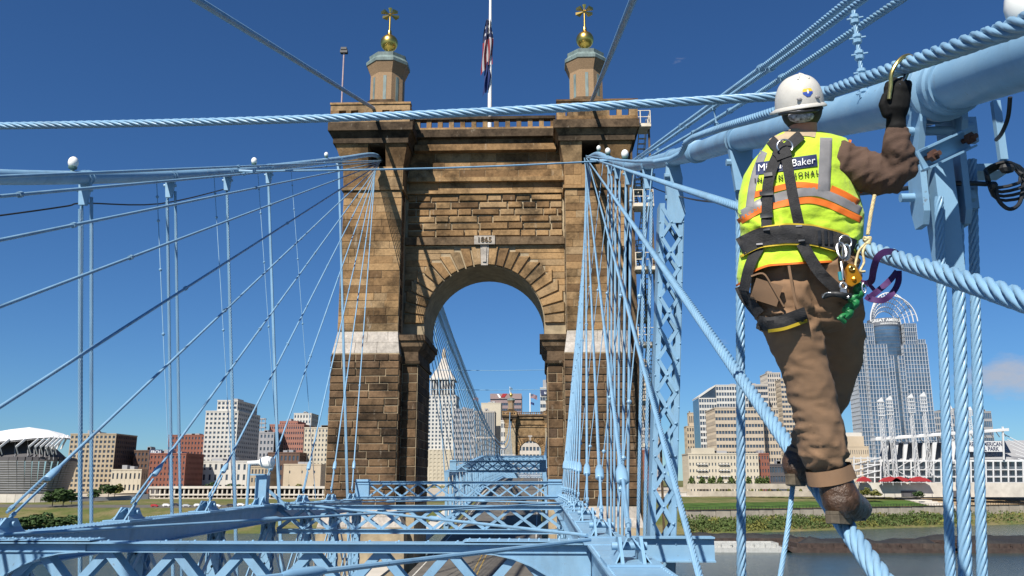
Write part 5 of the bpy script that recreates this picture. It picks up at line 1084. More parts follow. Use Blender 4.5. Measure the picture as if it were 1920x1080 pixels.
for k in range(6): pbar((1884 + k * 5, 815 + k * 9, D0 + 2), (1990, 870 + k * 2, D0 + 2), .4, .4, 'raker')
sg = MB(); pbox(sg, 1812, 1879, 827, 847, D0 - 3, .8); s_ = sg.build('sign_board', sw, T); put_text('sign_lettering', 'GREAT AMERICAN', 3.5, at(1845, 833, D0 - 3.1), M['sign_navy'], s_, depth=.1, sx=.78, bold=True); put_text('sign_lettering', 'BALL PARK', 3.5, at(1852, 842, D0 - 3.1), M['sign_navy'], s_, depth=.1, sx=.8, bold=True)
for k in range(4): mb = MB(); pbox(mb, 1600 + k * 3, 1652, 858 + k * 12, 860 + k * 12, D0 - 6, 8); mb.build('stair_landing', sw, T)
for x in (1601, 1614, 1627, 1640, 1651): pbar((x, 856, D0 - 6.5), (x, 906, D0 - 6.5), .6, .6, 'stair_column')
for k in range(3): pbar((1602, 894 - k * 12, D0 - 7), (1650, 882 - k * 12, D0 - 7), .7, .5, 'stair_flight')
for k in range(7): pbar((1786 + k * 2, 868 + k * 6, D0 - 3), (1800, 868 + k * 6, D0 - 3), .5, .5, 'stair_tread')
for x, lb, w_ in ((1622, 'red market umbrella beside the worker boots', 13), (1672, 'left red canopy tent in front of the ballpark', 20), (1690, 'middle red canopy tent in front of the ballpark', 18), (1725, 'right red canopy tent in front of the ballpark', 22)):
    c = at(x, 903, D0 - 22); w_ *= .33; tt = thing('canopy_tent', (c.x, c.y, c.z), lb, 'tent', 'red canopies by the ballpark'); MB().prism([(c.x - w_, c.y, c.z), (c.x + w_, c.y, c.z), (c.x + w_ * .6, c.y, c.z + 1.9), (c.x, c.y, c.z + 3), (c.x - w_ * .6, c.y, c.z + 1.9)], (0, 4, 0)).build('canopy', M['redcloth'], tt)
    for s in (-1, 1): MB().box(c.x + s * w_ * .85 - .1, c.x + s * w_ * .85 + .1, c.y, c.y + .2, c.z - 2.2, c.z).build('pole', sw, tt)
for i, (x, yb, yt, d_, nm) in enumerate(((1664, 895, 748, D0 - 5, 'leftmost'), (1681, 895, 745, D0 - 5, 'second'), (1722, 893, 741, D0 - 5, 'third'), (1746, 892, 738, D0 - 5, 'fourth'), (1787, 830, 763, D0 + 120, 'small fifth'), (1824, 830, 765, D0 + 120, 'small sixth'))):
    c, tp = at(x, yb, d_), at(x, yt, d_); tp.x = c.x; sc = d_ / (D0 - 5.0); tt = thing('light_mast', c, nm + ' white lattice floodlight mast of the ballpark, counted from the left', 'light mast', 'floodlight masts of the ballpark'); zm = L(c.z, tp.z, .78); hw_ = 1.0 * sc
    for sx in (-1, 1):
        for sy in (0, 1): MB().bar((c.x + sx * hw_ * 1.1, c.y + sy * 2, c.z), (c.x + sx * hw_ * .7, c.y + sy * 2, zm), .3 * sc, .3 * sc).build('leg', sw, tt)
    n = 12; mb = MB()
    for j in range(n):
        za, zb_ = L(c.z, zm, j / n), L(c.z, zm, (j + 1) / n); s = 1 if j % 2 else -1; mb.bar((c.x - s * hw_, c.y - .1, za), (c.x + s * hw_, c.y - .1, zb_), .22 * sc, .22 * sc)
    mb.build('lattice', sw, tt)
    for j in range(5): z = L(zm, tp.z - 2, j / 4); MB().box(c.x - 2.1 * sc, c.x + 2.1 * sc, c.y - .5, c.y + 1.2, z, z + .45).build('lamp_row', sw, tt)
    for sx in (-1.9, -.6, .7, 1.9): MB().box(c.x + sx * sc - .12, c.x + sx * sc + .12, c.y - .2, c.y + .2, zm, tp.z - 1.5).build('upright', sw, tt)
    MB().prism([(c.x - 2 * sc, c.y, tp.z - 1.4), (c.x + 2 * sc, c.y, tp.z - 1.4), (c.x + 1.2 * sc, c.y, tp.z + 1.2)], (0, .8, 0)).build('cap', sw, tt)
# ---- stadium on the left
T = thing('football_stadium', at(60, 935, 520), 'grey curved stadium with white canopy roof at the left edge', 'stadium'); SB = 515
M['mesh_panel'] = simple('grey_metal_mesh', (.17, .165, .155), .5, .3, var=.35, scale=.4, stretch=(.3, .3, 3)); arc = [at(-160, 900, SB + 26), at(-60, 900, SB + 6), at(20, 900, SB), at(70, 900, SB + 2), at(104, 900, SB + 10), at(122, 900, SB + 26), at(128, 900, SB + 50)]
arc = smoothpath(arc, 4); zl, zh = -13.5, pz(60, 863, SB)
def ribbon(nm, z0a, z1a, mat, off=0.0, th=.6, off2=None):
    mb = MB()
    for p, q in zip(arc, arc[1:]):
        t_ = (q - p); n_ = Vector((t_.y, -t_.x, 0)).normalized(); a, b = p + n_ * off, q + n_ * off; o2 = off if off2 is None else off2; a2, b2 = p + n_ * o2, q + n_ * o2
        mb.prism([(a.x, a.y, z0a), (b.x, b.y, z0a), (b2.x, b2.y, z1a), (a2.x, a2.y, z1a)], -n_ * th)
    return mb.build(nm, mat, T)
ribbon('mesh_wall', -8.0, zh, M['mesh_panel'], 0, .6, 4.5)
for k in range(14): z = L(-7, zh - 1, k / 13); o = L(.3, 4.6, (z + 8) / (zh + 8)); ribbon('mesh_louvre', z, z + .35, M['grey_wall'], o, .4)
ribbon('base_wall', zl, -8.2, M['pale_conc'], 1.5); ribbon('ring_beam', zh + .01, zh + 2, M['dark_wall'], 4.0, 2)
ribbon('upper_seating', zh - .5, pz(60, 822, SB), M['dark_wall'], 1.0, .8, -14); 
mb = MB(); n1 = 10
top = [(-60, 822), (-20, 812), (20, 805), (55, 801), (90, 806), (118, 813), (131, 818)]; lowr = [(-60, 836), (-20, 830), (20, 826), (60, 822), (95, 820), (120, 821), (133, 822)]
for (a, b), (c, e), (f_, g_), (h_, i_) in zip(top, top[1:], lowr, lowr[1:]):
    mb.add([at(a, b, SB + 38), at(c, e, SB + 38), at(h_, i_, SB - 2), at(f_, g_, SB - 2)], [(0, 1, 2, 3)]); mb.add([at(a, b, SB + 38) - Vector((0, 0, .8)), at(c, e, SB + 38) - Vector((0, 0, .8)), at(h_, i_, SB - 2) - Vector((0, 0, .8)), at(f_, g_, SB - 2) - Vector((0, 0, .8))], [(3, 2, 1, 0)])
mb.build('canopy_roof', sw, T)
for k, x in enumerate((-10, 18, 48, 72, 84, 94, 104, 112, 120)):
    MB().bar(at(x, 824 - k * .4, SB - 2), at(x - 18, 838, SB - 6), .9, 1.1).build('canopy_strut', sw, T); MB().bar(at(x - 18, 838, SB - 6), at(x - 14, 852, SB - 3), .5, .5).build('canopy_strut', sw, T); MB().bar(at(x - 20, 826, SB + 4), at(x - 20, 862, SB + 1), .4, .4).build('canopy_post', M['grey_wall'], T)
for x in (100, 110, 120, 128): MB().bar(at(x, 816, SB + 1), at(x - 14, 842, SB + 1), .6, .9).build('canopy_rib', sw, T)
# ---- parking deck, promenade walls
T = thing('parking_deck', at(450, 938, 575), 'long low parking deck on columns along the left river road', 'parking deck'); PD = 575
for q, h_ in ((912, 4), (926, 3)): mb = MB(); pbox(mb, 278, 640, q, q + h_, PD, 26); mb.build('deck_slab', M['pale_conc'], T)
for x in range(280, 640, 9): mb = MB(); pbox(mb, x, x + 2.2, 915, 941, PD + .8, 1.4); mb.build('column', M['pale_conc'], T)
mb = MB(); pbox(mb, 278, 640, 914, 942, PD + 14, 1); mb.build('rear_wall', M['dark_wall'], T)
T = thing('retaining_wall', at(300, 940, 520), 'grey sloping retaining wall beside the stadium trees', 'wall'); MB().prism([at(130, 937, 520), at(278, 926, 560), at(278, 942, 560), at(130, 946, 520)], (0, 2, 0)).build('wall', M['grey_wall'], T)
T = thing('promenade_wall', at(1400, 935, 535), 'beige stepped promenade wall above the lawn', 'wall')
for x0, x1, q0, q1, d_ in ((1288, 1640, 921, 931, 532), (1288, 1640, 907, 917, 546)): mb = MB(); pbox(mb, x0, x1, q0, q1, d_, 1.5); mb.build('wall', M['concrete'], T)
mb = MB(); T = thing('lawn_steps', at(1680, 945, 520), 'pale concrete steps between the lawn and the sandy lot', 'steps')
for k in range(9): mb = MB(); x_ = 223.0; q_ = bankpt(x_, 28 + k * 7.5); MB().box(x_, x_ + 13, q_.y, q_.y + 7.6, q_.z - 1, q_.z + .5).build('step', M['pale_conc'], T)
# ---- trees and scrub
def leafmesh(name, n, rx, rz, size, seed, mat, conic=False):
    r_ = random.Random(seed); mb = MB(); lob = [(Vector((r_.uniform(-.55, .55), r_.uniform(-.55, .55), r_.uniform(-.5, .6))), r_.uniform(.35, .6)) for _ in range(9)]
    for k in range(n):
        c, q = r_.choice(lob); v = Vector((r_.gauss(0, 1), r_.gauss(0, 1), r_.gauss(0, 1))).normalized() * q * r_.uniform(.6, 1.0) + c
        w = (1 - .55 * max(-.6, v.z)) if conic else 1; p = Vector((v.x * rx * w, v.y * rx * w, v.z * rz)); a = Vector((r_.gauss(0, 1), r_.gauss(0, 1), r_.gauss(0, 1))).normalized(); b = a.orthogonal().normalized(); c2 = a.cross(b); s = size * r_.uniform(.6, 1.4)
        mb.add([p + b * s, p + c2 * s * .7, p - b * s, p - c2 * s * .7], [(0, 1, 2, 3)])
    me = bpy.data.meshes.new(name); me.from_pydata(mb.v, [], mb.f); me.materials.append(mat); return me
CR = [leafmesh('crown', 420, 1, 1.05, .17, 3, M['leaf'], True), leafmesh('crown', 420, 1, .8, .19, 5, M['leaf3']), leafmesh('crown', 320, 1, 1.0, .18, 8, M['leaf2'])]
tk = MB().tube([(0, 0, 0), (.02, 0, .9), (0, .02, 1.6)], [.09, .07, .04], 6).tube([(0, 0, .8), (.35, .1, 1.5)], [.04, .02], 5).tube([(0, 0, .9), (-.3, -.15, 1.55)], [.04, .02], 5); TKM = bpy.data.meshes.new('trunk'); TKM.from_pydata(tk.v, [], tk.f); TKM.materials.append(M['bark'])
def tree(p, h, w, kind, label, group):
    T = thing('tree', p, label, 'tree', group); a = bpy.data.objects.new('trunk', TKM); COL.objects.link(a); a.parent = T; a.scale = (h * .35, h * .35, h * .35)
    c = bpy.data.objects.new('crown', CR[kind]); COL.objects.link(c); c.parent = T; c.location = (0, 0, h * .58); c.scale = (w, w, h * .42); c.rotation_euler = (0, 0, (p[0] * 7) % 6)
for i, x in enumerate((1298, 1317, 1336, 1351, 1373, 1388, 1405, 1424, 1437)):
    p = at(x, 917, 552); tree((p.x, 552, p.z), 7.6, 2.6 + .3 * (i % 3), 0, '%s small green tree from the left in front of the cream apartments' % ORD[i], 'promenade trees')
for i, (x, y, d_, h, w, k, lb) in enumerate(((98, 948, 470, 9, 5.5, 1, 'dark bushy tree below the stadium, left one'), (118, 948, 472, 10, 5.5, 1, 'dark bushy tree below the stadium, right one'), (134, 944, 490, 7, 4, 1, 'small dark tree at the corner of the stadium'), (176, 938, 520, 7, 4, 1, 'dark tree behind the left hanger ropes'), (203, 930, 540, 8, 6, 1, 'round dark tree left of the retaining wall end'), (215, 929, 542, 8, 5, 2, 'yellowish round tree beside the retaining wall'), (1622, 930, 520, 6, 4.5, 2, 'yellow green tree behind the lower boot'), (1640, 928, 522, 5, 4, 2, 'autumn yellow tree right of the lower boot'), (1722, 925, 530, 4.5, 3.5, 1, 'small dark tree on the sandy lot below the red tents'), (1876, 929, 560, 5, 4, 1, 'left dark tree on the sandy lot near the right edge'), (1902, 927, 562, 6, 6, 1, 'right dark tree on the sandy lot near the right edge'), (398, 912, 610, 7, 5, 1, 'dark tree at the foot of the white pavilion'), (440, 910, 612, 6, 5, 1, 'second dark tree at the foot of the white pavilion'), (560, 915, 600, 6, 5, 2, 'yellowish tree before the plain tan block'))):
    p = at(x, y, d_); z = min(p.z, hgt(p.x, d_ - shore(p.x)) + 2.5); tree((p.x, d_, z - .3), h, w, k, lb, 'scattered riverside trees')
for i, (x, y) in enumerate(((30, 1003), (52, 1000), (75, 1001), (100, 999), (122, 998))):
    p = at(x, y, 412); p.z = hgt(p.x, 412 - shore(p.x)); tree((p.x, 412, p.z - .5), 6 + (i % 3) * 1.3, 5.2, 1, '%s waterside bush from the left below the grassy slope' % ORD[i], 'waterside bushes')
for i in range(10):
    x = 1348 + i * 19; p = at(x, 928, 540); tree((p.x, 538, p.z - 1.5), 5.2, 2.4, 2, '%s thin young tree from the left on the terrace above the lawn' % ORD[i], 'terrace saplings')
r_ = random.Random(4); mb = MB()
for k in range(15000):
    x = r_.uniform(66, 330) ** 1.0; t_ = r_.uniform(3, 24); 
    if x > 225 and r_.random() < .75: continue
    dn = noise.noise((x * .06, 2, 0)) * .5 + .6; b0 = bankpt(x, t_); hh = r_.random() ** 1.3 * 3.8 * max(.15, dn); p = b0 + Vector((0, 0, hh)); s = r_.uniform(.3, .75); a = Vector((r_.gauss(0, 1), r_.gauss(0, 1), r_.gauss(0, 1))).normalized(); b = a.orthogonal().normalized(); c2 = a.cross(b)
    mb.add([p + b * s, p + c2 * s * .7, p - b * s, p - c2 * s * .7], [(0, 1, 2, 3)], 0 if noise.noise((x * .1, t_ * .1, 4)) < .22 else 1)
tag(mb.build('riverside_scrub', [M['leaf'], M['leaf2']], None, recalc=False), 'green and yellow scrub along the water below the river wall', 'shrubs', kind='stuff')
# ---- coal barges
M['coal'] = simple('coal', (.018, .017, .017), .7, var=.4, scale=1.5, bump=.8, bscale=2); M['barge_rust'] = simple('dark_barge_steel', (.045, .028, .022), .8, var=.5, scale=.6, dirt=.4); M['barge_grey'] = simple('grey_barge_paint', (.42, .42, .40), .7, dirt=.4)
def barge(p0, dist, hull, coal, label, length=59):
    a = at(p0, 1030, dist); T = thing('barge', (a.x + length / 2, dist, -24.6), label, 'barge', 'river barges'); x0, x1 = a.x, a.x + length - .4; w = 10.6
    MB().prism([(x0, dist, -22.4), (x0 + 3, dist, -24.6), (x1 - 3, dist, -24.6), (x1, dist, -22.4)], (0, w, 0)).build('hull', hull, T)
    for y in (dist + .8, dist + w - 1.1): MB().box(x0 + 4, x1 - 4, y, y + .3, -22.4, -20.9).build('coaming', hull, T)
    for x in (x0 + 4, x1 - 4.3): MB().box(x, x + .3, dist + 1.11, dist + w - 1.12, -22.4, -20.9).build('coaming', hull, T)
    for k in range(14): x = L(x0 + 5, x1 - 5, k / 13); MB().box(x - .12, x + .12, dist + .35, dist + .799, -22.4, -21.0).build('stake', hull, T)
    for k in range(4): MB().lathe([(.25, -22.39), (.25, -21.6), (.4, -21.59), (.4, -21.45)], (L(x0 + 1.5, x1 - 1.5, k / 3), dist + .45, 0), 8).build('bollard', hull, T)
    if coal:
        nx, ny = 60, 10; mb = MB()
        for j in range(ny + 1):
            for i in range(nx + 1):
                u, v = i / nx, j / ny; e = min(1, min(u, 1 - u) * 9) * math.sin(math.pi * v) ** .7; mb.v.append((L(x0 + 4.4, x1 - 4.7, u), L(dist + 1.2, dist + w - 1.3, v), -22.0 + e * (2.3 + 1.5 * noise.noise((u * 6 + p0, v * 2, 0)) + .3 * noise.noise((u * 40, v * 9, 1)))))
        for j in range(ny):
            for i in range(nx): mb.f.append((j * (nx + 1) + i, j * (nx + 1) + i + 1, (j + 1) * (nx + 1) + i + 1, (j + 1) * (nx + 1) + i)); mb.mi.append(0)
        mb.build('coal_heap', M['coal'], T, smooth=50)
barge(1160, 306, M['barge_grey'], False, 'pale grey empty barge left of the coal barges'); barge(1474, 305, M['barge_rust'], True, 'rusty coal barge right under the worker boots'); barge(1785, 305, M['barge_rust'], True, 'rusty coal barge at the right edge, front row')
barge(1240, 330, M['barge_rust'], True, 'rear coal barge behind the pale grey barge'); barge(1690, 322, M['barge_rust'], True, 'rear coal barge behind the right front barge')
# ---- parked and passing cars
CM = MB(); CM.prism([(-2.2, -.85, .45), (2.2, -.85, .45), (2.2, -.85, .85), (1.2, -.85, .98), (-2.2, -.85, .95)], (0, 1.7, 0)); CM.prism([(-1.9, -.75, .95), (1.2, -.75, .97), (.5, -.75, 1.45), (-1.5, -.75, 1.48)], (0, 1.5, 0))
for x in (-1.35, 1.35):
    for y in (-.8, .8): CM.tube([(x, y - .12, .33), (x, y + .12, .33)], .33, 10)
cars = {}
for nm, c in (('white', (.7, .7, .7)), ('silver', (.4, .41, .42)), ('red', (.35, .03, .03)), ('black', (.03, .03, .035))):
    me = bpy.data.meshes.new('car'); me.from_pydata(CM.v, [], CM.f); me.materials.append(simple('car_%s' % nm, c, .3, var=.03, coat=.5)); cars[nm] = me
r_ = random.Random(9)
for i in range(16):
    nm = r_.choice(('white', 'white', 'silver', 'red', 'black')); px_ = 290 + i * 20 + r_.uniform(-4, 4); d_ = 471 + (i % 3) * 3; p = at(px_, 942, d_); o = bpy.data.objects.new('car', cars[nm]); COL.objects.link(o); o.location = (p.x, d_, hgt(p.x, d_ - shore(p.x)) + .06); o.rotation_euler = (0, 0, r_.uniform(-.05, .05)); tag(o, '%s car on the river road, %s car from the left' % (nm, ORD[i]), 'car', 'cars on the river road')
# ------------------------------------------------------------------ the worker
M['lime_vest'] = simple('lime_safety_fabric', (.46, .66, .025), .8, var=.10, scale=9, bump=.25, bscale=40, sheen=.2); M['orange_trim'] = simple('orange_trim', (.70, .15, .012), .75, var=.08, scale=30); M['reflective'] = simple('grey_reflective_tape', (.23, .22, .22), .45, var=.08, scale=40)
M['strap'] = simple('black_webbing', (.022, .021, .022), .8, var=.35, scale=60, bump=.4, bscale=220); M['yellow_edge'] = simple('yellow_binding', (.55, .38, .02), .7); M['khaki'] = simple('khaki_canvas', (.40, .31, .20), .85, var=.15, scale=20)
M['shirt'] = simple('dark_brown_jersey', (.082, .047, .032), .92, var=.15, scale=14, bump=.2, bscale=160); M['duck'] = simple('brown_duck_canvas', (.215, .125, .068), .92, var=.14, scale=5, bump=.10, bscale=260, dirt=.22)
M['skin'] = simple('skin', (.42, .20, .12), .55, var=.1, scale=20); M['helmet'] = simple('helmet_shell', (.58, .555, .50), .38, var=.05, scale=25, bump=.05, bscale=30, dirt=.10); M['glove'] = simple('black_glove', (.007, .007, .007), .8, var=.4, scale=30, spec=.2)
M['leather'] = simple('brown_leather', (.06, .031, .016), .38, var=.5, scale=16, bump=.5, bscale=60); M['sole'] = simple('worn_sole', (.10, .078, .052), .85, var=.35, scale=40); M['dark_sole'] = simple('dark_rubber_sole', (.05, .048, .042), .9, var=.4, scale=40)
M['hair'] = simple('dark_hair', (.02, .016, .014), .7); M['band'] = simple('paisley_bandana', (.30, .30, .34), .9, var=.95, scale=70); M['brass'] = simple('worn_brass', (.50, .40, .14), .3, .9, var=.25, scale=40); M['dark_steel'] = simple('dark_steel', (.25, .25, .26), .3, .9)
M['purple'] = simple('purple_webbing', (.055, .012, .085), .75, var=.25, scale=50); M['green_web'] = simple('green_webbing', (.015, .17, .05), .5, var=.3, scale=40); M['amber'] = simple('orange_anodised', (.60, .26, .015), .3, .6, var=.12, scale=30); M['cord'] = simple('pale_cord', (.55, .45, .24), .85, var=.35, scale=90); M['navy'] = simple('navy_print', (.012, .022, .085), .7); M['teal'] = simple('teal_sleeve', (.03, .25, .30), .5)
ROWS = [(243, 1476, 1530, 3.52, .06), (250, 1462, 1556, 3.51, .08), (258, 1448, 1586, 3.505, .10), (266, 1440, 1592, 3.50, .112), (280, 1430, 1597, 3.50, .125), (300, 1412, 1600, 3.50, .14), (330, 1394, 1604, 3.50, .15), (365, 1385, 1612, 3.50, .155), (400, 1383, 1621, 3.50, .155), (440, 1390, 1619, 3.50, .15), (470, 1389, 1613, 3.50, .155), (495, 1384, 1608, 3.50, .16), (520, 1381, 1607, 3.51, .165), (545, 1388, 1612, 3.52, .165), (580, 1405, 1618, 3.53, .16), (640, 1420, 1618, 3.56, .15)]
def row(py):
    if py <= ROWS[0][0]: return ROWS[0][1:]
    for a, b in zip(ROWS, ROWS[1:]):
        if a[0] <= py <= b[0]: t = (py - a[0]) / (b[0] - a[0]); return tuple(L(x, y, t) for x, y in zip(a[1:], b[1:]))
    return ROWS[-1][1:]
def fold(px, py):
    amp = .004 + .012 * math.exp(-((py - 425) / 38.0) ** 2) + .008 * math.exp(-((py - 520) / 30.0) ** 2)
    return amp * (noise.noise((px * .018 + py * .012, py * .045, 1.3)) + .5 * noise.noise((px * .05 - py * .02, py * .07, 4.1)) + 1.1 * max(0, 1 - 3 * abs(noise.noise((px * .014 - py * .010, py * .03 + px * .008, 7.7)))) - .3)
def on_back(px, py, off=0.0, f=1.0):
    l, r, dc, b = row(py); c, h = (l + r) / 2, (r - l) / 2; s = max(-1.0, min(1.0, (px - c) / h)); return at(px, py, dc - b * math.sqrt(max(0, 1 - s * s)) - f * fold(px, py) - off)
PW = thing('person', at(1560, 972, 3.62), 'worker in lime vest and white hard hat climbing a stay rope', 'person')
# body under the clothes: one continuous skin
def fuse(name, mbs, mat, parent, voxel=.012, smooth=6, disp=None, sm=True):
    me = bpy.data.meshes.new(name); me.from_pydata(mbs.v, [], mbs.f); bm = bmesh.new(); bm.from_mesh(me); bmesh.ops.recalc_face_normals(bm, faces=bm.faces); bm.to_mesh(me); bm.free()
    o = bpy.data.objects.new(name, me); COL.objects.link(o); m = o.modifiers.new('r', 'REMESH'); m.mode = 'VOXEL'; m.voxel_size = voxel; m2 = o.modifiers.new('s', 'SMOOTH'); m2.iterations = smooth; m2.factor = .5
    dg = bpy.context.evaluated_depsgraph_get(); ev = o.evaluated_get(dg); m3 = bpy.data.meshes.new_from_object(ev); nb = MB(); nrm = [v.normal.copy() for v in m3.vertices]
    for v, n in zip(m3.vertices, nrm):
        p = v.co.copy()
        if disp: p += n * disp(p)
        nb.v.append(tuple(p))
    nb.f = [tuple(p.vertices) for p in m3.polygons]; nb.mi = [0] * len(nb.f); bpy.data.objects.remove(o); bpy.data.meshes.remove(m3)
    return nb.build(name, mat, parent, smooth=80, recalc=False)
def ptube(mb, pts, n=14, sq=1.0):
    """pts: (px, py, d, half width in px)"""
    path = [at(x, y, d) for x, y, d, w in pts]; rad = [(at(x + w, y, d) - at(x, y, d)).length for x, y, d, w in pts]
    mb.tube(path, rad, n, sq=sq); mb.ball(path[0], rad[0] * .98, 12); mb.ball(path[-1], rad[-1] * .98, 12); return mb
hd = at(1501, 200, 3.50); bd = MB(); bd.ball(hd, .083, 18, sy=1.18, sz=1.28); ptube(bd, [(1506, 215, 3.49, 25), (1507, 300, 3.52, 27)]); bd.ball(hd + Vector((0, .105, -.015)), .02, 8, sz=1.3)
for s in (-1, 1): bd.ball(hd + Vector((s * .084, .0, -.015)), .02, 8, sx=.5, sz=1.5); bd.ball(hd + Vector((s * .032, .088, .012)), .016, 8)
bd.ball(hd + Vector((0, .09, -.06)), .022, 8, sz=.5); bd.ball(hd + Vector((0, .07, -.085)), .035, 8)
ptube(bd, [(1500, 325, 3.52, 55), (1500, 380, 3.52, 70), (1500, 500, 3.53, 72)], sq=.6); ptube(bd, [(1560, 310, 3.50, 26), (1600, 312, 3.48, 24), (1688, 333, 3.40, 17), (1680, 226, 3.32, 12)]); ptube(bd, [(1450, 318, 3.53, 22), (1440, 385, 3.74, 18), (1452, 330, 3.98, 13)])
ptube(bd, [(1472, 540, 3.53, 36), (1512, 700, 3.545, 26), (1566, 915, 3.62, 17)]); ptube(bd, [(1560, 560, 3.58, 32), (1577, 680, 3.905, 20), (1560, 738, 3.94, 19), (1530, 795, 3.96, 18), (1503, 870, 3.98, 15)])
fuse('body', bd, M['skin'], PW, .012, 4)
# trousers
def ridge(x, y, z): return max(0.0, 1 - 3.2 * abs(noise.noise((x, y, z))))
def tfold(p):
    q = noise.noise((p.x * 4, p.y * 4, p.z * 4)); zone = .35 + .65 * max(math.exp(-((p.z - 1.02) / .10) ** 2), math.exp(-((p.z - .66) / .09) ** 2), .8 * math.exp(-((p.z - .12) / .11) ** 2), .9 * math.exp(-((p.z - .86) / .07) ** 2))
    return .008 * q + zone * .015 * (ridge(p.x * 7 + p.z * 6 + q, p.y * 5, p.z * 13 - p.x * 5) - .25) + zone * .009 * (ridge(p.x * 11 - p.z * 9, p.y * 8, p.z * 22 + p.x * 9 + 3) - .2)
tr = MB()
for dx, w in ((-38, 62), (38, 64)): ptube(tr, [(1508 + dx, 478, 3.51, w - 8), (1508 + dx, 520, 3.51, w), (1508 + dx * 1.05, 560, 3.52, w)], sq=1.0)
ptube(tr, [(1470, 545, 3.50, 60), (1474, 600, 3.50, 53), (1496, 650, 3.52, 49), (1512, 700, 3.54, 44), (1527, 760, 3.57, 42), (1538, 818, 3.59, 43), (1547, 852, 3.605, 41)], 18)
ptube(tr, [(1562, 550, 3.55, 55), (1573, 620, 3.74, 44), (1577, 680, 3.90, 36), (1560, 738, 3.94, 33), (1530, 795, 3.96, 32), (1513, 828, 3.975, 32)], 18)
trousers = fuse('trousers', tr, M['duck'], PW, .011, 5, tfold)
def leg_off(px, py, o=0):       # camera-side surface of the near leg / seat, for seams and straps
    if py < 600: return on_back(px, py, .012 + o, .0)
    c = [(600, 1474, 53, 3.50), (650, 1496, 49, 3.52), (700, 1513, 46, 3.54), (760, 1529, 45, 3.57), (910, 1562, 42, 3.62)]
    for a, b in zip(c, c[1:]):
        if a[0] <= py <= b[0]:
            t = (py - a[0]) / (b[0] - a[0]); cx, w, d = L(a[1], b[1], t), L(a[2], b[2], t), L(a[3], b[3], t); s = max(-1, min(1, (px - cx) / w)); return at(px, py, d - .00215 * w * math.sqrt(1 - s * s) - .012 - o)
    return at(px, py, 3.5)
def ribbon(name, pts, w, off, mat, parent, surf=on_back, th=.006, nw=4, smooth=True):
    P = []                                   # resample the pixel polyline
    for (x0, y0), (x1, y1) in zip(pts, pts[1:]):
        n = max(1, int(math.hypot(x1 - x0, y1 - y0) / 6)); P += [(L(x0, x1, i / n), L(y0, y1, i / n)) for i in range(n)]
    P.append(pts[-1]); mb = MB(); k = nw + 1
    if smooth and len(P) > 4:
        for _ in range(3): P = [P[0]] + [((a[0] + 2 * b[0] + c[0]) / 4, (a[1] + 2 * b[1] + c[1]) / 4) for a, b, c in zip(P, P[1:], P[2:])] + [P[-1]]
    for i, (x, y) in enumerate(P):
        a, b = P[max(0, i - 1)], P[min(len(P) - 1, i + 1)]; dx, dy = b[0] - a[0], b[1] - a[1]; l = math.hypot(dx, dy) or 1; nx, ny = -dy / l, dx / l; wi = w(i / (len(P) - 1)) if callable(w) else w
        for lay in (off, off - th):
            for j in range(k): t = j / nw - .5; mb.v.append(tuple(surf(x + nx * wi * t, y + ny * wi * t, lay)))
    n = len(P); q = 2 * k
    for i in range(n - 1):
        A, B = i * q, (i + 1) * q
        for j in range(nw): mb.f.append((A + j, A + j + 1, B + j + 1, B + j)); mb.f.append((A + k + j, B + k + j, B + k + j + 1, A + k + j + 1))
        mb.f.append((A, B, B + k, A + k)); mb.f.append((A + k - 1, A + q - 1, B + q - 1, B + k - 1))
    for A in (0, (n - 1) * q):
        for j in range(nw): mb.f.append((A + j, A + k + j, A + k + j + 1, A + j + 1))
    mb.mi = [0] * len(mb.f); return mb.build(name, mat, parent, smooth=60)
ribbon('centre_seam', [(1479, 498), (1486, 540), (1492, 570), (1505, 600)], 5, .010, M['duck'], trousers, leg_off, .016); ribbon('pocket_edge', [(1408, 518), (1432, 509), (1470, 575)], 3, .016, M['duck'], trousers, leg_off, .02)
ribbon('pocket', [(1412, 540), (1462, 556)], 40, .010, M['duck'], trousers, leg_off, .02, 8); 
def cuff(p, q, w0, w1):
    P, Q = at(*p), at(*q); mb = MB(); fr = MB().frames([P, P.lerp(Q, .5), Q]); n = 30; k0 = .00222
    for lay in (0, -.006):
        for i, (c_, a_, b_) in enumerate(fr):
            for j in range(n):
                t = 2 * math.pi * j / n; r = L(w0, w1, i / 2) * k0 + lay + .006 * noise.noise((2.5 * math.cos(t), 2.5 * math.sin(t), i * .4 + p[0])); mb.v.append(tuple(c_ + a_ * (r * math.cos(t)) + b_ * (r * math.sin(t))))
    for i in range(2):
        for j in range(n): A = i * n + j; B = i * n + (j + 1) % n; mb.f.append((A, B, B + n, A + n)); mb.f.append((3 * n + A, 3 * n + A + n, 3 * n + B + n, 3 * n + B))
    for j in range(n): A, B = 2 * n + j, 2 * n + (j + 1) % n; mb.f.append((A, B, 3 * n + B, 3 * n + A))
    mb.mi = [0] * len(mb.f); return mb.build('trouser_cuff', M['duck'], trousers, smooth=70)
cuff((1553, 876, 3.615), (1560, 902, 3.622), 41.5, 43.5); cuff((1508, 846, 3.98), (1503, 864, 3.985), 33, 34)
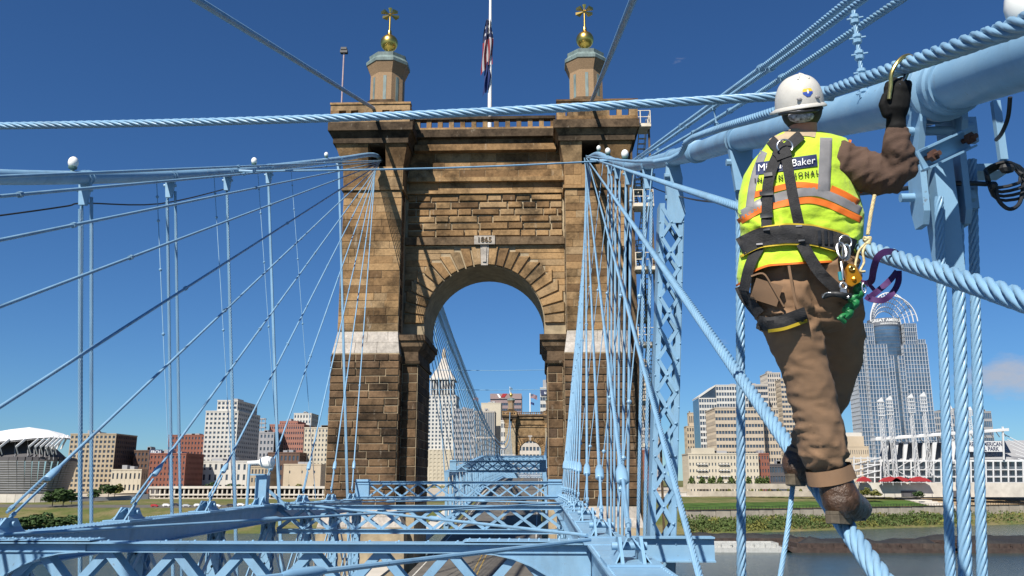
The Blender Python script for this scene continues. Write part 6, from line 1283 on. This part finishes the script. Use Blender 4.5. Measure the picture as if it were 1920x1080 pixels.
# shirt sleeves
def sfold(p): return noise.noise((p.x * 9, p.y * 8, p.z * 9)) * .006 + .010 * (ridge(p.x * 12 + p.z * 5, p.y * 6, p.z * 7 - p.x * 9) - .25) + .007 * (ridge(p.x * 16 - p.z * 14, p.y * 9, p.z * 18) - .2)
sv = MB(); ptube(sv, [(1570, 308, 3.49, 44), (1610, 318, 3.47, 39), (1650, 328, 3.43, 36), (1680, 330, 3.40, 31), (1688, 318, 3.38, 30), (1686, 290, 3.36, 28), (1681, 262, 3.34, 24), (1679, 240, 3.33, 18)], 18)
ptube(sv, [(1450, 315, 3.54, 30), (1438, 350, 3.64, 30), (1438, 390, 3.74, 28), (1448, 360, 3.88, 23), (1452, 335, 3.96, 18)], 16)
fuse('shirt', sv, M['shirt'], PW, .010, 3, sfold)
# vest
def hem(px): 
    pts = [(1376, 538), (1392, 530), (1412, 508), (1440, 497), (1500, 493), (1560, 490), (1600, 486), (1625, 470)]
    for (a, ya), (b, yb) in zip(pts, pts[1:]):
        if a <= px <= b: return L(ya, yb, (px - a) / (b - a))
    return 490
vm = MB(); NU, NV = 150, 96
def vpt(u, v, off):
    ph = -math.pi + 2 * math.pi * u; top = 246
    y = top
    for _ in range(6):
        l, r, dc, b = row(y); px = (l + r) / 2 + (r - l) / 2 * math.sin(ph); hm = hem(px) if math.cos(ph) > 0 else 488; y = L(hm, top, v)
    l, r, dc, b = row(y); c, h = (l + r) / 2, (r - l) / 2; px = c + (h + off * 400) * math.sin(ph); dd = dc - (b + off) * math.cos(ph) - (fold(px, y) if math.cos(ph) > -.2 else 0); return at(px, y, dd)
for lay in (0, -.007):
    for j in range(NV + 1):
        for i in range(NU): vm.v.append(tuple(vpt(i / NU, j / NV, lay)))
K = (NV + 1) * NU
for j in range(NV):
    for i in range(NU): a, b = j * NU + i, j * NU + (i + 1) % NU; vm.f.append((a, b, b + NU, a + NU)); vm.f.append((K + a, K + a + NU, K + b + NU, K + b))
for j in (0, NV):
    for i in range(NU): a, b = j * NU + i, j * NU + (i + 1) % NU; vm.f.append((a, K + a, K + b, b))
vm.mi = [0] * len(vm.f); vest = vm.build('safety_vest', M['lime_vest'], PW, smooth=70)
sh = MB(); sh.add([], []) ; yk = MB()
# shoulder yoke closing the vest top round the neck
for (x0, y0), (x1, y1) in (((1450, 262), (1470, 252)), ((1592, 262), (1540, 250))): ptube(yk, [(x0 + (12 if x0 < 1500 else -16), y0 + 13, 3.50, 17), (x1, y1 + 16, 3.50, 19)], 10)
fuse('vest_yoke', yk, M['lime_vest'], vest, .012, 3)
ribbon('reflective_band', [(1386, 404), (1400, 397), (1427, 379), (1474, 365), (1503, 360), (1535, 359), (1568, 372), (1614, 395)], 16, .004, M['reflective'], vest); ribbon('orange_band', [(1406, 368), (1427, 361), (1474, 349), (1497, 345), (1537, 350)], 11, .004, M['orange_trim'], vest); ribbon('orange_band', [(1558, 353), (1580, 362), (1610, 380)], 12, .004, M['orange_trim'], vest); ribbon('orange_band', [(1384, 417), (1400, 407), (1427, 391), (1474, 380), (1519, 374), (1552, 382), (1615, 412)], 12, .004, M['orange_trim'], vest)
ribbon('reflective_band', [(1432, 284), (1418, 318), (1410, 350), (1405, 388)], 14, .0045, M['reflective'], vest); ribbon('reflective_band', [(1549, 258), (1548, 290), (1546, 330), (1545, 358)], 23, .0045, M['reflective'], vest)
ribbon('orange_piping', [(1594, 262), (1590, 291), (1596, 332), (1616, 362)], 5, .005, M['orange_trim'], vest); ribbon('orange_piping', [(1380, 536), (1394, 528), (1412, 508), (1440, 497), (1500, 493), (1560, 490)], 4, .005, M['orange_trim'], vest)
# lettering on the back
def corner(u, v): return (L(L(1417, 1531, u), L(1417, 1533, u), v), L(L(305, 289, u), L(328, 311, u), v))
lb = MB(); n1, n2 = 60, 14
for j in range(n2 + 1):
    for i in range(n1 + 1): lb.v.append(tuple(on_back(*corner(i / n1, j / n2), .005)))
for j in range(n2):
    for i in range(n1): lb.f.append((j * (n1 + 1) + i, j * (n1 + 1) + i + 1, (j + 1) * (n1 + 1) + i + 1, (j + 1) * (n1 + 1) + i)); lb.mi.append(0)
panel = lb.build('name_panel', M['navy'], vest, recalc=False)
def back_text(name, txt, c, size, ang, width, mat, parent, off):
    vs, fs = text_mesh(txt, 1.0, .0, False); xs = [v[0] for v in vs]; k = width / (max(xs) - min(xs)); ca, sa = math.cos(ang), math.sin(ang); mb = MB()
    mb.add([on_back(c[0] + v[0] * k * ca + v[1] * size * sa * 0, c[1] - v[0] * k * sa - v[1] * size, off) for v in vs], fs); return mb.build(name, mat, parent, recalc=False)
back_text('lettering', 'Michael Baker', (1474.5, 308), 19, .14, 108, M['white'], panel, .0105); back_text('lettering', 'I N T E R N A T I O N A L', (1474.5, 331), 12.5, .13, 121, M['black'], vest, .0085); back_text('lettering', 'I N T E R N A T I O N A L', (1475.4, 331.4), 12.5, .13, 121, M['black'], vest, .0088)
# harness
hn = ribbon('back_strap', [(1461, 284), (1448, 312), (1439, 345), (1437, 425)], 20, .020, M['strap'], PW); ribbon('back_strap', [(1472, 282), (1480, 330), (1486, 365), (1499, 425)], 20, .022, M['strap'], PW); ribbon('shoulder_strap', [(1466, 285), (1456, 272), (1444, 262)], 20, .023, M['strap'], PW); ribbon('shoulder_strap', [(1470, 282), (1484, 268), (1503, 252)], 20, .024, M['strap'], PW); ribbon('dorsal_pad', [(1456, 276), (1468, 284), (1471, 296)], 30, .028, M['strap'], PW, th=.018)
belt = ribbon('waist_belt', [(1387, 463), (1400, 456), (1425, 444), (1474, 438), (1523, 440), (1568, 452), (1602, 466)], 34, .026, M['strap'], PW, th=.02); ribbon('belt_binding', [(1387, 446), (1400, 439), (1425, 427), (1474, 420), (1523, 422), (1568, 433), (1592, 442)], 4, .024, M['yellow_edge'], belt); ribbon('belt_binding', [(1388, 481), (1400, 474), (1425, 462), (1474, 457), (1523, 458), (1568, 470)], 4, .024, M['yellow_edge'], belt)
for x, y, w in ((1437, 362, 26), (1437, 404, 24), (1440, 326, 16)): ribbon('strap_slider', [(x - w / 2, y + 1), (x + w / 2, y - 1)], 8, .028, M['rubber'], PW, th=.012)
for x in (1536, 1548, 1558): ribbon('belt_buckle', [(x, 432), (x + 1, 458)], 6, .034, M['rubber'], belt, th=.01)
for x, y in ((1437, 431), (1424, 458), (1498, 424), (1503, 451)): ribbon('bar_tack', [(x - 6, y), (x + 6, y - 1)], 3, .034, M['reflective'], PW, th=.01)
ribbon('leg_strap', [(1424, 462), (1410, 486), (1402, 508), (1395, 545)], 20, .014, M['strap'], PW); ribbon('leg_strap', [(1503, 455), (1520, 485), (1538, 513), (1572, 545), (1598, 556)], 22, .024, M['strap'], PW); ribbon('hip_pad', [(1388, 536), (1396, 556), (1412, 576), (1424, 590)], 22, .012, M['strap'], PW)
tb = ribbon('thigh_strap', [(1421, 604), (1440, 609), (1470, 603), (1500, 592), (1512, 588)], 26, .020, M['strap'], PW, leg_off, .024); ribbon('thigh_binding', [(1440, 621), (1470, 617), (1500, 606), (1514, 601)], 6, .021, M['yellow_edge'], tb, leg_off, .02)
def tube3(name, pts, r, mat, parent, n=8, closed=False): return MB().tube(smoothpath([at(*p) for p in pts], 5), r, n).build(name, mat, parent, smooth=True)
c = at(1471, 275, 3.355); MB().tube([c + Vector((.032 * math.cos(a * math.pi / 10), -.004, .03 * math.sin(a * math.pi / 10))) for a in range(-2, 13)], .004, 8).build('dorsal_ring', M['steel'], PW, smooth=True)
# collar
kc = ribbon('shirt_collar', [(1446, 268), (1462, 258), (1486, 249), (1512, 246), (1530, 250)], 16, .006, M['khaki'], PW, th=.01)
# hard hat
ha = at(1499, 200, 3.505); up_ = Vector((-.13, -.36, 1)).normalized(); hw = .1005; hh_ = .136
fw = (Vector((0, 1, 0)) - up_ * up_.y).normalized(); rt = fw.cross(up_)
def hpt(th, ph, k=0.0): # th azimuth, ph 0 rim .. pi/2 crown
    r_ = math.cos(ph) ** .8; ridge = .004 * math.exp(-(rt.dot(rt) * (math.cos(th) * r_ / .16) ** 2)) if ph > .5 else 0
    return ha + rt * ((hw + k) * r_ * math.cos(th)) + fw * ((hw * 1.22 + k) * r_ * math.sin(th)) + up_ * ((hh_ + k + ridge) * math.sin(ph) ** .92)
hm = MB(); n, m_ = 40, 16
for j in range(m_):
    for i in range(n): hm.v.append(tuple(hpt(2 * math.pi * i / n, math.pi / 2 * j / (m_ - .5))))
hm.v.append(tuple(hpt(0, math.pi / 2)))
for j in range(m_ - 1):
    for i in range(n): hm.f.append((j * n + i, j * n + (i + 1) % n, (j + 1) * n + (i + 1) % n, (j + 1) * n + i))
for i in range(n): hm.f.append(((m_ - 1) * n + i, (m_ - 1) * n + (i + 1) % n, m_ * n))
hm.mi = [0] * len(hm.f); hat = hm.build('hard_hat', M['helmet'], PW, smooth=60)
br = MB()
for i in range(n):
    th = 2 * math.pi * i / n; bill = .055 * max(0, math.sin(th)) ** 2; e = .010 + bill
    for k, z in ((-.002, .004), (e, -.008), (e, -.014), (-.002, -.006)): br.v.append(tuple(ha + rt * ((hw + k) * math.cos(th)) + fw * ((hw * 1.22 + k) * math.sin(th)) + up_ * z))
for i in range(n):
    for j in range(4): a, b = i * 4, ((i + 1) % n) * 4; br.f.append((a + j, b + j, b + (j + 1) % 4, a + (j + 1) % 4))
br.mi = [0] * len(br.f); br.build('brim', M['helmet'], hat, smooth=50)
for th in (-1.95, -1.19): 
    p = hpt(th, .16, .002); MB().ball(p, .011, 8, sx=1.2, sy=.5, sz=.7).build('suspension_clip', M['reflective'], hat)
for k in (-.35, .35): MB().tube([hpt(-1.571 + k * (1 - q), .9 + .5 * q, .001) for q in (0, .3, .6, .9)], .004, 6).build('rib', M['helmet'], hat, smooth=True)
def hpatch(name, t0, t1, p0, p1, mat, k, shape=None):
    mb = MB(); a, b = 10, 8
    for j in range(b + 1):
        for i in range(a + 1):
            u, v = i / a, j / b; w = shape(v) if shape else 1; mb.v.append(tuple(hpt(L((t0 + t1) / 2, t0 if u < .5 else t1, abs(u - .5) * 2 * w), L(p0, p1, v), k)))
    for j in range(b):
        for i in range(a): mb.f.append((j * (a + 1) + i, j * (a + 1) + i + 1, (j + 1) * (a + 1) + i + 1, (j + 1) * (a + 1) + i)); mb.mi.append(0)
    return mb.build(name, mat, hat, recalc=False)
hpatch('emblem', -1.80, -1.36, .20, .36, simple('emblem_blue', (.03, .08, .38), .5), .0015, lambda v: max(.12, min(1, .25 + v * 1.1))); hpatch('emblem', -1.80, -1.36, .361, .47, simple('emblem_yellow', (.75, .52, .03), .5), .0015, lambda v: 1 - .25 * v * v); hpatch('emblem', -1.61, -1.54, .30, .42, M['white'], .0022)
hr_ = MB(); hr_.ball(hd + Vector((0, -.012, -.022)), .087, 16, sy=1.12, sz=1.05); fuse('hair', hr_, M['hair'], PW, .01, 2)
MB().ball(hd + Vector((-.026, -.075, -.078)), .045, 12, sx=1.25, sy=.75, sz=.62).build('bandana', M['band'], PW, smooth=True); tube3('glasses_strap', [(1462, 214, 3.46), (1480, 211, 3.40), (1505, 210, 3.385), (1530, 207, 3.41), (1541, 203, 3.48)], .007, M['rubber'], PW)
# gloves with fingers
for side in (0, 1):
    g = MB()
    if side == 0:
        ptube(g, [(1680, 240, 3.33, 19), (1680, 222, 3.32, 18), (1679, 205, 3.31, 25), (1680, 186, 3.31, 27), (1682, 170, 3.31, 22)], 14, .75)
        for x, yt in ((1664, 158), (1676, 151), (1689, 150), (1701, 156)): ptube(g, [(x, 182, 3.30, 7.5), (x, yt + 8, 3.29, 7.5), (x + 2, yt, 3.31, 7), (x + 3, yt + 2, 3.345, 6.5), (x + 2, yt + 16, 3.36, 6)], 8)
        ptube(g, [(1662, 214, 3.30, 9), (1655, 196, 3.29, 8.5), (1660, 180, 3.285, 7.5), (1672, 172, 3.285, 6.5)], 8)
    else:
        ptube(g, [(1452, 335, 3.96, 15), (1456, 316, 4.02, 17), (1458, 298, 4.06, 15)], 12, .75)
        for x in (1449, 1456, 1463, 1470): ptube(g, [(x, 302, 4.06, 5), (x, 290, 4.08, 5), (x + 1, 288, 4.11, 5), (x + 1, 298, 4.13, 4.5)], 7)
        ptube(g, [(1440, 318, 4.0, 6), (1437, 305, 4.02, 5.5), (1443, 297, 4.04, 5)], 7)
    fuse('glove', g, M['glove'], PW, .0055, 2)
# boots: heel toward the viewer, toes away to the right
for hx, hy, hd_, tx, ty, td, sx, sy, sd_, k in ((1571, 938, 3.59, 1612, 950, 3.78, 1566, 888, 3.63, 1.1), (1490, 874, 3.97, 1524, 888, 4.18, 1502, 845, 3.99, .88)):
    b = MB(); w = 34 * k; ptube(b, [(sx, sy, sd_, w * .78), (L(sx, hx, .5), L(sy, hy, .5), hd_ + .01, w * .9), (hx + 6 * k, hy - 2, hd_ + .01, w * 1.0)], 16); ptube(b, [(hx + 4 * k, hy + 2, hd_ + .0, w * .93), (L(hx, tx, .5), L(hy, ty, .5) + 3, L(hd_, td, .5), w * .85), (tx, ty + 4, td, w * .62)], 16)
    boot = fuse('boot', b, M['leather'], PW, .009, 4, lambda p: noise.noise((p.x * 30, p.y * 30, p.z * 45)) * .003)
    q0, q1, q2 = at(hx - 4 * k, hy + 30 * k, hd_ - .01), at(L(hx, tx, .5), L(hy, ty, .5) + 33 * k, L(hd_, td, .5)), at(tx, ty + 24 * k, td + .02); dv = (q2 - q0).normalized(); s_ = Vector((dv.y, -dv.x, 0)).normalized()
    def outline(o, wd): return [o + dv * a_ + s_ * b_ * wd for a_, b_ in ((-.035, -.55), (-.05, 0), (-.035, .55), (.03, .9), (.11, .85), (.20, 1.0), (.26, .7), (.28, 0), (.26, -.7), (.20, -1.0), (.11, -.85), (.03, -.9))]
    so_ = q0 + Vector((0, 0, .012)); MB().prism(outline(so_, .044 * k), Vector((0, 0, .013))).build('welt', M['sole'], boot); hl = [o for o in outline(so_ - Vector((0, 0, .034)), .046 * k)]; MB().prism([hl[0], hl[1], hl[2], hl[3], hl[4] - dv * .04, hl[10] - dv * .04, hl[11]], Vector((0, 0, .033))).build('heel_block', M['sole'], boot); MB().prism(outline(so_ - Vector((0, 0, .012)), .045 * k)[4:11], Vector((0, 0, .0115))).build('outsole', M['dark_sole'], boot)
# hip gear carried on the belt
gear = thing('tool_cluster', at(1590, 500, 3.36), 'steel carabiners and clips hanging at the worker right hip', 'gear')
def ring(c, rx, rz, r, mat, parent, name='ring', tilt=0.0, gap=0): 
    pts = [c + Vector((rx * math.cos(a * math.pi / 12), tilt * math.sin(a * math.pi / 12), rz * math.sin(a * math.pi / 12))) for a in range(25 - gap)]; return MB().tube(pts, r, 8).build(name, mat, parent, smooth=True)
ring(at(1585, 453, 3.33), .024, .026, .003, M['steel'], gear, 'hip_ring'); ring(at(1578, 470, 3.32), .017, .036, .0065, M['dark_steel'], gear, 'carabiner', .01); ring(at(1586, 474, 3.335), .014, .03, .006, M['steel'], gear, 'carabiner', -.01)
tube3('shackle_bar', [(1577, 490, 3.32), (1579, 505, 3.31), (1580, 526, 3.31)], .005, M['steel'], gear); tube3('teal_sleeve', [(1574, 510, 3.31), (1576, 526, 3.31)], .0075, M['teal'], gear); ring(at(1581, 536, 3.31), .012, .013, .005, M['steel'], gear, 'eyelet'); MB().box(*(lambda q: (q.x - .012, q.x + .012, q.y - .004, q.y + .004, q.z - .012, q.z + .008))(at(1581, 546, 3.31))).build('clip_plate', M['steel'], gear); tube3('grab_handle', [(1543, 556, 3.34), (1560, 551, 3.32), (1580, 553, 3.31), (1594, 555, 3.32)], .012, M['rubber'], gear); MB().ball(at(1590, 557, 3.31), .008, 8).build('bolt_head', M['steel'], gear); tube3('steel_gate', [(1542, 558, 3.33), (1548, 550, 3.32), (1558, 549, 3.31)], .003, M['steel'], gear)
T = thing('descender', at(1598, 535, 3.36), 'orange metal rope descender hanging at the worker hip', 'gear'); P_ = [(1592, 494), (1603, 497), (1617, 522), (1612, 529), (1597, 537), (1588, 533), (1589, 515), (1587, 503)]; MB().prism([at(x, y, 3.31) for x, y in P_], (0, .02, 0)).build('plate', M['amber'], T); ring(at(1597, 503, 3.305), .009, .008, .004, M['brass'], T, 'eye'); MB().ball(at(1601, 523, 3.308), .01, 8).build('pivot', M['amber'], T)
T = thing('webbing_bundle', at(1595, 600, 3.4), 'braided green webbing bundle hanging behind the descender', 'webbing')
for i in range(7):
    t_ = i / 6; x, y = L(1612, 1582, t_ ** 1.3), L(540, 595, t_); s = 1 if i % 2 else -1; tube3('braid_loop', [(x - 7 * s, y - 7, 3.36), (x + 6 * s, y, 3.345), (x - 2 * s, y + 9, 3.36)], .0135 if i < 6 else .009, M['green_web'], T)
tube3('braid_tail', [(1584, 594, 3.36), (1576, 595, 3.35), (1570, 598, 3.35)], .006, M['green_web'], T)
T = thing('lanyard_cord', at(1610, 515, 3.36), 'pale knotted cord tied from the rope down to the worker hip', 'rope'); MB().rope([at(1640, 366, 3.36), at(1633, 400, 3.35), at(1627, 440, 3.35)], .0075).build('cord', M['cord'], T, smooth=60)
for k, q in enumerate((((1619, 446), (1630, 450), (1624, 458)), ((1620, 452), (1631, 446), (1628, 458)))): tube3('knot', [(x, y, 3.34) for x, y in q], .0085, M['cord'], T)
tube3('cord_tail', [(1624, 456, 3.34), (1611, 470, 3.34), (1605, 490, 3.335), (1603, 502, 3.33)], .005, M['cord'], T); tube3('cord_tail', [(1627, 456, 3.34), (1618, 472, 3.335), (1620, 492, 3.335), (1613, 508, 3.33), (1622, 509, 3.33)], .005, M['cord'], T)
# purple sling round the stay behind the worker
T = thing('sling', at(1650, 560, 3.3), 'purple webbing sling looped over the stay rope beside the worker', 'sling')
def strap3(name, pts, w, mat, parent, th=.004):
    P = smoothpath([at(*p) for p in pts], 6); mb = MB(); k = len(P)
    for i, p in enumerate(P):
        t_ = (P[min(i + 1, k - 1)] - P[max(0, i - 1)]).normalized(); v = Vector(p).normalized(); s_ = t_.cross(v).normalized(); tw = .35 * math.sin(i * .5); s2_ = (s_ * math.cos(tw) + v * math.sin(tw)); n_ = t_.cross(s2_)
        for a, b in ((-1, -1), (1, -1), (1, 1), (-1, 1)): mb.v.append(tuple(p + s2_ * (a * w / 2) + n_ * (b * th / 2)))
    for i in range(k - 1):
        for j in range(4): mb.f.append((i * 4 + j, i * 4 + (j + 1) % 4, (i + 1) * 4 + (j + 1) % 4, (i + 1) * 4 + j))
    mb.f += [(0, 3, 2, 1), tuple((k - 1) * 4 + j for j in range(4))]; mb.mi = [0] * len(mb.f); return mb.build(name, mat, parent, smooth=50)
strap3('strap', [(1624, 532, 3.26), (1634, 526, 3.2), (1638, 505, 3.12), (1645, 484, 3.07), (1658, 473, 3.06), (1676, 473, 3.09), (1685, 481, 3.14)], .025, M['purple'], T); strap3('strap', [(1685, 508, 3.2), (1684, 530, 3.18), (1672, 551, 3.16), (1655, 563, 3.15), (1634, 561, 3.16), (1624, 556, 3.2)], .022, M['purple'], T); strap3('strap', [(1682, 509, 3.2), (1668, 526, 3.17), (1648, 544, 3.16), (1630, 558, 3.16)], .022, M['purple'], T); strap3('strap', [(1616, 528, 3.3), (1628, 532, 3.25), (1640, 545, 3.2)], .014, M['purple'], T); ring(at(1620, 540, 3.28), .007, .02, .003, M['steel'], T, 'link')
# snap hook over the hand rope
T = thing('snap_hook', at(1676, 180, 3.28), 'brass snap hook in the gloved hand hooked over the thick rope', 'hook'); tube3('hook_body', [(1667, 186, 3.27), (1670, 160, 3.26), (1671, 140, 3.25), (1679, 122, 3.245), (1692, 108, 3.25), (1704, 104, 3.28), (1709, 109, 3.33), (1706, 122, 3.38), (1700, 140, 3.38), (1692, 158, 3.36), (1684, 174, 3.34)], .0085, M['brass'], T); tube3('gate', [(1686, 160, 3.27), (1694, 148, 3.29), (1699, 136, 3.33)], .006, M['dark_steel'], T)
# thin rope hanging from the stay under the far boot
tag(MB().rope([at(1489, 890, 4.05), at(1478, 985, 3.95), at(1460, 1100, 3.85)], .0115).build('tie_rope', BL, smooth=60), 'thin twisted rope hanging from the stay below the far boot', 'rope')
# ------------------------------------------------------------------ lift everything so that the river surface is z = 0
for o in list(bpy.data.objects):
    if o.parent is None and o.type in ('MESH', 'EMPTY'): o.location.z += ZUP
